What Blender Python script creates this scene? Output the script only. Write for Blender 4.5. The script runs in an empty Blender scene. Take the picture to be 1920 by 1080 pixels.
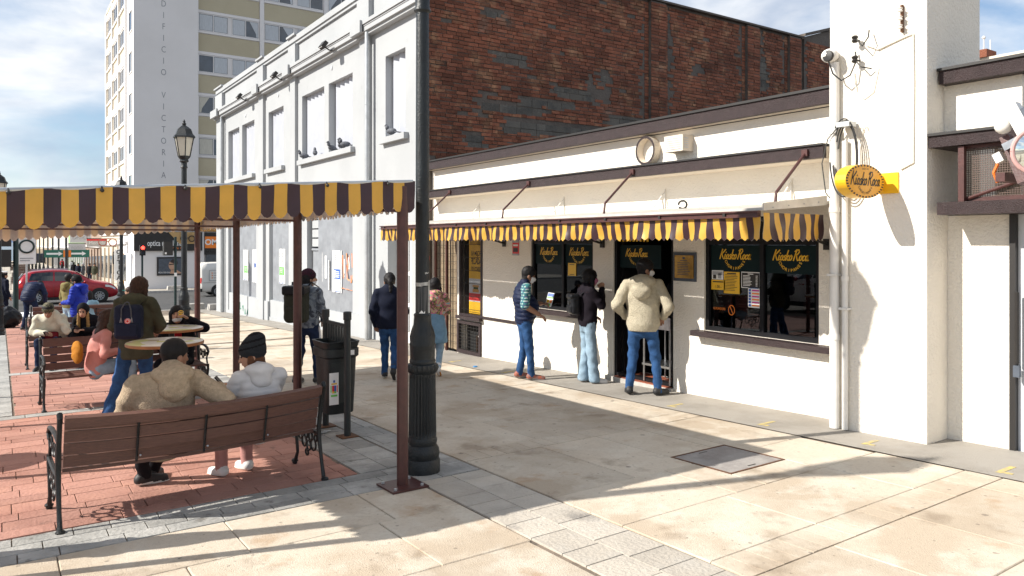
import bpy, math, random
import numpy as np
from mathutils import Vector, Matrix, noise as mnoise
R = math.radians
random.seed(7)
rng = np.random.default_rng(11)
scene = bpy.context.scene
COL = scene.collection

# ------------------------------------------------------------------ camera
cam_data = bpy.data.cameras.new('camera')
cam = bpy.data.objects.new('camera', cam_data)
COL.objects.link(cam)
cam.location = (0, 0, 2.0)
cam.rotation_euler = (R(90), 0, -math.atan2(960, 1400))
cam_data.sensor_width = 36.0
cam_data.lens = 36.0 * 1400 / 1920
cam_data.shift_y = -87 / 1920
cam_data.clip_end = 60000
scene.camera = cam

# ------------------------------------------------------------------ sky, sun, exposure
SUN_EL, LIGHT = R(36.0), (0.945, -0.327)          # LIGHT: horizontal travel direction of the light
world = bpy.data.worlds.new('World'); scene.world = world; world.use_nodes = True
wn, wl = world.node_tree.nodes, world.node_tree.links
wn.clear()
w_out = wn.new('ShaderNodeOutputWorld'); w_bg = wn.new('ShaderNodeBackground')
sky = wn.new('ShaderNodeTexSky'); sky.sky_type = 'NISHITA'; sky.sun_disc = False
sky.sun_elevation = SUN_EL
sky.sun_rotation = math.atan2(-LIGHT[0], -LIGHT[1])
sky.air_density = 1.0; sky.dust_density = 0.2; sky.ozone_density = 2.2
tc = wn.new('ShaderNodeTexCoord')
mp = wn.new('ShaderNodeMapping'); mp.inputs['Scale'].default_value = (1.0, 1.0, 2.6)
mp.inputs['Rotation'].default_value = (0.15, -0.2, 0.6)
wl.new(tc.outputs['Generated'], mp.inputs['Vector'])
n1 = wn.new('ShaderNodeTexNoise'); n1.inputs['Scale'].default_value = 2.6
n1.inputs['Detail'].default_value = 9; n1.inputs['Roughness'].default_value = 0.56; n1.inputs['Distortion'].default_value = 0.35
wl.new(mp.outputs['Vector'], n1.inputs['Vector'])
cr = wn.new('ShaderNodeValToRGB')
cr.color_ramp.elements[0].position = 0.34; cr.color_ramp.elements[0].color = (0, 0, 0, 1)
cr.color_ramp.elements[1].position = 0.565; cr.color_ramp.elements[1].color = (1, 1, 1, 1)
wl.new(n1.outputs['Fac'], cr.inputs['Fac'])
n2 = wn.new('ShaderNodeTexNoise'); n2.inputs['Scale'].default_value = 5.5; n2.inputs['Detail'].default_value = 6
wl.new(mp.outputs['Vector'], n2.inputs['Vector'])
cr2 = wn.new('ShaderNodeValToRGB')
cr2.color_ramp.elements[0].position = 0.32; cr2.color_ramp.elements[0].color = (3.3, 4.0, 5.2, 1)
cr2.color_ramp.elements[1].position = 0.62; cr2.color_ramp.elements[1].color = (7.7, 7.8, 7.9, 1)
wl.new(n2.outputs['Fac'], cr2.inputs['Fac'])
mx = wn.new('ShaderNodeMix'); mx.data_type = 'RGBA'
wl.new(cr.outputs['Color'], mx.inputs[0]); wl.new(sky.outputs['Color'], mx.inputs[6]); wl.new(cr2.outputs['Color'], mx.inputs[7])
wl.new(mx.outputs[2], w_bg.inputs['Color']); w_bg.inputs['Strength'].default_value = 0.080
wl.new(w_bg.outputs['Background'], w_out.inputs['Surface'])

sun_data = bpy.data.lights.new('sun', 'SUN'); sun = bpy.data.objects.new('sun', sun_data); COL.objects.link(sun)
sun_data.energy = 4.4; sun_data.angle = R(0.53); sun_data.color = (1.0, 0.94, 0.85)
sun.rotation_euler = Vector((LIGHT[0] * math.cos(SUN_EL), LIGHT[1] * math.cos(SUN_EL), -math.sin(SUN_EL))).to_track_quat('-Z', 'Y').to_euler()
sun.location = (-20, 10, 30)
scene.view_settings.view_transform = 'Standard'; scene.view_settings.look = 'None'
scene.view_settings.gamma = 1.0; scene.view_settings.exposure = 0.84
scene.view_settings.use_curve_mapping = False
scene.render.engine = 'CYCLES'

# ------------------------------------------------------------------ materials
MATS = {}
def mat(name, col, rough=0.8, metal=0.0, var=0.0, vscale=6.0, bump=0.0, bscale=60.0, spec=0.5, col2=None, stretch=None,
        island=0.0, emit=None, translucent=0.0, speck=0.0):
    """procedural material: base colour with a noise variation towards col2, plus fine bump"""
    m = bpy.data.materials.new(name); m.use_nodes = True; MATS[name] = m
    n, l = m.node_tree.nodes, m.node_tree.links
    b = n['Principled BSDF']
    b.inputs['Roughness'].default_value = rough; b.inputs['Metallic'].default_value = metal
    b.inputs['Specular IOR Level'].default_value = spec
    c = (*col, 1)
    geo = n.new('ShaderNodeTexCoord')
    vec = geo.outputs['Object']
    if stretch:
        ma = n.new('ShaderNodeMapping'); ma.inputs['Scale'].default_value = stretch
        l.new(vec, ma.inputs['Vector']); vec = ma.outputs['Vector']
    out = None
    if var or col2:
        t = n.new('ShaderNodeTexNoise'); t.inputs['Scale'].default_value = vscale; t.inputs['Detail'].default_value = 6; t.inputs['Roughness'].default_value = .62
        l.new(vec, t.inputs['Vector'])
        rp = n.new('ShaderNodeValToRGB'); rp.color_ramp.elements[0].position = .32; rp.color_ramp.elements[1].position = .68
        k2 = col2 or tuple(max(0, x * (1 - var)) for x in col)
        k1 = col if col2 else tuple(min(1, x * (1 + var * .5)) for x in col)
        rp.color_ramp.elements[0].color = (*k2, 1); rp.color_ramp.elements[1].color = (*k1, 1)
        l.new(t.outputs['Fac'], rp.inputs['Fac']); out = rp.outputs['Color']
    if island:
        g = n.new('ShaderNodeNewGeometry'); oi = n.new('ShaderNodeObjectInfo')
        ad = n.new('ShaderNodeMath'); ad.operation = 'ADD'; l.new(g.outputs['Random Per Island'], ad.inputs[0]); l.new(oi.outputs['Random'], ad.inputs[1])
        fr = n.new('ShaderNodeMath'); fr.operation = 'FRACT'; l.new(ad.outputs[0], fr.inputs[0])
        mr = n.new('ShaderNodeMapRange'); mr.inputs[3].default_value = 1 - island; mr.inputs[4].default_value = 1 + island * .6
        l.new(fr.outputs[0], mr.inputs[0])
        mm = n.new('ShaderNodeMix'); mm.data_type = 'RGBA'; mm.blend_type = 'MULTIPLY'; mm.inputs[0].default_value = 1
        if out is None: mm.inputs[6].default_value = c
        else: l.new(out, mm.inputs[6])
        cb = n.new('ShaderNodeCombineColor')
        for i in range(3): l.new(mr.outputs[0], cb.inputs[i])
        l.new(cb.outputs[0], mm.inputs[7]); out = mm.outputs[2]
    if out is None: b.inputs['Base Color'].default_value = c
    else: l.new(out, b.inputs['Base Color'])
    if bump:
        t2 = n.new('ShaderNodeTexNoise'); t2.inputs['Scale'].default_value = bscale; t2.inputs['Detail'].default_value = 4
        l.new(vec, t2.inputs['Vector'])
        bp = n.new('ShaderNodeBump'); bp.inputs['Strength'].default_value = bump; bp.inputs['Distance'].default_value = .02
        l.new(t2.outputs['Fac'], bp.inputs['Height']); l.new(bp.outputs['Normal'], b.inputs['Normal'])
    if translucent:
        o = n['Material Output']; tr = n.new('ShaderNodeBsdfTranslucent'); ms = n.new('ShaderNodeMixShader'); ms.inputs[0].default_value = translucent
        if out is None: tr.inputs['Color'].default_value = c
        else: l.new(out, tr.inputs['Color'])
        l.new(b.outputs[0], ms.inputs[1]); l.new(tr.outputs[0], ms.inputs[2]); l.new(ms.outputs[0], o.inputs['Surface'])
    if emit:
        b.inputs['Emission Color'].default_value = (*emit[:3], 1); b.inputs['Emission Strength'].default_value = emit[3]
    return m

def weathered(name, base, stains, rough=.85, island=0, bump=.35, bscale=70, spots=0):
    """ground / wall surface: base colour plus several stain layers (colour, noise scale, low, high, amount)"""
    m = bpy.data.materials.new(name); m.use_nodes = True; MATS[name] = m
    n, l = m.node_tree.nodes, m.node_tree.links; b = n['Principled BSDF']; b.inputs['Roughness'].default_value = rough
    b.inputs['Specular IOR Level'].default_value = .3
    g = n.new('ShaderNodeNewGeometry'); vec = g.outputs['Position']
    rgb = n.new('ShaderNodeRGB'); rgb.outputs[0].default_value = (*base, 1); out = rgb.outputs[0]
    for i, (c, sc, lo, hi, am) in enumerate(stains):
        t = n.new('ShaderNodeTexNoise'); t.noise_dimensions = '4D'; t.inputs['W'].default_value = i * 3.7 + len(name); t.inputs['Scale'].default_value = sc; t.inputs['Detail'].default_value = 7; t.inputs['Roughness'].default_value = .6
        l.new(vec, t.inputs['Vector'])
        mr = n.new('ShaderNodeMapRange'); mr.inputs[1].default_value = lo; mr.inputs[2].default_value = hi; mr.inputs[4].default_value = am
        l.new(t.outputs['Fac'], mr.inputs[0])
        mm = n.new('ShaderNodeMix'); mm.data_type = 'RGBA'; l.new(mr.outputs[0], mm.inputs[0]); l.new(out, mm.inputs[6]); mm.inputs[7].default_value = (*c, 1); out = mm.outputs[2]
    for k in range(spots):
        vo = n.new('ShaderNodeTexVoronoi'); vo.inputs['Scale'].default_value = (2.6, 5.5, 9.0)[k]; l.new(vec, vo.inputs['Vector'])
        mr = n.new('ShaderNodeMapRange'); mr.inputs[1].default_value = (.075, .085, .10)[k]; mr.inputs[2].default_value = (.05, .06, .06)[k]; mr.inputs[4].default_value = (.55, .5, .45)[k]; l.new(vo.outputs['Distance'], mr.inputs[0])
        mm = n.new('ShaderNodeMix'); mm.data_type = 'RGBA'; l.new(mr.outputs[0], mm.inputs[0]); l.new(out, mm.inputs[6]); mm.inputs[7].default_value = (.12, .10, .085, 1); out = mm.outputs[2]
    if island:
        oi = n.new('ShaderNodeObjectInfo'); ad = n.new('ShaderNodeMath'); ad.operation = 'ADD'
        l.new(g.outputs['Random Per Island'], ad.inputs[0]); l.new(oi.outputs['Random'], ad.inputs[1])
        fr = n.new('ShaderNodeMath'); fr.operation = 'FRACT'; l.new(ad.outputs[0], fr.inputs[0])
        mr = n.new('ShaderNodeMapRange'); mr.inputs[3].default_value = 1 - island; mr.inputs[4].default_value = 1 + island * .5; l.new(fr.outputs[0], mr.inputs[0])
        cb = n.new('ShaderNodeCombineColor')
        for i in range(3): l.new(mr.outputs[0], cb.inputs[i])
        mm = n.new('ShaderNodeMix'); mm.data_type = 'RGBA'; mm.blend_type = 'MULTIPLY'; mm.inputs[0].default_value = 1
        l.new(out, mm.inputs[6]); l.new(cb.outputs[0], mm.inputs[7]); out = mm.outputs[2]
    l.new(out, b.inputs['Base Color'])
    t2 = n.new('ShaderNodeTexNoise'); t2.inputs['Scale'].default_value = bscale; t2.inputs['Detail'].default_value = 5; l.new(vec, t2.inputs['Vector'])
    bp = n.new('ShaderNodeBump'); bp.inputs['Strength'].default_value = bump; bp.inputs['Distance'].default_value = .02
    l.new(t2.outputs['Fac'], bp.inputs['Height']); l.new(bp.outputs['Normal'], b.inputs['Normal'])
    return m

def glass(name, tint=(.5, .55, .58), rough=.01, see=.9):
    """thin window glass: tinted transparency plus fresnel reflection"""
    m = bpy.data.materials.new(name); m.use_nodes = True; MATS[name] = m
    n, l = m.node_tree.nodes, m.node_tree.links; n.remove(n['Principled BSDF']); o = n['Material Output']
    t = n.new('ShaderNodeBsdfTransparent'); t.inputs['Color'].default_value = (*[x * see for x in tint], 1)
    g = n.new('ShaderNodeBsdfGlossy'); g.inputs['Roughness'].default_value = rough; g.inputs['Color'].default_value = (.9, .95, 1, 1)
    f = n.new('ShaderNodeFresnel'); f.inputs['IOR'].default_value = 1.5
    ms = n.new('ShaderNodeMixShader'); l.new(f.outputs[0], ms.inputs[0]); l.new(t.outputs[0], ms.inputs[1]); l.new(g.outputs[0], ms.inputs[2]); l.new(ms.outputs[0], o.inputs['Surface'])
    return m

weathered('slab_concrete', (.57, .50, .405), [((.41, .325, .235), 1.1, .47, .60, .65), ((.62, .57, .48), 2.9, .52, .62, .6), ((.25, .19, .135), 2.2, .57, .67, .65), ((.42, .28, .17), 1.9, .60, .67, .6), ((.32, .26, .20), .55, .54, .66, .45), ((.10, .09, .08), 13, .67, .73, .7), ((.38, .31, .235), 42, .48, .72, .4)], island=.08, bump=.4, bscale=110, spots=3)
weathered('slab_joint', (.22, .175, .135), [((.05, .045, .04), 6, .45, .65, .8)])
weathered('red_paver', (.42, .225, .18), [((.29, .13, .095), 1.6, .45, .65, .7), ((.50, .27, .20), 3.2, .5, .7, .6), ((.14, .09, .07), 8, .6, .72, .6)], island=.14, bump=.5, bscale=40)
weathered('grey_paver', (.36, .355, .335), [((.23, .23, .22), 2, .42, .62, .8), ((.46, .45, .43), 5, .5, .7, .7), ((.11, .10, .09), 9, .6, .7, .7)], island=.22, bump=.6, bscale=35)
weathered('pale_paver', (.49, .445, .38), [((.36, .33, .29), 1.1, .45, .62, .8), ((.16, .15, .14), 1.6, .60, .70, .8), ((.5, .47, .42), 5, .5, .7, .6)], island=.15, bump=.5, bscale=40)
weathered('strip_asphalt', (.35, .325, .29), [((.26, .24, .21), 1.6, .42, .62, .8), ((.36, .34, .31), 7, .5, .7, .5), ((.10, .09, .08), 25, .64, .72, .7)], bump=.6, bscale=160)
weathered('asphalt', (.085, .085, .085), [((.06, .06, .06), 1.2, .4, .6, .7), ((.13, .125, .12), 5, .5, .7, .5)], bump=.5, bscale=120)
weathered('far_paving', (.42, .38, .32), [((.30, .27, .23), .8, .42, .62, .8), ((.5, .47, .42), 3, .5, .7, .5)], bump=.3)
weathered('white_render', (.80, .75, .665), [((.74, .69, .61), 1.3, .46, .66, .5), ((.55, .48, .39), 4, .66, .78, .35)], bump=.8, bscale=38)
weathered('cream_render', (.74, .66, .55), [((.66, .57, .46), 1.4, .45, .65, .6)], bump=.5, bscale=60)
weathered('grey_white_paint', (.385, .40, .412), [((.335, .35, .362), .8, .42, .62, .6), ((.22, .23, .23), 4, .64, .78, .4)], bump=.12, bscale=60)
weathered('tower_white', (.72, .70, .69), [((.62, .60, .58), .22, .45, .65, .5), ((.5, .47, .44), 1.1, .66, .8, .4)], bump=.15, bscale=20)
weathered('tower_cream', (.47, .42, .30), [((.42, .37, .26), .5, .42, .62, .7)], bump=.3, bscale=12)
weathered('tower_pale', (.66, .58, .44), [((.58, .50, .37), .5, .42, .62, .7)], bump=.3, bscale=12)
weathered('mortar', (.13, .11, .095), [((.075, .065, .058), 1.2, .45, .65, .8), ((.18, .155, .13), 4, .5, .7, .6)], bump=1.0, bscale=30)
weathered('brick_red', (.27, .098, .056), [((.13, .05, .032), .75, .42, .6, .7), ((.44, .25, .14), 2.2, .52, .68, .7), ((.05, .035, .03), 5, .60, .70, .8), ((.24, .20, .16), 1.2, .60, .72, .5)], island=.42, bump=1.0, bscale=40)
weathered('block_grey', (.15, .137, .118), [((.08, .08, .076), 3, .42, .62, .8), ((.20, .19, .17), 9, .55, .7, .6)], island=.2, bump=1.0, bscale=60)
mat('brown_paint', (.034, .021, .022), .45, var=.25, vscale=9, bump=.6, bscale=120, spec=.3)
mat('brown_steel', (.085, .030, .026), .42, var=.35, vscale=14, col2=(.055, .02, .018), bump=.1)
mat('black_frame', (.010, .010, .012), .45, var=.3, spec=.2)
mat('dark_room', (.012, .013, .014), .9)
mat('dark_shelf', (.02, .018, .016), .7)
mat('steel', (.55, .56, .57), .28, 1.0, var=.2, vscale=12)
mat('galvanised', (.50, .52, .53), .42, .65, var=.18, vscale=5)
mat('sheet_metal', (.58, .55, .50), .5, .2, var=.2, vscale=4, bump=.1)
mat('corrugated_grey', (.32, .34, .37), .45, .25, var=.18, vscale=3)
mat('corrugated_white', (.42, .44, .49), .55, .05, var=.08, vscale=3)
mat('white_plastic', (.72, .70, .66), .4, var=.08)
mat('white_paper', (.80, .80, .79), .7, var=.05)
mat('yellow_paint', (.80, .46, .02), .35, var=.06)
mat('yellow_deep', (.78, .36, .012), .35, var=.06)
mat('yellow_road', (.62, .47, .12), .85, col2=(.30, .27, .2), vscale=26)
mat('ink_black', (.018, .016, .015), .5)
mat('ink_grey', (.35, .36, .38), .6)
mat('blue_print', (.02, .10, .42), .5); mat('green_print', (.16, .55, .10), .5); mat('orange_print', (.85, .22, .02), .5); mat('red_print', (.65, .03, .03), .5)
mat('magenta_print', (.55, .03, .28), .5); mat('teal_band', (.007, .018, .020), .6, spec=.1)
mat('bronze', (.48, .27, .07), .32, .75, var=.25, vscale=20)
mat('slate', (.07, .085, .11), .6, var=.3)
mat('cast_iron', (.010, .013, .015), .42, .1, var=.5, vscale=12, bump=.25, bscale=90)
mat('lamp_iron', (.008, .012, .015), .45, .1, var=.5, vscale=7, bump=.3, bscale=60)
mat('lamp_green', (.010, .030, .030), .4, .2, var=.3)
mat('bin_plastic', (.014, .019, .021), .5, var=.35, vscale=9, bump=.15)
mat('bench_wood', (.135, .064, .048), .55, var=.3, vscale=5, col2=(.085, .040, .032), stretch=(3, 30, 30), bump=.25, bscale=8)
mat('frosted', (.75, .72, .62), .35, translucent=.35)
mat('white_gloss', (.75, .75, .74), .25)
mat('rubber', (.018, .018, .018), .8, var=.3)
mat('alloy', (.42, .43, .44), .3, .9)
mat('car_red', (.33, .008, .018), .18, .25, spec=.8); mat('van_white', (.72, .70, .66), .3); mat('van_dark', (.012, .018, .04), .25)
mat('car_glass', (.008, .010, .012), .05, spec=1.0)
mat('tail_red', (.6, .012, .012), .2, emit=(.8, .02, .02, .15)); mat('headlamp', (.7, .72, .74), .1, .4)
mat('red_light', (.9, .02, .01), .3, emit=(1, .03, .02, 6))
mat('curtain', (.50, .53, .56), .8, var=.25, vscale=6, stretch=(14, 14, .5)); mat('curtain_cream', (.55, .53, .46), .8, var=.25, vscale=6, stretch=(14, 14, .5))
mat('window_dark', (.05, .065, .085), .08, spec=.9, var=.4, vscale=1.2)
mat('roof_dark', (.06, .055, .05), .8)
mat('tile_red', (.30, .09, .05), .5, var=.3)
mat('blue_cap', (.02, .22, .55), .4); mat('concrete', (.45, .43, .40), .85, var=.25, bump=.3)
mat('pigeon', (.10, .11, .13), .7, var=.6, vscale=30); mat('cable_black', (.02, .02, .02), .6); mat('cable_cream', (.62, .58, .50), .6)
mat('mirror', (.75, .8, .78), .03, 1.0); mat('mesh_wire', (.16, .11, .09), .5, .4); mat('orange_cable', (.7, .16, .02), .5)
mat('wood_slat', (.50, .32, .13), .6, var=.2, stretch=(20, 20, 1)); mat('sea', (.03, .075, .13), .25, var=.2, vscale=.01)
mat('hill_blue', (.06, .12, .24), .9, var=.3, vscale=.001); mat('leaf', (.05, .08, .02), .8, var=.5)
glass('window_glass', (.34, .38, .40), see=.9); glass('clear_glass', (.92, .94, .94), see=1.0)

# ------------------------------------------------------------------ mesh helpers
class MB:
    """collects geometry for one mesh object"""
    def __init__(s): s.v, s.f, s.m = [], [], []
    def poly(s, pts, m=0):
        i = len(s.v); s.v += [tuple(p) for p in pts]; s.f.append(tuple(range(i, i + len(pts)))); s.m.append(m); return s
    def box(s, x0, x1, y0, y1, z0, z1, m=0):
        i = len(s.v)
        s.v += [(x0, y0, z0), (x1, y0, z0), (x1, y1, z0), (x0, y1, z0), (x0, y0, z1), (x1, y0, z1), (x1, y1, z1), (x0, y1, z1)]
        for q in ((0, 3, 2, 1), (4, 5, 6, 7), (0, 1, 5, 4), (1, 2, 6, 5), (2, 3, 7, 6), (3, 0, 4, 7)):
            s.f.append(tuple(i + k for k in q)); s.m.append(m)
        return s
    def obox(s, c, size, rot=None, m=0):
        rot = rot or Matrix.Identity(3); i = len(s.v)
        for dz in (-.5, .5):
            for dx, dy in ((-.5, -.5), (.5, -.5), (.5, .5), (-.5, .5)):
                s.v.append(tuple(Vector(c) + rot @ Vector((dx * size[0], dy * size[1], dz * size[2]))))
        for q in ((0, 3, 2, 1), (4, 5, 6, 7), (0, 1, 5, 4), (1, 2, 6, 5), (2, 3, 7, 6), (3, 0, 4, 7)):
            s.f.append(tuple(i + k for k in q)); s.m.append(m)
        return s
    def tube(s, pts, r, n=8, m=0, caps=True, flat=None):
        pts = [Vector(p) for p in pts]; rs = r if isinstance(r, (list, tuple)) else [r] * len(pts)
        t0 = (pts[1] - pts[0]).normalized(); up = Vector((0, 0, 1)) if abs(t0.z) < .9 else Vector((1, 0, 0))
        u = t0.cross(up).normalized(); base = len(s.v)
        for k, p in enumerate(pts):
            t = (pts[min(k + 1, len(pts) - 1)] - pts[max(k - 1, 0)]).normalized()
            u = (u - t * u.dot(t)).normalized(); w = t.cross(u)
            for j in range(n):
                a = 2 * math.pi * j / n
                s.v.append(tuple(p + (u * math.cos(a) + w * math.sin(a) * (flat or 1)) * rs[k]))
        for k in range(len(pts) - 1):
            for j in range(n):
                a, b = base + k * n + j, base + k * n + (j + 1) % n
                s.f.append((a, b, b + n, a + n)); s.m.append(m)
        if caps:
            s.f.append(tuple(base + j for j in reversed(range(n)))); s.m.append(m)
            s.f.append(tuple(base + (len(pts) - 1) * n + j for j in range(n))); s.m.append(m)
        return s
    def lathe(s, prof, n=24, c=(0, 0, 0), m=0, fl=0, fn=0, axis='z', caps=True):
        """prof: list of (r, z[, flute amplitude])"""
        base = len(s.v)
        for pr in prof:
            r, z = pr[0], pr[1]; am = pr[2] if len(pr) > 2 else 0
            for j in range(n):
                a = 2 * math.pi * j / n; rr = r - am * (j % 2)
                p = (rr * math.cos(a), rr * math.sin(a), z)
                if axis == 'x': p = (p[2], p[0], p[1])
                if axis == 'y': p = (p[0], p[2], p[1])
                s.v.append((c[0] + p[0], c[1] + p[1], c[2] + p[2]))
        for k in range(len(prof) - 1):
            for j in range(n):
                a, b = base + k * n + j, base + k * n + (j + 1) % n
                s.f.append((a, b, b + n, a + n) if axis != 'y' else (a, a + n, b + n, b)); s.m.append(m)
        if caps:
            s.f.append(tuple(base + j for j in reversed(range(n)))); s.m.append(m)
            s.f.append(tuple(base + (len(prof) - 1) * n + j for j in range(n))); s.m.append(m)
        return s
    def prism(s, poly, a, b, axis='y', m=0):
        """extrude a 2D polygon between a and b along an axis; axis x: poly=(y,z); y: (x,z); z: (x,y)"""
        def P(p, t): return {'x': (t, p[0], p[1]), 'y': (p[0], t, p[1]), 'z': (p[0], p[1], t)}[axis]
        i = len(s.v); n = len(poly)
        s.v += [P(p, a) for p in poly] + [P(p, b) for p in poly]
        s.f.append(tuple(i + k for k in range(n))); s.f.append(tuple(i + n + k for k in reversed(range(n)))); s.m += [m, m]
        for k in range(n):
            s.f.append((i + k, i + n + k, i + n + (k + 1) % n, i + (k + 1) % n)); s.m.append(m)
        return s
    def sphere(s, c, r, n=10, m=0, sc=(1, 1, 1)):
        k = n // 2 + 1; base = len(s.v)
        for i in range(k + 1):
            th = math.pi * i / k
            for j in range(n):
                a = 2 * math.pi * j / n
                s.v.append((c[0] + r * sc[0] * math.sin(th) * math.cos(a), c[1] + r * sc[1] * math.sin(th) * math.sin(a), c[2] - r * sc[2] * math.cos(th)))
        for i in range(k):
            for j in range(n):
                a, b = base + i * n + j, base + i * n + (j + 1) % n
                s.f.append((a, b, b + n, a + n)); s.m.append(m)
        return s
    def torus(s, c, R_, r, axis='x', n=28, k=8, m=0, sq=False):
        base = len(s.v)
        for i in range(n):
            A = 2 * math.pi * i / n
            for j in range(k):
                B = 2 * math.pi * (j + .5) / k
                rr = R_ + r * math.cos(B) * (1.0); h = r * math.sin(B) * (2.6 if sq else 1)
                p = (rr * math.cos(A), rr * math.sin(A), h)
                p = {'x': (p[2], p[0], p[1]), 'y': (p[0], p[2], p[1]), 'z': p}[axis]
                s.v.append((c[0] + p[0], c[1] + p[1], c[2] + p[2]))
        for i in range(n):
            for j in range(k):
                a = base + i * k + j; b = base + i * k + (j + 1) % k; c2 = base + ((i + 1) % n) * k + (j + 1) % k; d = base + ((i + 1) % n) * k + j
                s.f.append((a, d, c2, b)); s.m.append(m)
        return s

def make_mesh(name, mb, mats, smooth=False, fix=True):
    me = bpy.data.meshes.new(name)
    me.from_pydata(mb.v, [], mb.f)
    for mm in (mats if isinstance(mats, (list, tuple)) else [mats]): me.materials.append(MATS[mm])
    if any(mb.m): me.polygons.foreach_set('material_index', mb.m)
    if fix:
        import bmesh
        b = bmesh.new(); b.from_mesh(me); bmesh.ops.recalc_face_normals(b, faces=b.faces); b.to_mesh(me); b.free()
    if smooth:
        me.polygons.foreach_set('use_smooth', [True] * len(me.polygons))
        if smooth != 'all': me.set_sharp_from_angle(angle=R(38))
    me.update(); return me

def link(name, me, parent=None, loc=None, rot=None, local=False):
    o = bpy.data.objects.new(name, me); COL.objects.link(o)
    if loc is not None: o.location = loc
    if rot is not None: o.rotation_euler = rot
    if parent is not None:
        o.parent = parent
        if not local: o.matrix_parent_inverse = PINV[parent.name]
    PINV[o.name] = wmat_inv(o)
    return o
PINV = {}
def wmat_inv(o):
    w = Matrix.LocRotScale(o.location, o.rotation_euler, o.scale)
    p = o.parent
    if p is not None:
        w = WM[p.name] @ o.matrix_parent_inverse @ w
    WM[o.name] = w
    return w.inverted()
WM = {}

def part(name, mb, mats, parent=None, smooth=False, local=False, label=None, kind=None, fix=True):
    o = link(name, make_mesh(name, mb, mats, smooth, fix), parent, local=local)
    if label: o['label'] = label
    if kind: o['kind'] = kind
    return o
def tag(o, label, cat, group=None):
    o['label'] = label; o['category'] = cat
    if group: o['group'] = group
    return o
def thing(name, label, cat, loc=(0, 0, 0), rotz=0, group=None):
    o = bpy.data.objects.new(name, None); COL.objects.link(o); o.location = loc; o.rotation_euler = (0, 0, rotz); o.empty_display_size = .1
    PINV[o.name] = wmat_inv(o)
    return tag(o, label, cat, group)
def struct(name, mb, mats, parent=None, smooth=False):
    o = part(name, mb, mats, parent, smooth)
    if parent is None: o['kind'] = 'structure'
    return o
def dup(root, loc=None, rotz=None, label=None, group=None, scale=None):
    r = root.copy(); COL.objects.link(r)
    if loc is not None: r.location = loc
    if rotz is not None: r.rotation_euler = (0, 0, rotz)
    if scale is not None: r.scale = (scale,) * 3
    if label: r['label'] = label
    if group: r['group'] = group
    def rec(src, dst):
        for ch in list(src.children):
            c = ch.copy(); COL.objects.link(c); c.parent = dst; c.matrix_parent_inverse = ch.matrix_parent_inverse.copy(); rec(ch, c)
    rec(root, r); return r

_txt = {}
def text_mb(body, size=1.0, align='CENTER', shear=0, bold=0.0, space=1.0, sx=1.0):
    """flat lettering as mesh (verts in x/y plane, centred)"""
    key = (body, align, shear, bold, space)
    if key not in _txt:
        cu = bpy.data.curves.new('lettering', 'FONT'); cu.body = body; cu.align_x = align; cu.align_y = 'CENTER'; cu.shear = shear; cu.offset = bold; cu.space_character = space; cu.resolution_u = 3; cu.fill_mode = 'FRONT'
        o = bpy.data.objects.new('lettering', cu); COL.objects.link(o)
        dg = bpy.context.evaluated_depsgraph_get(); me = o.evaluated_get(dg).to_mesh()
        _txt[key] = ([tuple(v.co) for v in me.vertices], [tuple(p.vertices) for p in me.polygons])
        o.evaluated_get(dg).to_mesh_clear(); bpy.data.objects.remove(o); bpy.data.curves.remove(cu)
    v, f = _txt[key]
    return [(p[0] * size * sx, p[1] * size) for p in v], f
def add_text(mb, body, origin, right, up, size, m=0, **k):
    v, f = text_mb(body, size, **k); i = len(mb.v); o, r_, u = Vector(origin), Vector(right), Vector(up)
    mb.v += [tuple(o + r_ * p[0] + u * p[1]) for p in v]
    for q in f: mb.f.append(tuple(i + x for x in q)); mb.m.append(m)
    return mb
def rects(mb, origin, right, up, lst, m=0):
    """flat rectangles (x0,x1,y0,y1[,m]) on a plane"""
    o, r_, u = Vector(origin), Vector(right), Vector(up)
    for q in lst:
        x0, x1, y0, y1 = q[:4]
        mb.poly([o + r_ * x0 + u * y0, o + r_ * x1 + u * y0, o + r_ * x1 + u * y1, o + r_ * x0 + u * y1], q[4] if len(q) > 4 else m)
    return mb

# ------------------------------------------------------------------ terrain height (the street falls towards the sea)
PROF = [(-80, 2.8188), (31.5, -.7938), (44, -.93), (82, -1.75), (220, -2.7), (300, -6.5), (620, -23.5), (60000, -24)]
def gz(y):
    for (a, za), (b, zb) in zip(PROF, PROF[1:]):
        if y <= b: return za + (zb - za) * (y - a) / (b - a)
    return -24
SL = .0324; TILT = -math.atan(SL)
def sheet(mb, x0, x1, ys, dz=0, m=0):
    for a, b in zip(ys, ys[1:]):
        mb.poly([(x0, a, gz(a) + dz), (x1, a, gz(a) + dz), (x1, b, gz(b) + dz), (x0, b, gz(b) + dz)], m)
    return mb
# ================================================================== ground
FARY = [-80, -20, 0, 31.5, 44, 82, 150, 220, 260, 300, 400, 500, 620, 900]
struct('ground', sheet(MB(), -5000, 5000, FARY, -.17), 'asphalt')
struct('sea', MB().poly([(-40000, 560, -23.2), (40000, 560, -23.2), (40000, 42000, -23.2), (-40000, 42000, -23.2)]), 'sea')
hb = MB()
N = 90
def ridge(i): return 150 + 70 * mnoise.noise(Vector((i * .13, 2.2, 0))) + 40 * mnoise.noise(Vector((i * .41, 5.1, 0)))
for i in range(N):
    x0, x1 = -24000 + i * 48000 / N, -24000 + (i + 1) * 48000 / N
    a, b = ridge(i), ridge(i + 1)
    hb.poly([(x0, 25000, -24), (x1, 25000, -24), (x1, 29000, b), (x0, 29000, a)])
    hb.poly([(x0, 29000, a), (x1, 29000, b), (x1, 34000, -24), (x0, 34000, -24)])
struct('hills', hb, 'hill_blue')
YS = [-30, 31.5, 33.2]
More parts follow.
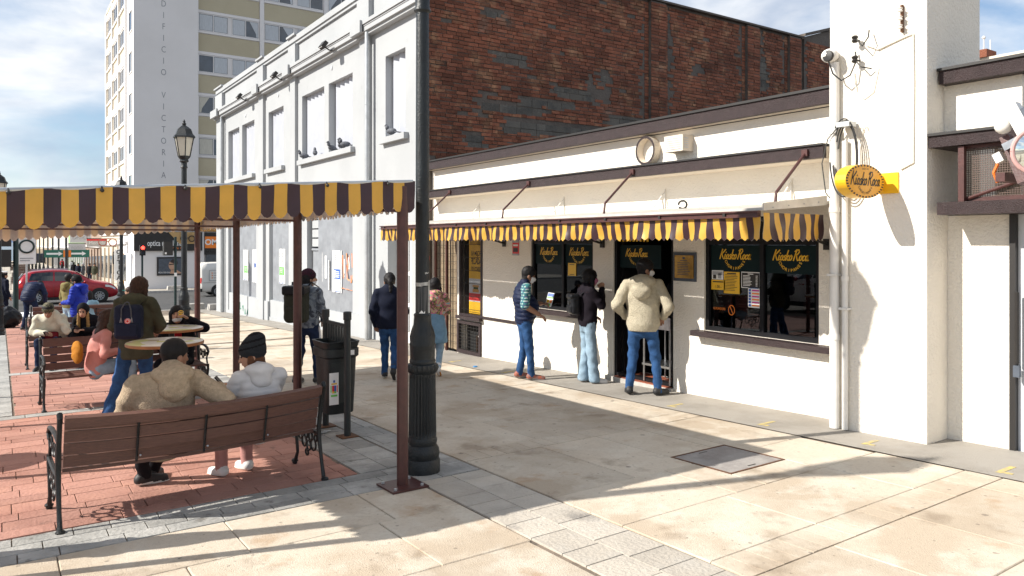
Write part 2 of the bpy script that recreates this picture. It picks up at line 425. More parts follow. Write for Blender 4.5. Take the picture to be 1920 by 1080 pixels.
prom = struct('promenade', sheet(MB(), -30, 7.5, YS, -.012), 'slab_joint')
struct('road', sheet(MB(), -400, 400, [33.4, 44, 51.0], -.13), 'asphalt')
kb = MB()
for (a, b) in ((33.2, 33.4), (51.0, 51.2)):
    for x0 in np.arange(-30, 40, 1.0):
        kb.box(x0, x0 + .985, a, b, gz(a) - .2, gz(a) + .004)
kerb = struct('kerb', kb, 'concrete')
struct('far_pavement', sheet(MB(), -30, 8.2, [51.2, 82, 150, 220, 300], .0), 'far_paving')
struct('corner_pavement', sheet(MB(), 8.2, 60, [51.2, 54.6], .0), 'far_paving')
struct('side_pavement', sheet(MB(), 7.5, 60, [30.5, 31.5, 33.2], .002), 'far_paving')
zb = MB()
for i in range(8):
    zb.box(-6 + i * 1.1, -5.45 + i * 1.1, 34.2, 37.4, gz(36) - .128, gz(36) - .122)
struct('crosswalk_marking', zb, 'white_paper')

UNIT = MB()
t_ = .494
UNIT.v = [(-.5, -.5, -1), (.5, -.5, -1), (.5, .5, -1), (-.5, .5, -1), (-.5, -.5, -.2), (.5, -.5, -.2), (.5, .5, -.2), (-.5, .5, -.2), (-t_, -t_, 0), (t_, -t_, 0), (t_, t_, 0), (-t_, t_, 0)]
for a, b in ((0, 4), (4, 8)):
    for k in range(4): UNIT.f.append((a + k, a + (k + 1) % 4, b + (k + 1) % 4, b + k)); UNIT.m.append(0)
UNIT.f.append((8, 9, 10, 11)); UNIT.m.append(0)

def field(parent, name, material, cells, limit=300, thick=.028, jit=.0012, lift=0):
    """paving pieces: the ones that show largest as objects of their own, the rest joined"""
    me = make_mesh(name, UNIT, material)
    def key(c):
        x, y = (c[0] + c[1]) / 2, (c[2] + c[3]) / 2; d = y * .8247 + x * .5655; r = x * .8247 - y * .5655
        if d < 1.5 or abs(r / d) > .75 or 1400 * (2 - gz(y)) / d > 700: return -1
        return (c[1] - c[0]) * (c[3] - c[2]) / d ** 3
    cells = [(key(c), c) for c in cells]
    cells.sort(key=lambda q: -q[0]); rest = MB()
    for i, (kk, (x0, x1, y0, y1)) in enumerate(cells):
        xc, yc = (x0 + x1) / 2, (y0 + y1) / 2; z = gz(yc) + random.uniform(-jit, jit) + lift
        if i < limit and kk > 0:
            o = link(name, me, parent, loc=(xc, yc, z), rot=(TILT + random.uniform(-jit, jit), random.uniform(-jit, jit), 0))
            o.scale = (x1 - x0, y1 - y0, thick)
        else:
            b = len(rest.v)
            for v in UNIT.v:
                yy = yc + v[1] * (y1 - y0); rest.v.append((xc + v[0] * (x1 - x0), yy, gz(yy) + v[2] * thick + (z - gz(yc))))
            rest.f += [tuple(b + k for k in q) for q in UNIT.f]; rest.m += [0] * len(UNIT.f)
    if rest.v: part(name + '_field', rest, material, parent, kind='stuff')

def ashlar(x0, x1, y0, y1, rh, ln, gap, along='x', skip=None):
    cells = []; y = y0
    while y < y1 - .01:
        h = random.choice(rh) if isinstance(rh, (list, tuple)) else rh
        if y1 - y - h < min(rh if isinstance(rh, (list, tuple)) else [rh]) * .6: h = y1 - y
        x = x0 - random.uniform(0, ln[1])
        while x < x1:
            l_ = random.uniform(*ln); a, b = max(x, x0), min(x + l_, x1); x += l_
            if b - a > .05: cells.append((a + gap / 2, b - gap / 2, y + gap / 2, y + h - gap / 2))
        y += h
    return [c for c in cells if not (skip and skip((c[0] + c[1]) / 2, (c[2] + c[3]) / 2))]
def ashlar_v(x0, x1, y0, y1, rh, ln, gap):
    return [(c, d, a, b) for (a, b, c, d) in ashlar(y0, y1, x0, x1, rh, ln, gap)]

lt = []
man_hole = (4.94, 5.66, 4.03, 4.70)
def cut(cells, hole):
    out = []
    for (a, b, c, d) in cells:
        if b <= hole[0] or a >= hole[1] or d <= hole[2] or c >= hole[3]: out.append((a, b, c, d)); continue
        for q in ((a, min(b, hole[0] - .006), c, d), (max(a, hole[1] + .006), b, c, d), (max(a, hole[0]), min(b, hole[1]), c, min(d, hole[2] - .006)), (max(a, hole[0]), min(b, hole[1]), max(c, hole[3] + .006), d)):
            if q[1] - q[0] > .02 and q[3] - q[2] > .02: out.append(q)
    return out
bands = [1.95 - 3.05, 2.66, 5.72, 8.78, 11.84, 14.9, 17.96, 21.0, 24.1, 27.1, 30.2]
lo = -6
for b in bands:
    xl = 3.42 if b > 2 else -6
    if b < 2: lt += ashlar(-6, 6.5, lo, b, [.75, 1.0], (.9, 1.7), .006)
    elif b == 2.66: lt += ashlar(-6, 6.5, lo, b, [.6, .9, .9], (.8, 1.5), .006)
    elif b == 5.72:
        lt += ashlar(3.42, 6.5, lo, b - .0, [.75, 1.02, 1.2], (.9, 1.9), .006) + ashlar(-6, 2.78, lo, 5.42, [.62, .8, .9], (.8, 1.5), .006)
    else: lt += ashlar(3.42 if b < 9 else 3.05, 6.5, lo, b, [.8, 1.02, 1.2], (.9, 1.9), .005)
    lo = b + .28
field(prom, 'slab', 'slab_concrete', cut(lt, man_hole), limit=280)
sold = []
for b in bands[1:6]:
    x = 3.42 if b < 9 else 3.05
    while x < 6.49:
        w = random.uniform(.13, .17); sold.append((x + .002, min(x + w, 6.5) - .002, b + .004, b + .276)); x += w
field(prom, 'soldier_paver', 'slab_concrete', sold, limit=120)
gp = ashlar(-4.5, 3.40, 5.43, 5.94, [.17], (.22, .38), .007) + ashlar_v(2.52, 3.04, 5.95, 31, [.26], (.18, .40), .007)
gp += ashlar(3.06, 3.40, 5.45, 8.76, [.3, .42], (.3, .5), .007)
gp += ashlar(-.6, 2.5, 10.72, 10.95, [.23], (.5, .8), .007) + ashlar(-.6, 2.5, 15.2, 15.5, [.3], (.5, .9), .007) + ashlar_v(-.35, .13, 11, 31, [.46], (.6, .9), .007)
field(prom, 'grey_paver', 'grey_paver', gp, limit=220)
field(prom, 'pale_paver', 'pale_paver', ashlar_v(2.80, 3.40, 1.0, 5.42, [.3], (.2, .42), .006), limit=70)
rp = ashlar(-4.5, 2.5, 5.96, 10.70, [.18, .22, .28], (.26, .52), .006) + ashlar(.15, 2.5, 10.97, 15.18, [.18, .22, .28], (.26, .52), .006) + ashlar(.15, 2.5, 15.5, 31, [.5, .6], (.5, 1.0), .008) + ashlar(-4.5, -.37, 10.97, 15, [.4], (.4, .8), .008)
field(prom, 'red_paver', 'red_paver', rp, limit=300)
struct('asphalt_strip', sheet(MB(), 6.51, 7.48, [-10, 0, 10, 20, 31.5, 33.1], .003), 'strip_asphalt')
# inspection cover in the slabs
mh = thing('manhole_cover', 'square grey inspection cover with rusty rim set in the pale slabs', 'manhole cover', (5.30, 4.36, gz(4.36)))
def flat_box(mb, x0, x1, y0, y1, t0, t1, m=0):
    b = len(mb.v); mb.box(x0, x1, y0, y1, t0, t1, m)
    mb.v[b:] = [(v[0], v[1], v[2] + gz(v[1])) for v in mb.v[b:]]; return mb
mat('rust', (.13, .06, .03), .8, var=.4, vscale=20); weathered('cover_concrete', (.30, .28, .265), [((.2, .18, .17), 3, .45, .65, .8), ((.4, .38, .35), 8, .5, .7, .6)])
fr = MB(); x0, x1, y0, y1 = man_hole
for q in ((x0, x1, y0, y0 + .018), (x0, x1, y1 - .018, y1), (x0, x0 + .018, y0 + .018, y1 - .018), (x1 - .018, x1, y0 + .018, y1 - .018)): flat_box(fr, *q, -.03, .003)
part('rim', fr, 'rust', mh); part('cover', flat_box(MB(), x0 + .022, x1 - .022, y0 + .022, y1 - .022, -.03, .0), 'cover_concrete', mh)
part('lifting_slot', flat_box(MB(), x0 + .3, x0 + .40, y0 + .06, y0 + .075, 0, .002), 'ink_black', mh); part('lifting_slot', flat_box(MB(), x0 + .3, x0 + .4, y1 - .075, y1 - .06, 0, .002), 'ink_black', mh)
# yellow queue marks on the asphalt strip
for i, (xa, xb, yy) in enumerate(((6.66, 6.9, 3.88), (6.62, 6.9, 2.72), (6.60, 6.86, 5.0), (6.6, 6.85, 6.3), (6.6, 6.85, 9.9), (6.6, 6.85, 11.6))):
    m_ = MB(); flat_box(m_, xa, xb, yy, yy + .045, .004, .006); flat_box(m_, xa + .02, xa + .06, yy - .07, yy, .004, .006)
    where = ['beside the white pillar', 'beside the recess right of the pillar', 'below the right kiosk window', 'in front of the kiosk door', 'below the left kiosk window', 'in front of the gas cabinet'][i]
    tag(part('queue_mark', m_, 'yellow_road'), 'worn yellow painted queue mark on grey strip ' + where, 'floor mark', 'yellow queue marks')['kind'] = 'structure'
# ================================================================== kiosk
def wall_cells(mb, x0, x1, y0, y1, z0, z1, holes, m=0):
    ys = sorted({y0, y1, *[h[0] for h in holes], *[h[1] for h in holes]}); zs = sorted({z0, z1, *[h[2] for h in holes], *[h[3] for h in holes]})
    ys = [v for v in ys if y0 <= v <= y1]; zs = [v for v in zs if z0 <= v <= z1]
    for a, b in zip(ys, ys[1:]):
        run = None
        for c, d in zip(zs, zs[1:]):
            inside = any(h[0] < (a + b) / 2 < h[1] and h[2] < (c + d) / 2 < h[3] for h in holes)
            if inside:
                if run: mb.box(x0, x1, a, b, run, c, m); run = None
            elif run is None: run = c
        if run is not None: mb.box(x0, x1, a, b, run, z1, m)
    return mb
def bars_frame(mb, x0, x1, y0, y1, z0, z1, w, mull=(), m=0, rails=()):
    """rectangular frame in a wall plane (thickness x0..x1)"""
    mb.box(x0, x1, y0, y0 + w, z0, z1, m).box(x0, x1, y1 - w, y1, z0, z1, m).box(x0, x1, y0 + w, y1 - w, z0, z0 + w, m).box(x0, x1, y0 + w, y1 - w, z1 - w, z1, m)
    for q in mull: mb.box(x0, x1, q - w / 2, q + w / 2, z0 + w, z1 - w, m)
    for q in rails: mb.box(x0 + .002, x1 - .002, y0 + w, y1 - w, q - w / 2, q + w / 2, m)
    return mb

KX = 7.42
kiosk = thing('kiosk', 'low white kiosk with brown bands, striped awning and dark shop windows', 'kiosk', (KX, 9, gz(9)))
HW2, HD, HW1, HG, HM, HGATE = (4.86, 6.48, .87, 2.3), (7.01, 8.19, -.3, 2.3), (8.65, 10.26, .89, 2.3), (11.79, 12.63, .56, 2.3), (11.86, 12.66, -.16, .47), (12.72, 13.72, -.4, 2.3)
wm = wall_cells(MB(), KX, KX + .2, 4.5, 13.75, -.4, 3.46, [HW2, HD, HW1, HG, HM, HGATE])
wall = part('wall', wm, 'white_render', kiosk)
part('side_wall', MB().box(KX + .2, 13, 4.5, 4.62, -.3, 3.4).box(KX + .2, 13, 13.58, 13.72, -.3, 3.4).box(12.9, 13, 4.62, 13.58, -.3, 3.4), 'cream_render', kiosk)
part('roof', MB().box(7.43, 13.2, 4.52, 13.72, 3.47, 3.60), 'roof_dark', kiosk)
part('upper_band', MB().box(7.26, 7.32, 4.55, 13.70, 3.475, 3.63), ['brown_paint'], kiosk, label='dark brown painted fascia band along the kiosk roof')
part('upper_soffit', MB().box(7.321, 7.419, 4.55, 13.70, 3.47, 3.60), 'cream_render', kiosk)
part('band_cap', MB().box(7.24, 7.42, 4.54, 13.71, 3.631, 3.66), 'ink_black', kiosk)
part('lower_band', MB().box(7.02, 7.08, 4.55, 13.6, 2.872, 3.0), 'brown_paint', kiosk, label='dark brown fascia band of the eave above the awning')
part('lower_soffit', MB().box(7.081, 7.419, 4.55, 13.6, 2.866, 2.99), 'cream_render', kiosk)
part('eave_cap', MB().box(7.0, 7.42, 4.55, 13.61, 3.001, 3.02), 'ink_black', kiosk)
# interior: dark room with a lit menu strip, counter and bottle shelf
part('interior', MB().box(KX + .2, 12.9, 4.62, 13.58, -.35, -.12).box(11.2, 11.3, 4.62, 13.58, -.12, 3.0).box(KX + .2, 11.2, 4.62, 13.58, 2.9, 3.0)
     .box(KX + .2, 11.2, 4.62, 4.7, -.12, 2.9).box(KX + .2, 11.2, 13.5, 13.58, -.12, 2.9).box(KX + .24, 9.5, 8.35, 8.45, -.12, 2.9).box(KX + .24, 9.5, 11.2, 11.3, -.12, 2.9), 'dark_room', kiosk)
# windows
def shop_window(h, mull, name='window'):
    y0, y1, z0, z1 = h
    f = part(name, bars_frame(MB(), KX + .03, KX + .11, y0, y1, z0, z1, .055, mull, rails=(1.99,)), 'black_frame', kiosk)
    edges = [y0 + .055] + [v for q in mull for v in (q - .0275, q + .0275)] + [y1 - .055]
    for a, b in zip(edges[::2], edges[1::2]):
        part('pane', MB().box(KX + .065, KX + .071, a, b, z0 + .055, 1.9625), 'window_glass', f)
        part('pane', MB().box(KX + .065, KX + .071, a, b, 2.0175, z1 - .055), 'window_glass', f)
        part('header_film', MB().box(KX + .058, KX + .061, a + .01, b - .01, 1.63, 1.955), 'teal_band', f, label='dark teal film with yellow script lettering')
        st = MB(); n = 11
        for k in range(n):
            ya = a + .02 + (b - a - .04) * k / n; st.box(KX + .058, KX + .061, ya, ya + (b - a - .04) / n * .55, 2.03, 2.13)
        part('stripe_film', st, 'yellow_paint', f)
    return f, edges
win2, e2 = shop_window(HW2, (5.63,))
win1, e1 = shop_window(HW1, (9.43,))
part('window_sill', MB().box(7.27, KX + .03, 4.62, 6.58, .80, .868), 'brown_paint', kiosk)
part('window_sill', MB().box(7.29, KX + .03, 8.62, 10.32, .82, .888), 'brown_paint', kiosk)
part('ledge', MB().box(7.40, KX - .001, 10.33, 11.78, .56, .61), 'brown_paint', kiosk)

# hand-lettered script "Kiosko Roca"
GL = {
 'K': (1.15, [[(.1, 2.1), (.0, 1.0), (.0, 0)], [(.95, 2.05), (.5, 1.45), (.08, .95)], [(.25, 1.1), (.6, .5), (.95, .0), (1.2, .15)]]),
 'i': (.42, [[(.05, 1), (.02, .3), (.12, .02), (.35, .15)], [(.12, 1.38), (.16, 1.46)]]),
 'o': (.70, [[(.33, 1), (.08, .8), (.03, .4), (.2, .02), (.45, .08), (.58, .5), (.5, .9), (.33, 1)]]),
 's': (.62, [[(.5, .85), (.3, 1), (.12, .82), (.4, .5), (.46, .18), (.22, 0), (.0, .12)]]),
 'k': (.72, [[(.08, 2.0), (.04, 1), (.02, 0)], [(.52, 1.0), (.3, .7), (.08, .52)], [(.15, .58), (.4, .1), (.6, .02), (.75, .14)]]),
 'R': (1.2, [[(.2, 1.95), (.1, 1.0), (.05, 0)], [(-.15, 1.75), (.15, 2.1), (.65, 2.1), (.85, 1.7), (.6, 1.2), (.15, 1.05)], [(.4, 1.08), (.7, .4), (.95, 0), (1.2, .14)]]),
 'c': (.62, [[(.52, .82), (.32, 1), (.08, .75), (.05, .3), (.22, 0), (.5, .14)]]),
 'a': (.80, [[(.52, .9), (.3, 1), (.06, .7), (.06, .2), (.25, .0), (.48, .25), (.56, .95)], [(.56, .98), (.54, .25), (.66, .02), (.82, .14)]]),
 ' ': (.34, []) }
def script(mb, body, origin, right, up, xh, w=.24, m=0):
    o, r_, u = Vector(origin), Vector(right), Vector(up); tot = sum(GL[c][0] for c in body); x = -tot / 2
    for ch in body:
        adv, strokes = GL[ch]
        for st in strokes:
            pts = [Vector(((x + p[0] + .32 * p[1]) * xh, (p[1] - .8) * xh)) for p in st]
            L_, Rr = [], []
            for i, p in enumerate(pts):
                t = (pts[min(i + 1, len(pts) - 1)] - pts[max(i - 1, 0)]).normalized(); nn = Vector((-t.y, t.x)) * w * xh / 2
                if i == 0: p = p - t * w * xh * .25
                if i == len(pts) - 1: p = p + t * w * xh * .25
                L_.append(p + nn); Rr.append(p - nn)
            for i in range(len(pts) - 1):
                mb.poly([o + r_ * q.x + u * q.y for q in (L_[i], L_[i + 1], Rr[i + 1], Rr[i])], m)
        x += adv
    return mb
def arc_word(mb, body, origin, right, up, rad, size, a0, a1, m=0):
    o, r_, u = Vector(origin), Vector(right), Vector(up)
    for i, ch in enumerate(body):
        a = a0 + (a1 - a0) * i / (len(body) - 1); p = o + r_ * rad * math.cos(a) + u * rad * math.sin(a)
        rr = r_ * -math.sin(a) + u * math.cos(a); uu = -(r_ * math.cos(a) + u * math.sin(a))
        add_text(mb, ch, p, rr, uu, size, m, bold=.015)
    return mb
def logo(origin, right, up, xh, material, parent, w=.26):
    mb = MB(); script(mb, 'Kiosko Roca', origin, right, up, xh, w)
    arc_word(mb, 'CHORIPANES', Vector(origin) - Vector(up) * xh * .2, right, up, xh * 2.6, xh * .85, R(205), R(335))
    return part('lettering', mb, material, parent, fix=False)
RT, UP = (0, -1, 0), (0, 0, 1)          # reading direction on street facades seen from the road
for f, es in ((win2, e2), (win1, e1)):
    for a, b in zip(es[::2], es[1::2]):
        logo((KX + .055, (a + b) / 2, 1.83), RT, UP, .058, 'yellow_paint', f)
def notice(name, label, y, z, w, h, bg, draw=None, mats=('ink_black',), x=KX + .054, group=None, cat='notice', th=.003):
    """flat printed sheet on a street-facing plane, centre y,z"""
    t = thing(name, label, cat, (x, y, z), 0, group)
    part('sheet', MB().box(x, x + th, y - w / 2, y + w / 2, z - h / 2, z + h / 2), bg, t)
    if draw:
        mb = MB(); draw(mb, (x - .002, y, z)); part('print', mb, list(mats), t, fix=False)
    return t
def lines(mb, o, w, rows, top, step, th, m=0, ragged=.3, x0=None):
    for k in range(rows):
        l_ = w * (1 - ragged * random.random()); a = -w / 2 if x0 is None else x0
        rects(mb, o, RT, UP, [(a, a + l_, top - k * step - th, top - k * step, m)])
notice('photo_card', 'small photo card of the kiosk on the right window, upper left', 6.31, 1.58, .18, .115, 'white_paper', lambda m, o: rects(m, o, RT, UP, [(-.08, .08, .0, .045, 0), (-.07, -.02, -.05, .0, 1), (.01, .06, -.045, .02, 0)]), ('ink_grey', 'ink_black'))
notice('yellow_price_card', 'small yellow price card under the photo card, reading 1.00', 6.30, 1.455, .215, .125, 'yellow_paint', lambda m, o: (add_text(m, '1.00.-', Vector(o) + Vector((0, 0, -.025)), RT, UP, .05), lines(m, o, .17, 1, .045, .03, .014, ragged=0)), ('ink_black',))
notice('yellow_menu', 'tall yellow menu sheet taped inside the right window', 6.09, 1.49, .24, .27, 'yellow_paint', lambda m, o: (lines(m, o, .20, 11, .10, .019, .006), rects(m, o, RT, UP, [(-.07, .07, .108, .122, 0)])), ('ink_black',))
notice('black_price_board', 'black price board with white border and item list on window', 5.805, 1.535, .275, .195, 'white_paper', lambda m, o: (rects(m, o, RT, UP, [(-.128, .128, -.088, .088, 1)]), lines(m, (o[0] - .001, o[1], o[2]), .14, 8, .055, .017, .007, 0, x0=-.11), lines(m, (o[0] - .001, o[1], o[2]), .03, 8, .055, .017, .007, 0, ragged=.2, x0=.075), rects(m, (o[0] - .001, o[1], o[2]), RT, UP, [(-.04, .04, .068, .078, 0)])), ('white_paper', 'ink_black'))
def rules_draw(m, o):
    for k in range(6):
        z = .085 - k * .036; rects(m, o, RT, UP, [(-.03, .075, z - .013, z + .005, k % 2)]); rects(m, o, RT, UP, [(-.075, -.045, z - .016, z + .012, 2)])
    rects(m, o, RT, UP, [(-.06, .06, .105, .112, 2)])
notice('hygiene_rules', 'white notice with pink and orange rule bars on right window', 5.755, 1.33, .175, .25, 'white_paper', rules_draw, ('magenta_print', 'orange_print', 'blue_print'))
ns = thing('no_sitting_sticker', 'red sticker with crossed circle low on the right window', 'sticker', (KX + .052, 6.2, 1.15))
mb = MB(); add_text(mb, 'NO FUMADORES', (KX + .052, 6.28, 1.155), RT, UP, .042, bold=.01, sx=.6)
for k in range(20):
    a, b = 2 * math.pi * k / 20, 2 * math.pi * (k + 1) / 20
    mb.poly([(KX + .052, 6.09 - .05 * math.cos(q) * s_, 1.15 + .065 * math.sin(q) * s_) for q, s_ in ((a, 1), (b, 1), (b, .84), (a, .84))])
mb.poly([(KX + .052, 6.12, 1.20), (KX + .052, 6.11, 1.20), (KX + .052, 6.06, 1.10), (KX + .052, 6.07, 1.10)])
part('print', mb, 'orange_print', ns, fix=False)
notice('yellow_code_card', 'small yellow card on the left window between the script letters', 9.22, 1.56, .2, .20, 'yellow_paint', lambda m, o: rects(m, o, RT, UP, [(-.06, .06, .07, .08, 0), (-.06, .06, -.085, -.077, 0)]), ('ink_black',))
# bottles and boxes behind the right window
part('back_shelf', MB().box(9.4, 9.8, 4.75, 8.2, .95, .98).box(9.4, 9.8, 4.75, 8.2, 1.35, 1.38).box(9.4, 9.8, 4.75, 8.2, -.1, .45), 'dark_shelf', kiosk)
bot_cols = []
for i, c in enumerate(((.5, .25, .03), (.35, .04, .03), (.12, .25, .06), (.5, .4, .1), (.25, .2, .18))): mat('bottle_%d' % i, c, .2); bot_cols.append('bottle_%d' % i)
bme = [make_mesh('bottle', MB().lathe([(.033, 0), (.035, .02), (.035, .13), (.014, .17), (.013, .22), (.016, .22), (.016, .235)], 10), c, True) for c in bot_cols]
bi = 0
for z in (.98, 1.38):
    for k in range(15):
        o = link('bottle', bme[(k * 3 + bi) % 5], None, (9.52 + .06 * (k % 2), 4.9 + k * .11, z)); bi += 1
        tag(o, 'bottle on the dark shelf seen through the right kiosk window', 'bottle', 'bottles on the kiosk shelf')

# door: dark frame, tiled step, metal counter
door = part('doorway', bars_frame(MB(), KX + .02, KX + .12, HD[0], HD[1], gz(7.6) + .06, 2.3, .05), 'black_frame', kiosk)
part('doorstep', MB().box(KX - .06, KX + .6, HD[0] - .02, HD[1] + .12, gz(7.6) - .15, gz(7.6) + .055), 'concrete', kiosk)
for i in range(5):
    for j in range(2):
        part('step_tile', MB().box(KX - .045 + j * .28, KX + .225 + j * .28, HD[0] + .05 + i * .215, HD[0] + .26 + i * .215, gz(7.6) + .05, gz(7.6) + .065), 'tile_red', kiosk)
part('open_door_leaf', MB().box(KX + .13, KX + .95, 8.10, 8.145, gz(7.6) + .07, 2.25), 'black_frame', kiosk)
part('fanlight_film', rects(MB(), (KX + .03, 7.8, 2.0), RT, UP, [(-.3 + k * .07, -.262 + k * .07, .0, .14, 0) for k in range(9)]), 'yellow_paint', kiosk, fix=False)
dh = part('door_header_film', MB().box(KX + .07, KX + .075, 7.30, 8.12, 1.62, 1.95), 'teal_band', kiosk)
logo((KX + .066, 7.78, 1.83), RT, UP, .055, 'yellow_paint', dh)
ct = thing('service_counter', 'stainless steel serving counter in the kiosk doorway', 'counter', (7.6, 7.3, 0))
part('top', MB().box(KX + .0, KX + .45, 7.065, 7.62, .93, .97), 'steel', ct); part('apron', MB().box(KX + .0, KX + .02, 7.065, 7.6, .80, .928), 'steel', ct)
for (x_, y_) in ((KX + .012, 7.08), (KX + .012, 7.57), (KX + .43, 7.08), (KX + .43, 7.57)): part('leg', MB().tube([(x_, y_, .06), (x_, y_, .80)], .014), 'steel', ct)
part('lower_shelf', MB().box(KX + .0, KX + .44, 7.07, 7.6, .28, .31), 'steel', ct)
# plaque
pl = thing('bronze_plaque', 'bronze plaque with engraved text on dark slate mount beside the doorway', 'plaque', (KX, 6.8, 1.66))
part('mount', MB().box(KX - .02, KX - .002, 6.6, 6.99, 1.48, 1.86), 'slate', pl); part('plate', MB().box(KX - .032, KX - .02, 6.635, 6.955, 1.52, 1.82), 'bronze', pl)
mb = MB(); lines(mb, (KX - .034, 6.795, 1.67), .22, 8, .055, .022, .008, ragged=.2); rects(mb, (KX - .034, 6.795, 1.67), RT, UP, [(-.02, .02, .10, .13, 0), (-.06, .06, .075, .085, 0)])
part('engraving', mb, 'slate', pl, fix=False)
for (yy, zz) in ((6.65, 1.535), (6.94, 1.535), (6.65, 1.805), (6.94, 1.805)): part('screw', MB().sphere((KX - .034, yy, zz), .011, 8), 'bronze', pl, True)
notice('red_warning_sign', 'small red and grey warning sign beneath the awning left of window', 10.7, 1.89, .2, .26, 'red_print', lambda m, o: (rects(m, o, RT, UP, [(-.1, .1, .09, .13, 1), (-.1, .1, -.13, -.10, 1), (-.07, .07, -.07, .0, 2), (-.07, .07, .03, .06, 0)])), ('white_paper', 'ink_grey', 'ink_black'), x=KX - .006, cat='sign')
# barred side window with yellow menu poster, gas cabinet, folding gate
gw = part('barred_window', bars_frame(MB(), KX - .02, KX + .06, HG[0], HG[1], HG[2], HG[3], .05), 'brown_paint', kiosk)
for k in range(18): part('bar', MB().tube([(KX - .005, HG[0] + .07 + k * .041, HG[2] + .04), (KX - .005, HG[0] + .07 + k * .041, HG[3] - .04)], .004, 5), 'ink_black', gw)
for k in range(7): part('crossbar', MB().tube([(KX + .003, HG[0] + .05, HG[2] + .14 + k * .25), (KX + .003, HG[1] - .05, HG[2] + .14 + k * .25)], .005, 5), 'ink_black', gw)
part('sill', MB().box(KX - .09, KX - .0201, HG[0] - .02, HG[1] + .02, HG[2] - .05, HG[2] + .01), 'brown_paint', gw)
part('pane', MB().box(KX + .09, KX + .096, HG[0] + .02, HG[1] - .02, HG[2], HG[3]), 'window_glass', gw)
def big_menu(m, o):
    add_text(m, 'LA MEJOR', Vector(o) + Vector((0, 0, .40)), RT, UP, .125, 0, bold=.02, sx=.62); add_text(m, 'PICADA', Vector(o) + Vector((0, 0, .25)), RT, UP, .17, 0, bold=.02, sx=.62); add_text(m, 'DE CHILE', Vector(o) + Vector((0, 0, .10)), RT, UP, .125, 0, bold=.02, sx=.62)
    rects(m, o, RT, UP, [(-.2 + k * .045, -.18 + k * .045, .56, .66, 0) for k in range(10)])
    rects(m, o, RT, UP, [(-.25, .25, -.52, -.08, 1)]); rects(m, (o[0] - .001, o[1], o[2]), RT, UP, [(-.25, .25, -.50, -.36, 2), (-.12, .1, -.34, -.28, 3), (-.1, .08, -.28, -.24, 4), (-.12, .1, -.24, -.20, 3)])
mat('bun', (.55, .28, .07), .6, var=.2); mat('pale_grey', (.55, .57, .6), .6)
notice('menu_poster', 'tall yellow poster reading LA MEJOR PICADA DE CHILE behind window bars', 12.14, 1.37, .52, 1.5, 'yellow_paint', big_menu, ('ink_black', 'pale_grey', 'red_print', 'bun', 'leaf'), x=KX + .075, cat='poster')
gc = thing('gas_cabinet', 'barred brown cabinet with gas meter pipes under the menu poster', 'cabinet', (KX, 12.26, gz(12.26)))
part('frame', bars_frame(MB(), KX - .03, KX + .04, HM[0] - .04, HM[1] + .04, -.16, .48, .07), 'brown_paint', gc); part('back', MB().box(KX + .19, KX + .198, HM[0], HM[1], -.16, .47), 'dark_room', gc)
for k in range(9): part('bar', MB().tube([(KX - .01, HM[0], -.08 + k * .062), (KX - .01, HM[1], -.08 + k * .062)], .005, 5), 'ink_black', gc)
for k in range(8): part('upright', MB().tube([(KX, HM[0] + .05 + k * .1, -.1), (KX, HM[0] + .05 + k * .1, .42)], .005, 5), 'ink_black', gc)
part('pipe', MB().tube([(KX + .1, 12.15, -.14), (KX + .1, 12.15, .2), (KX + .1, 12.05, .22), (KX + .1, 12.05, .34)], .018), 'rust', gc); part('valve', MB().sphere((KX + .09, 12.02, .2), .04), 'white_plastic', gc, True)
gt = thing('folding_gate', 'tall brown folding gate with wire grid at the kiosk end', 'gate', (KX + .1, 13.2, gz(13.2)))
mat('gate_tan', (.30, .23, .15), .6, var=.25, vscale=3)
for k in range(10): part('panel', MB().box(KX + .12 + .02 * (k % 2), KX + .15 + .02 * (k % 2), 12.75 + k * .095, 12.84 + k * .095, gz(13.2) + .04, 2.28), 'gate_tan', gt)
for yy in (12.75, 13.2, 13.66): part('post', MB().box(KX + .02, KX + .07, yy, yy + .04, gz(13.2) - .02, 2.29), 'brown_steel', gt)
for k in range(14): part('wire', MB().tube([(KX + .06, 12.8, .0 + k * .16), (KX + .06, 13.66, .0 + k * .16)], .004, 5), 'ink_black', gt)
for k in range(16): part('wire', MB().tube([(KX + .065, 12.8 + k * .055, -.1), (KX + .065, 12.8 + k * .055, 2.25)], .003, 5), 'ink_black', gt)

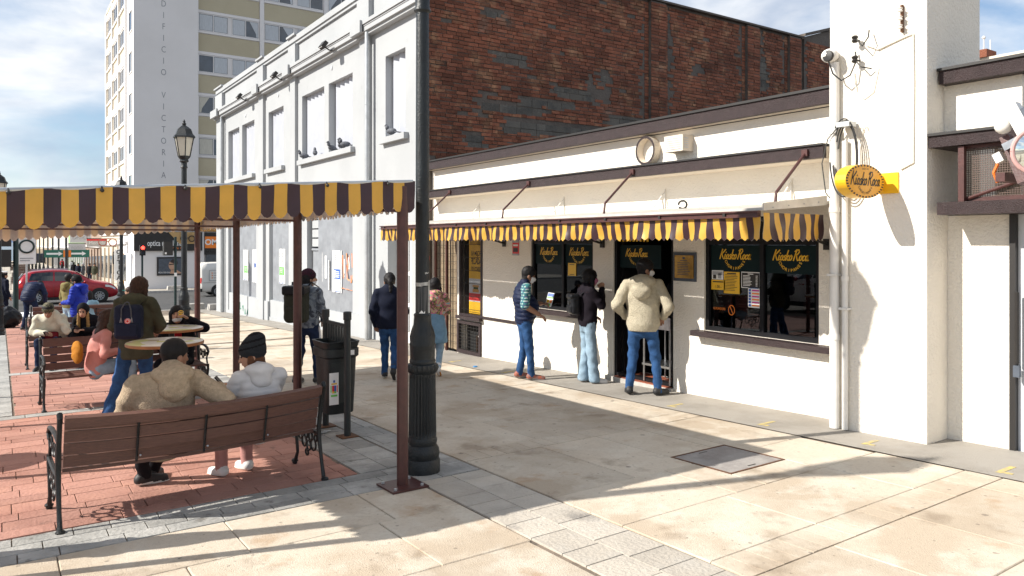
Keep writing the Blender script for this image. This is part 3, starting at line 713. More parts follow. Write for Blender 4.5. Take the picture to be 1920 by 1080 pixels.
# awning canopy and valance
mat('valance_yellow', (.76, .44, .075), .42, translucent=.30, var=.1, vscale=5); mat('valance_brown', (.055, .026, .033), .36, translucent=.2, var=.2, vscale=5); mat('valance_white', (.78, .76, .73), .5, translucent=.45)
def valance(A, e, n, length, sw, top_h, depth, wave=.02, pointed=False, seed=0, slope=0, cols=4, rows=5, irregular=0, inner=True):
    """striped fabric strip: A start top, e along, n outward; stripes sw wide; scalloped lower edge"""
    rnd = random.Random(seed); A, e, n = Vector(A), Vector(e), Vector(n); mb = MB(); mi = MB(); ns_ = max(1, round(length / sw)); sw = length / ns_
    ph = rnd.random() * 6; grid = {}
    def w(s, t): return wave * t * (math.sin(s * 2 * math.pi / (sw * 5.3) + ph) * .7 + .6 * math.sin(s * 4.1 + ph * 2)) + irregular * t * math.sin(s * 9.3 + 2 * math.sin(s * 3.3)) + wave * .25 * math.sin(s * 17 + t * 5)
    for k in range(ns_):
        dd = depth * (1 + .05 * (rnd.random() - .5)); col = []
        for c in range(cols + 1):
            f = c / cols; s = (k + f) * sw
            edge = (1 - (abs(2 * f - 1)) ** 2.2) * sw * .42 if not pointed else (1 - abs(2 * f - 1)) * sw * .35
            h = dd - sw * .40 + edge; cl = []
            for r_ in range(rows + 1):
                t = r_ / rows; cl.append(A + e * s + n * w(s, t) + Vector((0, 0, slope * s - h * t)) + e * irregular * .6 * t * math.sin(s * 7))
            col.append(cl)
        for c in range(cols):
            for r_ in range(rows):
                q = [col[c][r_], col[c + 1][r_], col[c + 1][r_ + 1], col[c][r_ + 1]]
                mb.poly(q, k % 2); mi.poly([p - n * .004 for p in q], 0)
    return mb, mi
def weld(o):
    import bmesh
    b = bmesh.new(); b.from_mesh(o.data); bmesh.ops.remove_doubles(b, verts=b.verts, dist=.0004); b.to_mesh(o.data); b.free()
    o.data.polygons.foreach_set('use_smooth', [True] * len(o.data.polygons)); return o
def add_valance(parent, **k):
    a, b = valance(**k)
    weld(part('valance', a, ['valance_yellow', 'valance_brown'], parent, fix=False, label='yellow and dark brown striped scalloped fabric valance')); weld(part('valance_lining', b, 'valance_white', parent, fix=False))
aw = thing('awning', 'long sheet metal awning with yellow and brown striped valance over kiosk', 'awning', (6.8, 9, 2.3))
AX = 6.10
part('canopy', MB().prism([(AX, 2.305), (KX - .002, 2.42), (KX - .002, 2.445), (AX, 2.33)], 4.60, 13.25, 'y'), 'sheet_metal', aw)
part('gutter', MB().box(AX - .05, AX, 4.62, 13.3, 2.235, 2.30).box(AX - .075, AX - .05, 4.60, 13.32, 2.235, 2.25).box(AX - .07, AX - .05, 4.60, 13.32, 2.285, 2.30), 'brown_steel', aw)
for k in range(10): part('gutter_clip', MB().box(AX - .068, AX - .0501, 5.0 + k * .9, 5.03 + k * .9, 2.25, 2.285), 'ink_black', aw)
part('end_flashing', MB().prism([(AX - .04, 2.30), (7.10, 2.38), (7.10, 2.48), (AX - .04, 2.37)], 4.555, 4.57, 'y'), 'sheet_metal', aw)
for k in range(4): part('rivet', MB().sphere((6.2 + k * .25, 4.552, 2.335 + k * .024), .007, 6), 'ink_grey', aw)
add_valance(aw, A=(AX - .035, 13.3, 2.24), e=(0, -1, 0), n=(-1, 0, 0), length=8.7, sw=.083, top_h=0, depth=.235, wave=.026, pointed=True, seed=3, irregular=.022)
add_valance(aw, A=(AX - .02, 4.575, 2.28), e=(1, 0, 0), n=(0, -1, 0), length=1.0, sw=.083, top_h=0, depth=.28, wave=.035, pointed=True, seed=5, irregular=.03)
for yy in (9.75, 7.36, 4.75, 12.3):
    part('stay_rod', MB().tube([(7.02, yy, 2.94), (6.52, yy, 2.50), (6.50, yy, 2.35)], .016, 8), 'brown_steel', aw); part('rod_bracket', MB().box(6.99, 7.019, yy - .035, yy + .035, 2.90, 2.97), 'brown_steel', aw)
for yy in (11.9, 9.35, 7.15, 5.2): part('brace', MB().tube([(KX - .01, yy, 2.68), (7.18, yy, 2.44)], .009, 6).tube([(KX - .012, yy, 2.71), (KX - .012, yy, 2.45)], .009, 6), 'white_plastic', aw)
for yy in (11.05, 8.42, 4.75): part('bracket', MB().tube([(KX - .02, yy, 1.97), (6.75, yy, 2.14), (6.2, yy, 2.24)], .018, 6).box(KX - .03, KX - .001, yy - .04, yy + .04, 1.91, 2.03), 'ink_black', aw)
cc = thing('canopy_cable', 'loop of pale cable lying on the metal canopy', 'cable', (7.2, 6.5, 2.48))
part('loop', MB().tube([(7.1, 6.55 + .07 * math.cos(a), 2.465 + .05 * math.sin(a)) for a in np.linspace(0, 5.6, 14)], .014, 6), 'cable_black', cc); part('run', MB().tube([(7.3, 6.5 - .15 * k, 2.462 + .012 * math.sin(k * 1.7)) for k in range(13)], .009, 5), 'cable_cream', cc)
# ring and ventilation box on the eave
rg = thing('ring_emblem', 'dark brown concrete ring standing upright on the kiosk eave', 'ring', (7.1, 7.45, 3.05))
def oval(c, ry, rz, r, x0, x1, n=32):
    mb = MB()
    for k in range(n):
        a, b = 2 * math.pi * k / n, 2 * math.pi * (k + 1) / n
        for (ra, rb) in ((1, 1 - r),):
            P_ = lambda q, s_, x: (x, c[1] + ry * s_ * math.cos(q), c[2] + rz * s_ * math.sin(q))
            mb.poly([P_(a, 1, x0), P_(b, 1, x0), P_(b, 1 - r, x0), P_(a, 1 - r, x0)]); mb.poly([P_(a, 1, x0), P_(a, 1, x1), P_(b, 1, x1), P_(b, 1, x0)], 1); mb.poly([P_(a, 1 - r, x0), P_(b, 1 - r, x0), P_(b, 1 - r, x1), P_(a, 1 - r, x1)], 1); mb.poly([P_(a, 1, x1), P_(a, 1 - r, x1), P_(b, 1 - r, x1), P_(b, 1, x1)])
    return mb
part('ring', oval((7.2, 7.42, 3.25), .185, .20, .17, 7.30, 7.42 - .002), ['brown_paint', 'cream_render'], rg, fix=False)
vb = thing('vent_box', 'cream louvred ventilation box mounted beside the ring emblem', 'vent', (7.25, 6.8, 3.25))
part('housing', MB().box(7.22, KX - .001, 6.66, 6.98, 3.17, 3.38), 'cream_render', vb)
for k in range(6): part('louvre', MB().box(7.212, 7.219, 6.70, 6.94, 3.20 + k * .028, 3.21 + k * .028), 'pale_grey', vb)
for k in range(5): part('louvre', MB().box(7.25, 7.32, 6.652, 6.659, 3.21 + k * .03, 3.22 + k * .03), 'pale_grey', vb)
# ================================================================== white pillar and the block right of it
pil = thing('white_pillar', 'tall white rendered pillar block at the right end of the kiosk', 'pillar', (7.5, 4.0, gz(4.0)))
part('shaft', MB().box(7.10, 8.14, 3.54, 4.52, -.1, 4.62), 'white_render', pil)
part('cornice', MB().box(7.0, 8.24, 3.44, 4.62, 4.62, 4.75).box(7.05, 8.19, 3.49, 4.57, 4.56, 4.62), 'white_render', pil)
def pipe(name, label, x, y, z0, z1, r, rings, parent=None, m='white_plastic', cat='pipe'):
    t = thing(name, label, cat, (x, y, z0))
    part('tube', MB().lathe([(r, z0), (r, z1)], 14, (x, y, 0)), m, t, True)
    for z in rings: part('collar', MB().lathe([(r + .007, z), (r + .007, z + .05)], 14, (x, y, 0)), m, t, True)
    part('clip', MB().box(x - r - .012, x + r + .03, y - .05, y + .05, (z0 + z1) * .42, (z0 + z1) * .42 + .022), m, t)
    return t
pipe('drain_pipe', 'thick cream downpipe on the pillar beneath the round camera', 7.05, 4.44, gz(4.4) + .01, 3.83, .048, (3.1, 1.0, 2.3))
pipe('conduit_pipe', 'thin cream conduit pipe on the pillar beside the thicker downpipe', 7.06, 4.33, gz(4.3) + .01, 3.02, .030, (1.6,))
# white pillar fittings
ov = thing('oval_sign', 'yellow oval hanging sign reading Kiosko Roca on the white pillar', 'sign', (6.75, 3.95, 2.55))
SC = Vector((6.69, 3.90, 2.565)); A_, B_ = .325, .158
def ell(k, n=40): a = 2 * math.pi * k / n; return A_ * math.cos(a), B_ * math.sin(a)
# the sign box: its face looks along -y (towards the camera), depth along +y
body = MB()
for k in range(40):
    (a, b), (c, d) = ell(k), ell(k + 1)
    body.poly([(SC.x + a, SC.y, SC.z + b), (SC.x + c, SC.y, SC.z + d), (SC.x + c, SC.y + .11, SC.z + d), (SC.x + a, SC.y + .11, SC.z + b)])
body.poly([(SC.x + ell(k)[0], SC.y + .11, SC.z + ell(k)[1]) for k in range(40)])
part('box', body, 'yellow_paint', ov, True)
part('face', MB().poly([(SC.x + ell(k)[0], SC.y, SC.z + ell(k)[1]) for k in reversed(range(40))]), 'yellow_deep', ov, fix=False)
st = MB()
for k in range(0, 72, 2):
    q = []
    for (kk, s_) in ((k, .985), (k + 1, .985), (k + 1, .88), (k, .88)):
        a = 2 * math.pi * kk / 72; q.append((SC.x + A_ * s_ * math.cos(a), SC.y - .002, SC.z + B_ * s_ * math.sin(a)))
    st.poly(q)
script(st, 'Kiosko Roca', (SC.x, SC.y - .002, SC.z + .012), (1, 0, 0), (0, 0, 1), .060, .24)
arc_word(st, 'CHORIPANES', (SC.x, SC.y - .002, SC.z + .012), (1, 0, 0), (0, 0, 1), .125, .034, R(215), R(325)); add_text(st, 'DESDE 1932', (SC.x, SC.y - .002, SC.z + .115), (1, 0, 0), (0, 0, 1), .022)
part('lettering', st, 'ink_black', ov, fix=False)
part('bracket', MB().box(SC.x + .25, 7.084, SC.y + .045, SC.y + .065, SC.z - .07, SC.z + .07), 'yellow_paint', ov)
part('bracket_plate', MB().box(7.085, 7.099, SC.y - .10, SC.y + .09, SC.z - .10, SC.z + .10), 'yellow_paint', ov)
cb = thing('cable_coil', 'hanging coil of black cables tied to the pillar above the oval sign', 'cable', (7.0, 4.25, 2.6))
for k in range(4):
    o_ = .016 * k; pts = [(7.03 - .02 * k, 4.33 + (.10 + o_) * math.cos(a) - .04, 2.84 + .34 * math.sin(a) * (1 + .05 * k)) for a in np.linspace(.3 + .2 * k, 5.9 + .1 * k, 26)]
    part('loop', MB().tube(pts, .0075, 5), 'cable_black', cb, True)
part('tie', MB().box(6.95, 7.08, 4.22, 4.36, 3.15, 3.20), 'galvanised', cb)
part('tail', MB().tube([(7.0, 4.35, 3.18), (6.98, 4.47, 3.05), (6.97, 4.53, 2.8), (6.99, 4.5, 2.5), (7.03, 4.44, 2.4)], .006, 5), 'cable_black', cb)
for k in range(2): part('pale_loop', MB().tube([(7.085, 4.18 - .05 * k + .05 * math.cos(a), 2.85 + .3 * math.sin(a)) for a in np.linspace(-1.4, 2.2, 16)], .004, 5), 'cable_cream', cb)
cv = thing('dome_camera', 'round white security camera with dark lens on top of the downpipe', 'camera', (6.98, 4.46, 3.9))
part('housing', MB().sphere((7.0, 4.46, 3.90), .085, 16, sc=(1, 1, .85)).box(7.0, 7.099, 4.42, 4.5, 3.88, 3.94), 'white_plastic', cv, True); part('lens', MB().lathe([(.001, -.02), (.052, -.012), (.058, 0), (.055, .02)], 16, (6.935, 4.44, 3.885), axis='x'), 'ink_black', cv, True)
part('cable', MB().tube([(6.95, 4.44, 3.83), (6.96, 4.40, 3.70), (6.98, 4.32, 3.62), (7.0, 4.24, 3.66), (7.04, 4.2, 3.8), (7.06, 4.22, 3.9)], .008, 5), 'cable_black', cv)
ins = thing('wire_insulators', 'pair of dark porcelain insulators with black wires beside the round camera', 'insulator', (7.05, 4.2, 3.8))
for z in (3.78, 3.98): part('insulator', MB().lathe([(.02, 0), (.034, .02), (.022, .035), (.034, .055), (.02, .07)], 10, (7.02, 4.2, z)).tube([(7.02, 4.2, z + .03), (7.1, 4.2, z + .03)], .01, 5), 'ink_black', ins, True)
part('wire', MB().tube([(7.02, 4.2, 4.03), (6.98, 4.1, 3.92), (7.0, 4.05, 4.0), (7.05, 4.07, 4.08)], .007, 5).tube([(7.02, 4.2, 3.81), (6.99, 4.12, 3.72), (7.06, 4.05, 3.7)], .007, 5), 'cable_black', ins)
part('pale_wire', MB().tube([(7.085, 4.12, 3.95), (7.085, 4.0, 3.88), (7.09, 3.80, 3.93), (7.09, 3.66, 3.955), (7.09, 3.655, 3.5), (7.09, 3.66, 2.74), (7.09, 3.78, 2.69)], .008, 6).tube([(7.085, 4.25, 3.7), (7.085, 4.22, 3.5), (7.085, 4.15, 3.42), (7.085, 4.05, 3.48), (7.085, 4.0, 3.7)], .005, 5), 'cable_cream', ins)
ins2 = thing('porcelain_spools', 'three small porcelain spools one above another high on the pillar', 'insulator', (7.06, 3.75, 4.2))
for z in (4.02, 4.10, 4.18): part('spool', MB().lathe([(.012, 0), (.024, .008), (.014, .02), (.024, .034), (.012, .04)], 10, (7.045, 3.76, z)), 'white_plastic', ins2, True)
part('strap', MB().box(7.06, 7.098, 3.752, 3.768, 3.99, 4.25), 'rust', ins2)
# block to the right
rb = thing('right_block', 'white building block with brown bands and wire mesh vent right of pillar', 'building', (7.6, 3.0, gz(3)))
part('wall', MB().box(7.49, 7.70, 3.0, 3.539, -.1, 2.245).box(7.42, 7.70, 2.88, 3.539, 2.975, 3.475).box(7.49, 7.7, -2.0, 2.1, -.1, 2.245), 'white_render', rb)
part('return_wall', MB().box(7.701, 9.5, 2.88, 3.0, -.1, 3.475).box(7.7, 9.5, -2.0, 2.88, 2.36, 2.5), 'white_render', rb)
part('upper_band', MB().box(7.28, 7.8, 2.80, 3.52, 3.476, 3.60), 'brown_paint', rb); part('upper_cap', MB().box(7.26, 7.82, 2.78, 3.53, 3.60, 3.625), 'ink_black', rb)
part('middle_band', MB().box(7.12, 7.7, -2.0, 3.539, 2.87, 2.975), 'brown_paint', rb); part('middle_cap', MB().box(7.10, 7.5, -2.0, 3.538, 2.976, 3.0), 'ink_black', rb)
part('lower_band', MB().box(7.12, 7.7, -2.0, 3.46, 2.246, 2.36), 'brown_paint', rb)
part('vent_back', MB().box(7.98, 8.0, -2.0, 3.2, 2.36, 2.87).box(7.7, 8.0, 3.2, 3.22, 2.36, 2.87), 'cream_render', rb)
vf = part('vent_frame', MB().box(7.22, 7.26, 3.28, 3.32, 2.361, 2.869).box(7.15, 7.20, 3.24, 3.29, 2.361, 2.86).box(7.22, 7.26, -2, 3.28, 2.361, 2.40).box(7.22, 7.26, -2, 3.28, 2.84, 2.869).tube([(7.21, 3.26, 2.38), (7.21, 2.4, 2.66)], .016, 6), 'brown_steel', rb)
wire = MB()
for k in range(40): wire.box(7.236, 7.241, 2.48 + k * .02, 2.484 + k * .02, 2.40, 2.84)
for k in range(22): wire.box(7.232, 7.236, 2.46, 3.28, 2.405 + k * .02, 2.409 + k * .02)
part('wire_mesh', wire, 'mesh_wire', vf)
dr = part('metal_door', MB().box(7.52, 7.56, 2.12, 2.95, gz(2.5) - .02, 2.244), 'pale_grey', rb); part('door_frame', MB().box(7.46, 7.58, 2.95, 2.999, gz(3) - .1, 2.244), 'ink_black', rb)
part('chain', MB().tube([(7.44, 2.93, 1.55 - k * .03 + .0) for k in range(22)], .018, 5), 'ink_black', dr); part('padlock', MB().box(7.41, 7.45, 2.90, 2.95, .80, .90), 'slate', dr)
bc = thing('brick_parapet', 'sunlit brick parapet with chimney stub beyond the right block', 'wall', (13.6, 5, 3.5))
bw = part('wall', MB().box(13.5, 13.8, 2.5, 6.2, 2.0, 5.0), 'mortar', bc)
pm = make_mesh('brick', MB().box(-.012, 0, -.12, .12, -.032, .032), 'brick_red')
for r_ in range(10):
    for k in range(9):
        link('brick', pm, bw, loc=(13.5, 3.95 + k * .255 + (r_ % 2) * .12, 4.2 + r_ * .08))
part('coping', MB().box(13.45, 13.85, 2.4, 6.25, 5.0, 5.05), 'cream_render', bc); part('chimney_stub', MB().box(13.4, 13.75, 5.72, 5.9, 5.05, 5.18), 'brick_red', bc); part('antenna', MB().tube([(13.6, 5.85, 5.18), (13.6, 5.85, 5.42)], .012, 5).sphere((13.6, 5.85, 5.42), .03, 8).tube([(13.6, 5.75, 5.18), (13.6, 5.75, 5.36)], .01, 5), 'white_plastic', bc)
# convex traffic mirror and street camera on a bracket at the right edge
mr_ = thing('convex_mirror', 'round convex mirror with pink rim on a brown bracket at right edge', 'mirror', (6.9, 2.6, 2.5))
ax = Vector((-.80, -.55, -.08)).normalized(); c0 = Vector((6.58, 2.44, 2.70)); u_ = ax.cross(Vector((0, 0, 1))).normalized(); v_ = u_.cross(ax)
mb = MB(); n = 32; rings = 6; Rm = .165
for r_ in range(rings):
    for k in range(n):
        q = []
        for (rr, kk) in ((r_, k), (r_ + 1, k), (r_ + 1, k + 1), (r_, k + 1)):
            a = 2 * math.pi * kk / n; f = rr / rings; q.append(c0 + (u_ * math.cos(a) + v_ * math.sin(a)) * Rm * f + ax * (.05 * (1 - f * f)))
        mb.poly(q)
weld(part('glass', mb, 'mirror', mr_, fix=False))
rim = MB(); rim.tube([c0 + (u_ * math.cos(a) + v_ * math.sin(a)) * (Rm + .01) for a in np.linspace(0, 2 * math.pi, 33)], .016, 8)
mat('pink_rim', (.55, .33, .31), .5); part('rim', rim, 'pink_rim', mr_, True)
part('back_shell', MB().poly([c0 - ax * .02 + (u_ * math.cos(a) + v_ * math.sin(a)) * Rm for a in np.linspace(0, 2 * math.pi, 33)[:-1]]), 'white_plastic', mr_)
part('arm', MB().obox((6.72, 2.66, 2.66), (.07, .07, .42), Matrix.Rotation(R(-22), 3, 'X') @ Matrix.Rotation(R(8), 3, 'Y')).obox((6.85, 2.74, 2.52), (.40, .07, .07)), 'brown_steel', mr_)
sc_ = thing('street_camera', 'white boxy street camera with grey fins on the mirror bracket', 'camera', (6.7, 2.7, 2.9))
rot = Matrix.Rotation(R(-25), 3, 'X')
part('body', MB().obox((6.66, 2.60, 2.95), (.10, .10, .30), rot), 'white_plastic', sc_); part('fins', MB().obox((6.66, 2.52, 2.93), (.08, .05, .26), rot), 'slate', sc_)
part('sensor', MB().sphere((6.66, 2.72, 2.93), .065, 12), 'white_plastic', sc_, True); part('clamp', MB().obox((6.69, 2.66, 2.78), (.10, .12, .06), rot), 'steel', sc_)
part('junction_box', MB().obox((6.68, 2.76, 2.68), (.05, .06, .08), rot), 'white_plastic', sc_); part('cable', MB().tube([(6.66, 2.76, 2.63), (6.66, 2.79, 2.56), (6.68, 2.77, 2.48)], .014, 6), 'orange_cable', sc_)
# ================================================================== grey two-storey building with brick party wall
GX = 7.25
gb = thing('grey_building', 'pale grey two-storey building with boarded windows and brick side wall', 'building', (GX, 22, gz(22)))
UW = [(28.25, 29.89), (26.31, 27.85), (23.1, 24.66), (19.55, 21.37), (17.6, 19.20), (14.66, 15.67)]
GO = [(26.1, 29.9, -.62, 2.9), (22.6, 24.6, -.45, 2.9), (17.6, 20.95, -.2, 2.95), (14.35, 15.55, -.3, 2.35)]
holes = [(a, b, 4.36, 6.22) for a, b in UW] + GO
part('front_wall', wall_cells(MB(), GX, GX + .35, 13.762, 31.4, -1.1, 7.9, holes), 'grey_white_paint', gb)
part('end_wall', MB().box(GX, 24, 31.401, 31.6, -1.2, 7.9), 'grey_white_paint', gb)
part('roof', MB().box(GX + .3, 24, 13.95, 31.4, 7.3, 7.4), 'roof_dark', gb)
part('plinth', MB().box(GX - .05, GX - .001, 16.7, 17.6, -.6, .22).box(GX - .05, GX - .001, 20.95, 22.6, -.7, .16).box(GX - .05, GX - .001, 24.6, 26.1, -.9, .05), 'grey_white_paint', gb)
cor = MB().box(GX - .16, GX - .001, 13.77, 31.5, 6.86, 7.0).box(GX - .22, GX - .161, 13.77, 31.55, 6.93, 7.12).box(GX - .26, GX - .221, 13.77, 31.6, 7.08, 7.14).box(GX - .2601, GX - .16, 13.77, 31.55, 7.125, 7.16)
part('cornice', cor, 'grey_white_paint', gb); part('cornice_painted_shadow', MB().box(GX - .235, GX - .222, 13.78, 31.54, 7.04, 7.055), 'ink_grey', gb)  # raised grey strip painted as the cornice's shadow line; no gap is cut
part('parapet_coping', MB().box(GX - .10, GX + .45, 13.77, 31.5, 7.9, 8.06).box(GX - .06, GX - .001, 13.77, 31.5, 7.82, 7.9), 'grey_white_paint', gb)
for (a, b) in ((30.5, 31.42), (25.0, 25.5), (21.75, 22.2), (16.45, 16.95)):
    part('pilaster', MB().box(GX - .09, GX - .0008, a, b, -1.0, 6.859), 'grey_white_paint', gb)
    part('parapet_pier', MB().box(GX - .12, GX - .0009, a - .1, b + .1, 7.16, 7.819), 'grey_white_paint', gb); part('pier_cap', MB().box(GX - .16, GX + .47, a - .15, b + .15, 8.061, 8.12), 'grey_white_paint', gb)
    part('cornice_block', MB().box(GX - .32, GX - .2605, a - .05, b + .05, 6.9, 7.18), 'grey_white_paint', gb)
def corr(mb, x, y0, y1, z0, z1, pitch=.31, amp=.045):
    n = int((y1 - y0) / pitch * 4); p = [(y0 + (y1 - y0) * k / n, x + amp * math.sin(2 * math.pi * k / 4)) for k in range(n + 1)]
    for (a, xa), (b, xb) in zip(p, p[1:]): mb.poly([(xa, a, z0), (xa, a, z1), (xb, b, z1), (xb, b, z0)])
    return mb
for (a, b) in UW:
    part('window_board', corr(MB(), GX + .16, a, b, 4.36, 6.22, .30, .03), 'corrugated_white', gb, label='white corrugated sheet boarding an upper window')
part('window_board', corr(MB(), GX + .12, 26.1, 29.9, .05, 2.9), 'corrugated_grey', gb); part('window_board', corr(MB(), GX + .12, 22.6, 24.6, .1, 2.9), 'corrugated_grey', gb); part('window_board', corr(MB(), GX + .06, 17.6, 20.15, .17, 2.95), 'corrugated_grey', gb)
part('low_wall', MB().box(GX + .03, GX + .34, 26.1, 29.9, -1.0, .05), 'grey_white_paint', gb); part('low_wall', MB().box(GX + .03, GX + .34, 22.6, 24.6, -1, .10), 'grey_white_paint', gb); part('low_wall', MB().box(GX + .01, GX + .34, 17.6, 20.15, -1, .17), 'grey_white_paint', gb)
part('side_door', MB().box(GX + .16, GX + .2, 20.2, 20.9, -.5, 1.75).box(GX + .12, GX + .15, 20.16, 20.94, 1.75, 1.81), 'corrugated_grey', gb)
for k in range(4): part('vent_panel', MB().box(GX + .12, GX + .2, 20.25, 20.85, 1.86 + k * .26, 2.08 + k * .26), 'grey_white_paint', gb)
pd = part('panelled_door', MB().box(GX + .26, GX + .31, 14.35, 15.55, -.3, 2.35), 'white_gloss', gb)
for k in range(2):
    for z0, z1 in ((.0, .55), (.65, 1.25), (1.35, 2.1)): part('door_panel', MB().box(GX + .235, GX + .259, 14.47 + k * .5, 14.85 + k * .5, z0, z1), 'grey_white_paint', pd)
for (a, b) in ((26.2, 30.0), (22.95, 24.8), (17.45, 21.5), (14.5, 15.8)):
    part('window_sill', MB().box(GX - .12, GX - .0007, a, b, 4.22, 4.355), 'grey_white_paint', gb)
for a, b in ((27.86, 28.24), (19.21, 19.54)): part('mullion_pier', MB().box(GX - .012, GX - .0006, a, b, 4.36, 6.22), 'grey_white_paint', gb)
pipe('building_downpipe', 'long grey downpipe on the grey building near its brick corner', GX - .16, 16.33, -.3, 6.9, .06, (5.2, 3.1, .9), m='galvanised')
pipe('end_downpipe', 'thin grey downpipe at the far corner of the grey building', GX - .14, 30.38, -.9, 6.86, .045, (5.2, 2.1), m='galvanised')
for i, (yy, w) in enumerate(((26.6, 'nearest the tower'), (22.6, 'in the middle of the cornice'), (18.45, 'above the twin boarded windows'))):
    t = thing('floodlight', 'small black floodlight on the grey cornice, ' + w, 'floodlight', (GX - .3, yy, 7.0), 0, 'floodlights on the grey cornice')
    part('housing', MB().obox((GX - .44, yy, 7.02), (.10, .26, .18), Matrix.Rotation(R(35), 3, 'Y')), 'ink_black', t); part('lens', MB().obox((GX - .487, yy, 6.99), (.012, .20, .12), Matrix.Rotation(R(35), 3, 'Y')), 'white_gloss', t); part('arm', MB().tube([(GX - .40, yy, 6.98), (GX - .30, yy, 6.92), (GX - .2, yy, 6.9)], .018, 6), 'ink_black', t)
for i, (yy, z) in enumerate(((27.4, 6.5), (23.6, 6.62), (19.0, 6.6))):
    o = part('cable_clip', MB().sphere((GX - .01, yy, z), .045, 8, sc=(.5, 1, 1.5)), 'pale_grey', gb)
# posters on the corrugated boards
def poster_draw(style):
    def f(m, o):
        lines(m, o, .42, 3, .42, .05, .022, 0, .35); lines(m, o, .44, 3, .24, .04, .012, 0, .25)
        if style == 'blue': rects(m, o, RT, UP, [(-.25, .25, -.20, .06, 1)]); lines(m, (o[0] - .001, o[1], o[2]), .25, 4, .0, .045, .02, 2, .2, x0=-.08); rects(m, (o[0] - .001, o[1], o[2]), RT, UP, [(-.22, -.12, -.17, .03, 2)])
        elif style == 'green': rects(m, o, RT, UP, [(-.25, .25, -.28, -.02, 3)]); lines(m, (o[0] - .001, o[1], o[2]), .4, 3, -.08, .05, .012, 2)
        else: lines(m, o, .3, 5, .05, .05, .012, 0); rects(m, o, RT, UP, [(-.1, .1, -.05, .1, 1)])
        lines(m, o, .35, 2, -.33, .05, .015, 0); rects(m, o, RT, UP, [(-.27, .27, -.535, -.515, 1)])
    return f
PM = ('ink_grey', 'blue_print', 'white_paper', 'green_print')
for (yy, z, h, stl, lab) in ((18.72, 1.22, 1.1, 'blue', 'white poster with blue box pasted on the corrugated boards near pipe'), (23.55, 1.22, 1.1, 'green', 'white poster with green box on the corrugated boards'), (26.55, 1.15, 1.15, 'plain', 'white notice poster on far corrugated boards, right of two'), (27.75, 1.15, 1.1, 'green', 'white notice poster on far corrugated boards, left of two')):
    notice('wall_poster', lab, yy, z, .62, h, 'white_paper', poster_draw(stl), PM, x=GX + (.03 if yy < 20 else .09), cat='poster', group='posters on the grey building', th=.006)
mat('graffiti_orange', (.85, .30, .12), .6); mat('graffiti_green', (.10, .38, .25), .6); mat('paint_patch', (.70, .70, .69), .7, var=.1)
gp_ = part('paint_patch', rects(MB(), (GX + .044, 19.4, 1.2), RT, UP, [(-.45, -.30, -.3, .5), (-.25, -.12, -.2, .42), (-.08, .08, -.5, .3), (1.12, 1.28, -.1, .35), (1.4, 1.62, .1, .4)]), 'paint_patch', gb, fix=False)
gr = MB()
for pts in ([(1.05, .5), (1.1, -.1), (1.3, .25), (1.35, -.1), (1.55, -.15)], [(1.3, .55), (1.4, .1), (1.5, .5), (1.66, .55), (1.68, .2)], [(.95, -.35), (1.7, -.38)], [(1.55, .5), (1.6, -.2), (1.7, .0)]):
    pv = [Vector((GX + .04, 19.4 - p[0], 1.15 + p[1])) for p in pts]; gr.tube(pv, .022, 5, flat=.3)
part('graffiti', gr, 'graffiti_orange', gb, label='orange graffiti scrawl on the corrugated boards')
gr = MB(); random.seed(4)
for k in range(7):
    y0 = 28.6 - k * .28; pv = [Vector((GX + .02, y0 - random.uniform(0, .25), -.30 - k * .06 + random.uniform(-.16, .16))) for _ in range(4)]; gr.tube(pv, .018, 5, flat=.3)
part('graffiti', gr, 'graffiti_green', gb, label='green graffiti scrawl on the low wall')
# pigeons on the sills
def pigeon_mb():
    mb = MB(); mb.sphere((0, 0, .09), .075, 12, sc=(.75, 1.5, .8)); mb.sphere((0, .10, .16), .04, 10, sc=(.9, 1, 1.2)); mb.sphere((0, .12, .20), .03, 10)
    mb.tube([(0, .145, .2), (0, .175, .19)], [.008, .002], 5); mb.tube([(0, -.08, .08), (0, -.22, .05)], [.04, .03], 6, flat=.4)
    for s in (-1, 1): mb.tube([(s * .02, .01, .04), (s * .02, .01, .0)], .006, 5)
    return mb
pgm = make_mesh('pigeon', pigeon_mb(), 'pigeon', 'all')
for i, (yy, rz, lab) in enumerate(((21.05, 1.2, 'grey pigeon leftmost on the twin window sill'), (20.15, -.3, 'grey pigeon stretching up, second from left on twin sill'), (18.85, 1.9, 'grey pigeon in the middle of the twin window sill'), (18.25, 2.4, 'grey pigeon beside the rightmost bird on twin sill'), (17.95, 1.0, 'grey pigeon rightmost on the twin window sill'), (15.25, .5, 'grey pigeon alone on the single window sill near corner'))):
    o = link('pigeon', pgm, None, (GX - .05, yy, 4.356), (0, 0, rz)); o.scale = (1.2,) * 3; tag(o, lab, 'pigeon', 'pigeons on the window sills')

# brick party wall (side of the grey building): mortar backing with real bricks
BY = 13.75
bp_ = [(GX + .352, -.5), (20.15, -.5), (20.15, 8.16), (13.6, 8.16), (GX + .352, 8.02)]
bwall = part('party_wall', MB().prism(bp_, BY, BY + .3, 'y').box(GX + .004, GX + .3515, BY, BY + .0105, -.5, 7.9).prism([(20.15, -.5), (24, -.5), (24, 8.9), (21.6, 8.66), (20.15, 8.22)], BY - .06, BY + .3, 'y'), 'mortar', gb)
piers = [(13.65, 14.2), (17.45, 17.99), (19.4, 19.95)]
for a, b in piers: part('brick_pier', MB().box(a, b, BY - .09, BY - .0005, 3.3, 8.14), 'mortar', gb)
part('wall_coping', MB().box(GX + .36, 20.1, BY - .12, BY + .35, 8.161, 8.21).prism([(20.1, 8.23), (21.6, 8.67), (24, 8.91), (24, 8.99), (21.6, 8.75), (20.1, 8.31)], BY - .14, BY + .35, 'y'), 'mortar', gb)
random.seed(21)
PH, PL = .083, .262
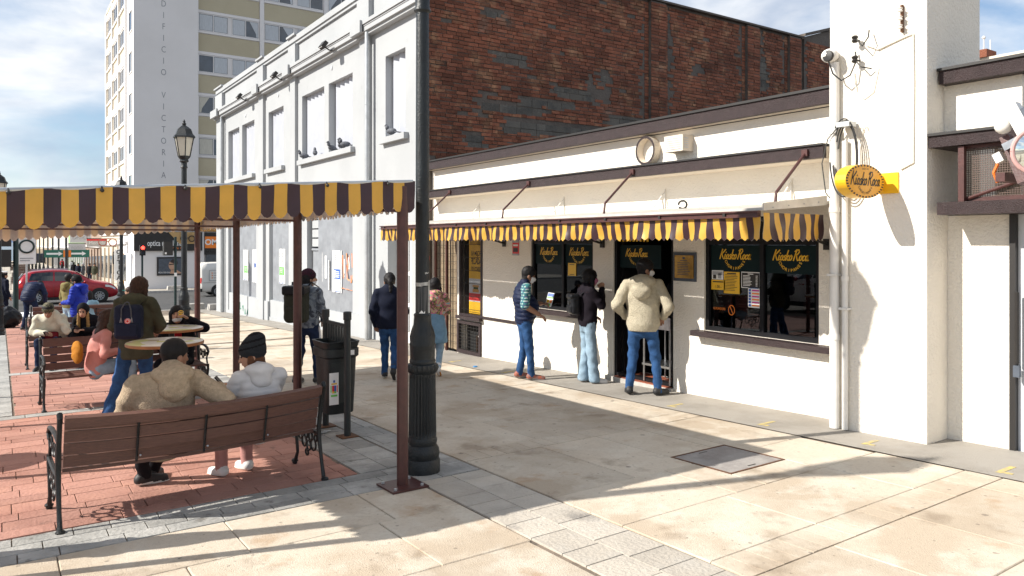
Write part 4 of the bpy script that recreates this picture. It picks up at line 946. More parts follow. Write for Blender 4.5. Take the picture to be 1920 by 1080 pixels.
patch = [(8.6, 10.3, 4.85, 5.05), (8.9, 9.9, 5.9, 6.2), (9.2, 11.0, 4.4, 4.75), (9.6, 11.2, 5.05, 5.25), (10.4, 12.9, 4.55, 4.75), (11.6, 13.6, 4.25, 4.5), (10.6, 11.7, 5.35, 5.6), (12.2, 13.6, 4.85, 5.1), (8.2, 8.7, 4.0, 4.3), (10.2, 11.6, 3.95, 4.2), (8.7, 9.2, 6.9, 7.1), (18.1, 18.45, 6.3, 7.3), (13.95, 14.3, 4.9, 5.2), (11.9, 12.1, 5.9, 6.05)]
def in_patch(x, z): return any(a < x < b and c < z < d for a, b, c, d in patch)
def in_smear(x, z): return mnoise.noise(Vector((x * .55, z * 1.1, 3.1))) > .44 and z < 7.2
bricks = []; z = 3.55; row = 0
while z < 8.1:
    x = GX + .02 - (row % 2) * .13 - random.uniform(0, .05)
    while x < 23.6:
        w = PL * random.choice((1, 1, 1, .5, .9)); a, b = max(x, GX + .005), x + w - .012; x += w
        xm = (a + b) / 2; pier = any(p[0] - .13 < b and a < p[1] + .13 for p in piers); y0 = BY - (.09 if pier else (.06 if xm > 20.2 else 0))
        top = 8.1 if xm < 20.15 else 8.2 + (xm - 20.15) * .28
        if z > top or b - a < .05 or in_patch(xm, z) or (in_smear(xm, z) and random.random() < .55) or random.random() < .015: continue
        if pier or any(a < e < b for p in piers for e in p):
            continue
        bricks.append((a, b, y0, z + random.uniform(-.006, .006), random.uniform(.006, .026), PH - .016 + random.uniform(-.006, .004)))
    for p0, p1 in piers:
        cuts = [p0, p0 + .26, p1] if row % 2 else [p0, p1 - .26, p1]
        for a, b in zip(cuts, cuts[1:]): bricks.append((a + .005, b - .006, BY - .09, z + random.uniform(-.005, .005), random.uniform(.006, .022), PH - .016))
        for a, b in ((p0 - .14, p0 - .004), (p1 + .004, p1 + .14)):
            if z < 8.05 and not in_patch((a + b) / 2, z): bricks.append((a, b - .006, BY, z, random.uniform(.006, .02), PH - .016))
    z += PH; row += 1
bme_ = make_mesh('brick', MB().box(0, 1, -1, 0, 0, 1), 'brick_red'); rest = MB()
bricks.sort(key=lambda q: (q[0] * .5655 + 11.3) ** 2 - (q[1] - q[0]) * 300)
for i, (a, b, y0, z, dp, h) in enumerate(bricks):
    if i < 300:
        o = link('brick', bme_, bwall, loc=(a, y0 - .0004, z), rot=(0, random.uniform(-.02, .02), 0)); o.scale = (b - a, dp, h)
    else: rest.box(a, b, y0 - dp, y0 - .0004, z, z + h)
part('brick_field', rest, 'brick_red', bwall, kind='stuff')
for (a, b, c, d) in patch:
    z = c
    while z < d - .05:
        x = a + random.uniform(-.05, .1); h = min(random.choice((.19, .15)), d - z)
        while x < b:
            w = random.uniform(.3, .46); part('concrete_block', MB().box(x, min(x + w - .012, b + .1), BY - random.uniform(.004, .018), BY - .0005, z, z + h - .012), 'block_grey', bwall); x += w
        z += h
# ================================================================== apartment tower across the street
tw = thing('apartment_tower', 'tall white and cream apartment tower with vertical lettering EDIFICIO VICTORIA', 'tower', (9, 55, gz(55)))
part('corner_wall', MB().box(7.22, 11.22, 54.4, 57.6, 2.7, 21.5), 'tower_white', tw)
part('side_wall', MB().box(7.26, 11.2, 57.601, 69.4, 2.7, 20.6).box(7.2, 11.2, 57.6, 69.6, 20.6, 20.9), 'tower_pale', tw)
part('rear_block', MB().box(11.25, 30, 55.3, 69.4, 2.7, 21.6), 'tower_white', tw)
for a, b in ((69.0, 69.5), (65.2, 65.6), (61.4, 61.75), (57.6, 58.1)): part('side_fin', MB().box(7.12, 7.2595, a, b, 2.7, 20.6), 'tower_white', tw)
wz = [(15.9, 17.1), (13.15, 14.35), (10.4, 11.6), (7.7, 8.86), (4.95, 6.15), (18.65, 19.85)]
for z0, z1 in wz:
    for a, b in ((58.8, 60.9), (62.3, 64.5), (66.2, 68.2)):
        f = part('window', bars_frame(MB(), 7.20, 7.2598, a, b, z0, z1, .09, ((a + b) / 2,)), 'tower_white', tw); part('pane', MB().box(7.23, 7.2598, a + .09, b - .09, z0 + .09, z1 - .09), 'window_dark', f)
    part('floor_slab', MB().box(7.16, 7.2597, 58.1, 69.0, z1 + .02, z1 + .5), 'tower_white', tw); part('sill_band', MB().box(7.17, 7.2597, 58.1, 69.0, z0 - .16, z0 - .01), 'tower_white', tw)
    f = part('window', bars_frame(MB(), 7.17, 7.2199, 54.95, 56.35, z0 + .1, z1 + .35, .08), 'tower_white', tw); part('pane', MB().box(7.205, 7.2199, 55.03, 56.27, z0 + .18, z1 + .27), 'window_dark', f)
# street-facing facade, window bands
FY = 54.95
part('facade', MB().box(11.23, 30, FY, 55.29, 2.7, 21.6), 'tower_white', tw)
part('facade_fin', MB().box(15.50, 15.80, FY - .14, FY - .001, 2.7, 21.6).box(20.3, 20.6, FY - .14, FY - .001, 2.7, 21.6), 'tower_white', tw)
tops = [20.74, 17.86, 14.99, 12.1, 9.22, 6.35]
random.seed(9)
for zt in tops:
    z0 = zt - 1.22
    for (xa, xb) in ((11.3, 15.48), (15.82, 20.28), (20.62, 25.0)):
        part('spandrel', MB().box(xa, xb, FY - .05, FY - .002, z0 - 1.42, z0 - .20), 'tower_cream', tw)
        part('lintel', MB().box(xa, xb, FY - .075, FY - .001, zt + .02, zt + .22).box(xa, xb, FY - .09, FY - .001, z0 - .16, z0 - .02), 'tower_white', tw)
        xm = (xa + xb) / 2 + .05
        for (p, q) in ((xa + .02, xm - .12), (xm + .12, xb - .02)):
            fm = MB(); fm.box(p, q, FY - .06, FY - .001, zt - .05, zt).box(p, q, FY - .06, FY - .001, z0, z0 + .05)
            for xx in (p, (p + q) / 2 - .025, q - .05): fm.box(xx, xx + .05, FY - .06, FY - .001, z0 + .05, zt - .05)
            f = part('window', fm, 'tower_white', tw)
            for s, (g0, g1) in enumerate(((p + .05, (p + q) / 2 - .025), ((p + q) / 2 + .025, q - .05))):
                part('pane', MB().box(g0, g1, FY - .03, FY - .002, z0 + .05, zt - .05), 'window_dark', f)
                kind = random.random(); cm = 'curtain' if zt > 14 else 'curtain_cream'
                if kind < .55: part('curtain', MB().box(g0 + .03, g1 - .03, FY - .036, FY - .0301, z0 + .08 + (random.choice((0, .5)) if kind < .2 else 0), zt - .08), cm, f)
                elif kind < .9:
                    c = MB(); sgn = 1 if s else -1; e0, e1 = (g1 - .02, g0 + .25) if sgn > 0 else (g0 + .02, g1 - .25)
                    c.poly([(e0, FY - .034, zt - .06), (e1, FY - .034, zt - .06), (e0 + (e1 - e0) * .25, FY - .034, z0 + .35), (e0 + (e1 - e0) * .2, FY - .034, z0 + .08), (e0, FY - .034, z0 + .08)]); part('curtain', c, cm, f, fix=False)
part('vent_pipe', MB().tube([(19.0, FY - .3, 15.2), (19.0, FY - .3, 16.2), (19.0, FY - .1, 16.25)], .1, 8), 'tower_white', tw)
mb = MB(); word = 'EDIFICIO VICTORIA'
for i, ch in enumerate(word):
    if ch != ' ': add_text(mb, ch, (9.03, 54.392, 18.67 - i * .765), (1, 0, 0), (0, 0, 1), .60, bold=-.01, sx=.72)
mat('letter_metal', (.20, .21, .23), .5, .3); part('lettering', mb, 'letter_metal', tw, fix=False, label='thin grey metal letters reading EDIFICIO VICTORIA downwards')
# ground floor shop of the tower
sh = thing('optician_shop', 'white corner optician shop with black fascia lettering and advert panel', 'shop', (9, 54.4, gz(54.4)))
part('wall', MB().box(7.3, 11.6, 54.45, 57.5, -1.6, 2.69).box(11.6, 30, 54.75, 57.5, -1.6, 2.69), 'tower_white', sh)
part('side_front', MB().box(7.22, 7.2995, 55.6, 57.4, -1.6, 1.2), 'pale_grey', sh)
fs = part('fascia', MB().box(7.24, 11.45, 54.30, 54.449, 1.38, 2.65).box(11.46, 30, 54.55, 54.749, 1.36, 2.62), 'ink_black', sh)
part('timber_cladding', MB().prism([(9.3, 2.64), (11.1, 2.64), (11.1, 1.85), (10.0, 1.85)], 54.25, 54.299, 'y'), 'wood_slat', sh)
for k in range(14): part('cladding_slat', MB().box(9.95 + k * .083, 10.0 + k * .083, 54.235, 54.2499, 1.9, 2.6), 'wood_slat', sh)
mb = MB(); add_text(mb, 'optica magallanes', (9.15, 54.29, 1.88), (1, 0, 0), (0, 0, 1), .52, 0, bold=.01, sx=.62); add_text(mb, 'Desde 1970', (9.9, 54.29, 1.56), (1, 0, 0), (0, 0, 1), .22, 1, shear=.3)
part('lettering', mb, ['white_paper', 'orange_print'], fs, fix=False)
mb = MB(); rects(mb, (12.1, 54.545, 1.95), (1, 0, 0), (0, 0, 1), [(-.42, .42, -.40, .40, 0)]); add_text(mb, 'OM', (12.1, 54.54, 1.95), (1, 0, 0), (0, 0, 1), .55, 1, bold=.03); add_text(mb, 'opticas magallanes', (14.2, 54.54, 1.95), (1, 0, 0), (0, 0, 1), .42, 1, sx=.8)
part('lettering', mb, ['orange_print', 'white_paper'], fs, fix=False)
part('shop_window', MB().box(11.75, 14.5, 54.62, 54.749, -.4, 1.1), 'window_dark', sh); part('window_header', MB().box(11.6, 14.6, 54.6, 54.748, 1.1, 1.35), 'ink_black', sh)
part('upper_poster', MB().box(11.3, 12.0, 54.40, 54.44, 2.70, 3.6).box(12.05, 12.8, 54.5, 54.54, 2.70, 3.6), 'bun', sh)
ad = thing('advert_panel', 'black framed advert panel with portrait in glasses on white shop wall', 'advert', (9.45, 54.4, .35))
part('frame', MB().box(8.62, 10.36, 54.36, 54.449, -.27, .97), 'ink_black', ad); part('picture', MB().box(8.72, 10.26, 54.345, 54.359, -.17, .87), 'slate', ad)
mat('skin_print', (.45, .27, .18), .6); mat('hair_print', (.03, .02, .018), .6)
mb = MB(); P_ = lambda x, z: (x, 54.342, z)
mb.poly([P_(9.55 + .22 * math.cos(a), .40 + .32 * math.sin(a)) for a in np.linspace(0, 2 * math.pi, 17)[:-1]], 0); mb.poly([P_(9.5, .12), P_(9.75, .15), P_(10.2, -.15), P_(9.4, -.15)], 0); mb.poly([(9.66 + .24 * math.cos(a), 54.340, .58 + .24 * math.sin(a)) for a in np.linspace(-.6, 3.0, 12)], 1); mb.poly([(9.36, 54.338, .42), (9.72, 54.338, .46), (9.72, 54.338, .52), (9.36, 54.338, .50)], 1)
add_text(mb, 'POLYTE ON', (9.05, 54.340, -.07), (1, 0, 0), (0, 0, 1), .13, 2)
part('print', mb, ['skin_print', 'hair_print', 'white_paper'], ad, fix=False)
gl_ = thing('glasses_sign', 'black spectacles shaped sign on the optician fascia', 'sign', (10.4, 54.2, 2.2)); part('frame', MB().torus((10.25, 54.18, 2.2), .19, .035, 'y', 16, 6).torus((10.75, 54.18, 2.2), .19, .035, 'y', 16, 6).tube([(10.43, 54.18, 2.25), (10.57, 54.18, 2.25)], .03, 6), 'ink_black', gl_)
# shops running down the street on the right
mat('shop_cream', (.58, .50, .40), .8, var=.15, vscale=.6); mat('shop_brown', (.30, .22, .17), .8, var=.15, vscale=.6); mat('shop_green', (.25, .40, .16), .8, var=.1); mat('shop_grey', (.45, .44, .43), .8, var=.15, vscale=.6)
shops = [(57.6, 62.6, 'tower_white', 2.69, 'white optical shop with yellow lit entrance beside the vertical sign'), (62.7, 74, 'shop_cream', 2.69, 'cream shopfront under the tower edge with hanging signs'), (74.1, 90, 'shop_brown', 5.6, 'brown two-storey shopfront down the street'), (90.1, 112, 'shop_green', 6.2, 'green upper-storey shop house farther down street'), (112.1, 150, 'shop_grey', 6.6, 'grey shop house with boarded bays far down street'), (150.1, 215, 'shop_cream', 7.0, 'last cream house row before the sea')]
for i, (a, b, m_, top, lab) in enumerate(shops):
    t = thing('shop_house', lab, 'building', (8, a, gz(a)), 0, 'buildings down the street'); g0 = gz(b) - .4
    part('wall', MB().box(7.31, 17, a, b, g0, top), m_, t)
    n = max(2, int((b - a) / 2.6)); st = (b - a) / n
    for k in range(n):
        y0 = a + k * st
        if i == 0 and k == 1: continue
        w = part('shop_window', MB().box(7.27, 7.3099, y0 + .3, y0 + st - .3, gz(y0) + .45, gz(y0) + 2.3), 'window_dark', t); part('pier', MB().box(7.2, 7.3098, y0 - .14, y0 + .14, gz(y0) - .3, min(top, gz(y0) + 3.0)), 'tower_white' if i in (0, 3) else m_, t)
        if top > 4: w2 = part('upper_window', MB().box(7.28, 7.3097, y0 + .6, y0 + st - .6, top - 2.2, top - .7), 'window_dark', t); part('sill', MB().box(7.2, 7.3096, y0 + .5, y0 + st - .5, top - 2.32, top - 2.21), 'tower_white', w2)
    part('cornice', MB().box(7.12, 7.3095, a, b, gz(a) + 3.05, gz(a) + 3.25).box(7.16, 7.3094, a, b, top - .2, top - .001), 'tower_white', t)
part('entrance', MB().box(7.28, 7.3093, 59.6, 61.4, gz(60) + .0, gz(60) + 2.4), 'yellow_deep', bpy.data.objects['shop_house'])
vs = thing('vertical_sign', 'white vertical sign reading OPTICA with black letters', 'sign', (7.1, 58.9, .4)); part('board', MB().box(6.62, 7.19, 58.95, 59.05, -.75, 1.45), 'white_paper', vs)
mb = MB(); [add_text(mb, ch, (6.905, 58.94, 1.25 - i * .36), (1, 0, 0), (0, 0, 1), .42, bold=.03) for i, ch in enumerate('OPTICA')]; part('lettering', mb, 'ink_black', vs, fix=False)
gs = thing('spectacles_sign', 'hanging red framed spectacles sign over the yellow entrance', 'sign', (6.6, 62, 1.9)); part('frame', MB().torus((6.2, 62, 1.95), .26, .04, 'y', 16, 6).torus((6.85, 62, 1.95), .26, .04, 'y', 16, 6).tube([(6.44, 62, 2.02), (6.6, 62, 2.02)], .03, 5).tube([(6.2, 62, 2.2), (7.3, 62, 2.2)], .02, 5), 'tile_red', gs)
for i, (y0, xa, xb, z0, z1, m_, body, lab) in enumerate(((66, 5.5, 6.9, 1.6, 2.2, 'shop_grey', 'Moneda', 'red topped projecting shop sign hanging over far pavement'), (75, 5.0, 6.6, 1.9, 2.7, 'pale_grey', 'OPTICA', 'pale projecting shop sign above the pavement, higher one'), (80, 5.2, 6.6, 1.0, 1.8, 'pale_grey', 'FOTO', 'pale projecting shop sign above the pavement, lower one'))):
    t = thing('projecting_sign', lab, 'sign', (6.5, y0, z0), 0, 'projecting shop signs'); part('board', MB().box(xa, xb, y0, y0 + .12, z0, z1), m_, t); part('bar', MB().tube([(xa, y0 + .06, z1 + .03), (7.3, y0 + .06, z1 + .03)], .03, 5), 'ink_black', t)
    if i == 0: part('top_strip', MB().box(xa, xb, y0 - .01, y0 - .001, z1 - .14, z1), 'red_print', t)
    mb = add_text(MB(), body, ((xa + xb) / 2, y0 - .012, (z0 + z1) / 2), (1, 0, 0), (0, 0, 1), .34); part('lettering', mb, 'ink_grey' if i else 'white_paper', t, fix=False)
# ================================================================== promenade tent
tn = thing('shade_tent', 'flat roofed promenade tent with yellow and brown striped scalloped valance', 'tent', (1.05, 9.1, gz(9)))
TX0, TX1, TY0, TY1 = -.62, 2.71, 5.36, 12.93
def tz(x, y): return 2.30 + .064 * x - .008 * (y - 5.4)
rf = MB(); nx, ny = 10, 18
for i in range(nx):
    for j in range(ny):
        q = []
        for a, b in ((i, j), (i + 1, j), (i + 1, j + 1), (i, j + 1)):
            fx, fy = a / nx, b / ny; x, y = TX0 + (TX1 - TX0) * fx, TY0 + (TY1 - TY0) * fy
            q.append((x, y, tz(x, y) - .025 * math.sin(math.pi * fx) * abs(math.sin(fy * math.pi * 3))))
        rf.poly(q)
mat('roof_fabric', (.74, .70, .64), .6, translucent=.27); weld(part('roof', rf, 'roof_fabric', tn, fix=False))
def rail(p, q, r=.014): return MB().tube([p, q], r, 8)
for (xa, ya, xb, yb) in ((TX0, TY0, TX1, TY0), (TX1, TY0, TX1, TY1), (TX1, TY1, TX0, TY1), (TX0, TY1, TX0, TY0)):
    part('edge_rail', rail((xa, ya, tz(xa, ya) + .006), (xb, yb, tz(xb, yb) + .006)), 'galvanised', tn)
for y in (5.39, 7.93, 10.45, 12.87):
    for x in (2.64, -.56):
        part('post', MB().lathe([(.045, gz(y) + .004), (.045, tz(x, y) - .03)], 16, (x, y, 0)), 'brown_steel', tn, True)
        pp = MB(); flat_box(pp, x - .155, x + .155, y - .155, y + .155, .003, .018); bpq = part('base_plate', pp, 'brown_steel', tn)
        for sx in (-1, 1):
            for sy in (-1, 1): part('bolt', MB().lathe([(.014, .018), (.014, .032), (.006, .034)], 6, (x + sx * .115, y + sy * .115, gz(y + sy * .115))), 'galvanised', bpq)
    part('cross_beam', MB().box(TX0 + .05, TX1 - .09, y - .02, y + .02, tz(-.5, y) - .035, tz(-.5, y) - .012), 'brown_steel', tn)
part('side_beam', MB().box(2.60, 2.66, 5.45, 12.85, tz(2.6, 12) - .05, tz(2.6, 12) - .01).box(-.6, -.54, 5.45, 12.85, tz(-.6, 12) - .05, tz(-.6, 12) - .01), 'brown_steel', tn)
VZ = .008
add_valance(tn, A=(TX0, TY0 - .012, tz(TX0, TY0) + VZ), e=(1, 0, 0), n=(0, -1, 0), length=3.35, sw=.0935, top_h=0, depth=.245, wave=.012, seed=8, slope=.064)
add_valance(tn, A=(TX1 + .012, TY0, tz(TX1, TY0) + VZ), e=(0, 1, 0), n=(1, 0, 0), length=7.57, sw=.0935, top_h=0, depth=.245, wave=.016, seed=9, slope=-.008, cols=3, rows=3)
add_valance(tn, A=(TX1, TY1 + .012, tz(TX1, TY1) + VZ), e=(-1, 0, 0), n=(0, 1, 0), length=3.33, sw=.0935, top_h=0, depth=.245, wave=.012, seed=12, slope=-.064, cols=4, rows=3)
add_valance(tn, A=(TX0 - .012, TY1, tz(TX0, TY1) + VZ), e=(0, -1, 0), n=(-1, 0, 0), length=7.57, sw=.0935, top_h=0, depth=.245, wave=.012, seed=10, slope=.008, cols=3, rows=3)
for k in range(7):
    x = -.45 + k * .49; part('grommet', MB().sphere((x, TY0 - .03, tz(x, TY0) - .012), .013, 8).tube([(x, TY0 - .03, tz(x, TY0) - .01), (x, TY0 - .01, tz(x, TY0) + .012)], .006, 5), 'ink_black', tn, True)

# ================================================================== street lamps
def lamp_parts(root):
    prof = [(.150, 0), (.150, .10), (.138, .12), (.146, .16), (.140, .20), (.118, .235), (.126, .27), (.116, .30)]
    part('plinth', MB().lathe(prof, 32), 'lamp_iron', root, True, local=True)
    part('fluted_shaft', MB().lathe([(.118, .30), (.118, .34, .011), (.112, .80, .011), (.112, .84)], 48), 'lamp_iron', root, local=True)
    part('gadroon_collar', MB().lathe([(.112, .84), (.128, .855, .008), (.140, .885, .012), (.130, .915, .008), (.108, .925), (.112, .945), (.105, .96)], 40), 'lamp_iron', root, True, local=True)
    part('urn', MB().lathe([(.105, .96), (.108, 1.07), (.112, 1.085), (.106, 1.10), (.110, 1.15), (.098, 1.20), (.078, 1.25), (.072, 1.32), (.076, 1.335), (.064, 1.35)], 32), 'lamp_iron', root, True, local=True)
    part('pole', MB().lathe([(.060, 1.35), (.058, 2.7), (.054, 3.9), (.075, 3.92), (.06, 3.96), (.06, 4.02)], 20), 'lamp_iron', root, True, local=True)
    part('lantern_base', MB().lathe([(.06, 4.02), (.10, 4.05), (.085, 4.09), (.12, 4.13), (.135, 4.16), (.11, 4.17)], 6), 'lamp_iron', root, local=True)
    fr = MB()
    for k in range(6):
        a = math.pi / 3 * k; fr.tube([(.125 * math.cos(a), .125 * math.sin(a), 4.16), (.20 * math.cos(a), .20 * math.sin(a), 4.56)], .011, 5)
    cage = part('lantern_cage', fr, 'lamp_iron', root, local=True)
    for k in range(6):
        a, b = math.pi / 3 * k, math.pi / 3 * (k + 1); r0, r1 = .12, .193
        part('pane', MB().poly([(r0 * math.cos(a), r0 * math.sin(a), 4.17), (r0 * math.cos(b), r0 * math.sin(b), 4.17), (r1 * math.cos(b), r1 * math.sin(b), 4.555), (r1 * math.cos(a), r1 * math.sin(a), 4.555)]), 'frosted', cage, local=True, fix=False)
    part('lantern_roof', MB().lathe([(.235, 4.555), (.235, 4.585), (.185, 4.64), (.15, 4.74), (.09, 4.79), (.07, 4.80)], 6), 'lamp_iron', root, local=True)
    part('finial', MB().lathe([(.07, 4.80), (.035, 4.83), (.045, 4.86), (.025, 4.89), (.03, 4.91), (.004, 4.955)], 12), 'lamp_iron', root, True, local=True)
LG = 'street lamps along the promenade'
lamp0 = thing('street_lamp', 'near black cast iron lamp post with fluted base beside the tent corner', 'street lamp', (2.97, 5.68, gz(5.68)), .2, LG)
lamp_parts(lamp0)
dup(lamp0, (3.26, 17.2, gz(17.2)), .5, 'black lantern lamp post behind the seated drinker, lantern against the tower', LG)
dup(lamp0, (3.42, 28.6, gz(28.6)), .1, 'black lantern lamp post whose lantern peeks above the tent roof', LG)
dup(lamp0, (-.75, 5.83, gz(5.83)), .3, 'tall lamp post left outside the view, casting the long shadow', LG, scale=1.18)
dup(lamp0, (.06, 12.4, gz(12.4)), .3, 'lamp post at the left picture edge above the tent', LG, scale=.92).location = (-.02, 25.0, gz(25))
for k, y in enumerate((56.5, 64, 71.5, 79, 87, 96, 106, 118, 132)):
    dup(lamp0, (3.55, y, gz(y)), .3, ['lamp post just across the road', 'second', 'third', 'fourth', 'fifth', 'sixth', 'seventh', 'eighth', 'last'][k] + (' in the row of far lamp posts by the crossing' if k == 0 else ' lamp post in the far row beyond the road'), LG, scale=1.1)
st_ = thing('torn_stickers', 'torn white stickers and tape on the near lamp post', 'sticker', (2.97, 5.68, 1.6))
def wrap(a0, a1, z0, z1, r=.0605, n=6, jag=0):
    mb = MB(); A = np.linspace(a0, a1, n + 1); Z = [(z0 + random.uniform(0, jag), z1 - random.uniform(0, jag)) for _ in A]
    for i in range(n): mb.poly([(2.97 + r * math.cos(A[i]), 5.68 + r * math.sin(A[i]), Z[i][0]), (2.97 + r * math.cos(A[i + 1]), 5.68 + r * math.sin(A[i + 1]), Z[i + 1][0]), (2.97 + r * math.cos(A[i + 1]), 5.68 + r * math.sin(A[i + 1]), Z[i + 1][1]), (2.97 + r * math.cos(A[i]), 5.68 + r * math.sin(A[i]), Z[i][1])])
    return mb
mat('dirty_tape', (.42, .42, .40), .4, var=.4, vscale=25); mat('dark_tape', (.05, .055, .06), .35, var=.3)
part('tape_band', wrap(R(180), R(330), 1.62, 1.66, .0612, 6, .01), 'dirty_tape', st_); part('paper', wrap(R(295), R(330), 1.36, 1.68, .0616, 4, .03), 'dirty_tape', st_); part('torn_paper', wrap(R(215), R(262), 1.35, 1.42, .0618, 5, .025), 'white_paper', st_); part('torn_scrap', wrap(R(262), R(300), 1.72, 1.745, .0618, 5, .015), 'dirty_tape', st_); part('wrap', wrap(R(180), R(340), 1.38, 1.62, .0608, 6, .03), 'dark_tape', st_); part('round_sticker', wrap(R(318), R(336), 1.84, 1.88, .0615, 3, .008), 'red_print', st_)

# ================================================================== benches
def bench_parts(root, L=1.86, sag=0.0):
    def slat(y0, y1, z0, z1, tilt=0, bulge=0, name='slat'):
        mb = MB(); n = 12 if sag else 1; c = Vector((0, (y0 + y1) / 2, (z0 + z1) / 2)); rows = []
        for k in range(n + 1):
            x = -L / 2 + .03 + (L - .06) * k / n; t = 2 * x / L; s_ = (1 - t * t) * sag; q = []
            for (yy, zz) in ((y0, z0), (y1, z0), (y1, z1), (y0, z1)):
                dy, dz = yy - c.y, zz - c.z
                q.append((x, c.y + dy * math.cos(tilt) - dz * math.sin(tilt) - s_ * (1.0 if z0 > .47 else .15), c.z + dy * math.sin(tilt) + dz * math.cos(tilt) - s_ * .55))
            rows.append(q)
        for a, b in zip(rows, rows[1:]):
            for j in range(4): mb.poly([a[j], a[(j + 1) % 4], b[(j + 1) % 4], b[j]])
        mb.poly(rows[0]); mb.poly(rows[-1][::-1]); return part(name, mb, 'bench_wood', root, local=True)
    T = R(14)
    for k in range(4):
        z = .455 + k * .098; y = -.232 - (z - .45) * .26
        slat(y - .013, y + .013, z, z + .088, T)
    slat(-.372, -.318, .835 - .055, .835 + .018, T)
    for k in range(5): slat(-.19 + k * .098, -.19 + k * .098 + .088, .405 - .004 * k * (k < 3) , .432 - .004 * k * (k < 3))
    for x in (-.46, 0, .46):
        t = 2 * x / L; s_ = (1 - t * t) * sag
        part('back_strap', MB().tube([(x, -.25 - s_ * .9, .45 - s_ * .55), (x, -.335 - s_, .79 - s_ * .55)], .009, 4), 'cast_iron', root, local=True)
        for z in (.50, .80): part('bolt', MB().sphere((x + .02, -.262 - (z - .45) * .27 - s_, z - s_ * .55), .009, 6), 'steel', root, local=True)
    for s in (-1, 1):
        x = s * (L / 2)
        mb = MB()
        mb.tube([(x, -.36, .0), (x, -.335, .03), (x, -.30, .14), (x, -.25, .32), (x, -.235, .44), (x, -.27, .62), (x, -.325, .79), (x, -.345, .84), (x, -.33, .865), (x, -.305, .85)], [.024, .018, .015, .018, .02, .018, .017, .018, .02, .014], 8)
        mb.tube([(x, .30, .0), (x, .285, .025), (x, .235, .12), (x, .255, .25), (x, .30, .36), (x, .29, .43)], [.024, .018, .014, .016, .018, .018], 8)
        mb.tube([(x, -.24, .395), (x, .0, .385), (x, .30, .405)], .018, 6)
        mb.tube([(x, -.28, .64), (x, -.12, .665), (x, .1, .67), (x, .25, .65), (x, .31, .60), (x, .27, .555), (x, .225, .58)], [.014, .016, .018, .018, .018, .016, .012], 8)
        mb.tube([(x, .26, .56), (x, .22, .5), (x, .26, .43)], .012, 6)
        for (cy, cz, rr) in ((-.12, .27, .055), (-.02, .24, .045), (.08, .26, .05), (.17, .30, .04), (-.06, .33, .04), (.04, .33, .035), (.12, .34, .03), (-.17, .34, .03), (.02, .17, .03)): mb.torus((x, cy, cz), rr, .009, 'x', 14, 5)
        for (cy, cz, rr) in ((-.10, .55, .045), (.02, .53, .05), (.13, .56, .04)): mb.torus((x, cy, cz), rr, .009, 'x', 14, 5)
        for cy in (-.36, .30): mb.sphere((x, cy, .02), .032, 8, sc=(1, 1.2, .6))
        part('end_frame', mb, 'cast_iron', root, True, local=True)
BG = 'wooden benches on the promenade'
bench0 = thing('park_bench', 'near brown slatted bench seen from behind, in front of the tent', 'bench', (1.255, 6.27, gz(6.27)), .05, BG); bench_parts(bench0, 1.88, .055); bench0.scale = (1, 1, .93)
bench1 = thing('park_bench', 'brown slatted bench facing the camera behind the round tables', 'bench', (1.42, 11.30, gz(11.3)), math.pi + .03, BG); bench_parts(bench1, 1.95)
dup(bench1, (1.38, 16.2, gz(16.2)), math.pi, 'brown slatted bench with the cream jacket man and hooded phone user', BG)
dup(bench1, (1.62, 22.6, gz(22.6)), 0, 'brown slatted bench behind the stooping man in navy', BG)
for k, (x, y) in enumerate(((1.6, 62), (2.1, 70), (1.9, 84), (2.2, 97), (2.0, 110), (2.3, 125))): dup(bench1, (x, y, gz(y)), math.pi, ['first', 'second', 'third', 'fourth', 'fifth', 'last'][k] + ' bench of the far row beyond the red car', BG)

# ================================================================== tables
def table_top_mat():
    m = mat('table_marble', (.62, .60, .54), .25, var=.2); n, l = m.node_tree.nodes, m.node_tree.links
    v = n.new('ShaderNodeTexVoronoi'); v.inputs['Scale'].default_value = 7; tcn = n.new('ShaderNodeTexCoord'); l.new(tcn.outputs['Object'], v.inputs['Vector'])
    r = n.new('ShaderNodeValToRGB'); r.color_ramp.interpolation = 'CONSTANT'; e = r.color_ramp.elements
    e[0].color = (.62, .62, .58, 1); e[1].position = .3; e[1].color = (.50, .42, .30, 1)
    for p, c in ((.45, (.70, .68, .60, 1)), (.6, (.55, .56, .25, 1)), (.75, (.45, .38, .36, 1)), (.88, (.68, .66, .60, 1))): q = e.new(p); q.color = c
    s = n.new('ShaderNodeSeparateColor'); l.new(v.outputs['Color'], s.inputs[0]); l.new(s.outputs[0], r.inputs['Fac']); l.new(r.outputs['Color'], n['Principled BSDF'].inputs['Base Color'])
table_top_mat(); mat('table_edge', (.36, .15, .05), .5, var=.3)
tb = thing('bar_table', 'round standing table with patterned marble top nearest the green jacket', 'table', (1.46, 8.70, gz(8.7)), 0, 'round standing tables')
H_ = .985
part('top', MB().lathe([(.378, H_ - .006), (.382, H_), (.370, H_ + .004)], 48), 'table_marble', tb, True, local=True); part('edge', MB().lathe([(.37, H_ - .034), (.385, H_ - .03), (.387, H_ - .008), (.384, H_ - .002)], 48), 'table_edge', tb, True, local=True)
part('pedestal', MB().lathe([(.035, .03), (.032, .5), (.035, H_ - .034)], 16), 'cast_iron', tb, True, local=True); part('foot_plate', MB().lathe([(.24, 0), (.24, .015), (.05, .05), (.036, .08)], 32), 'cast_iron', tb, True, local=True)
dup(tb, (1.86, 10.62, gz(10.62)), 1.3, 'round standing table in front of the drinking woman', 'round standing tables')
dup(tb, (-1.25, 8.78, gz(8.78)), 2.1, 'round standing table left outside the view, seen by its shadow', 'round standing tables')

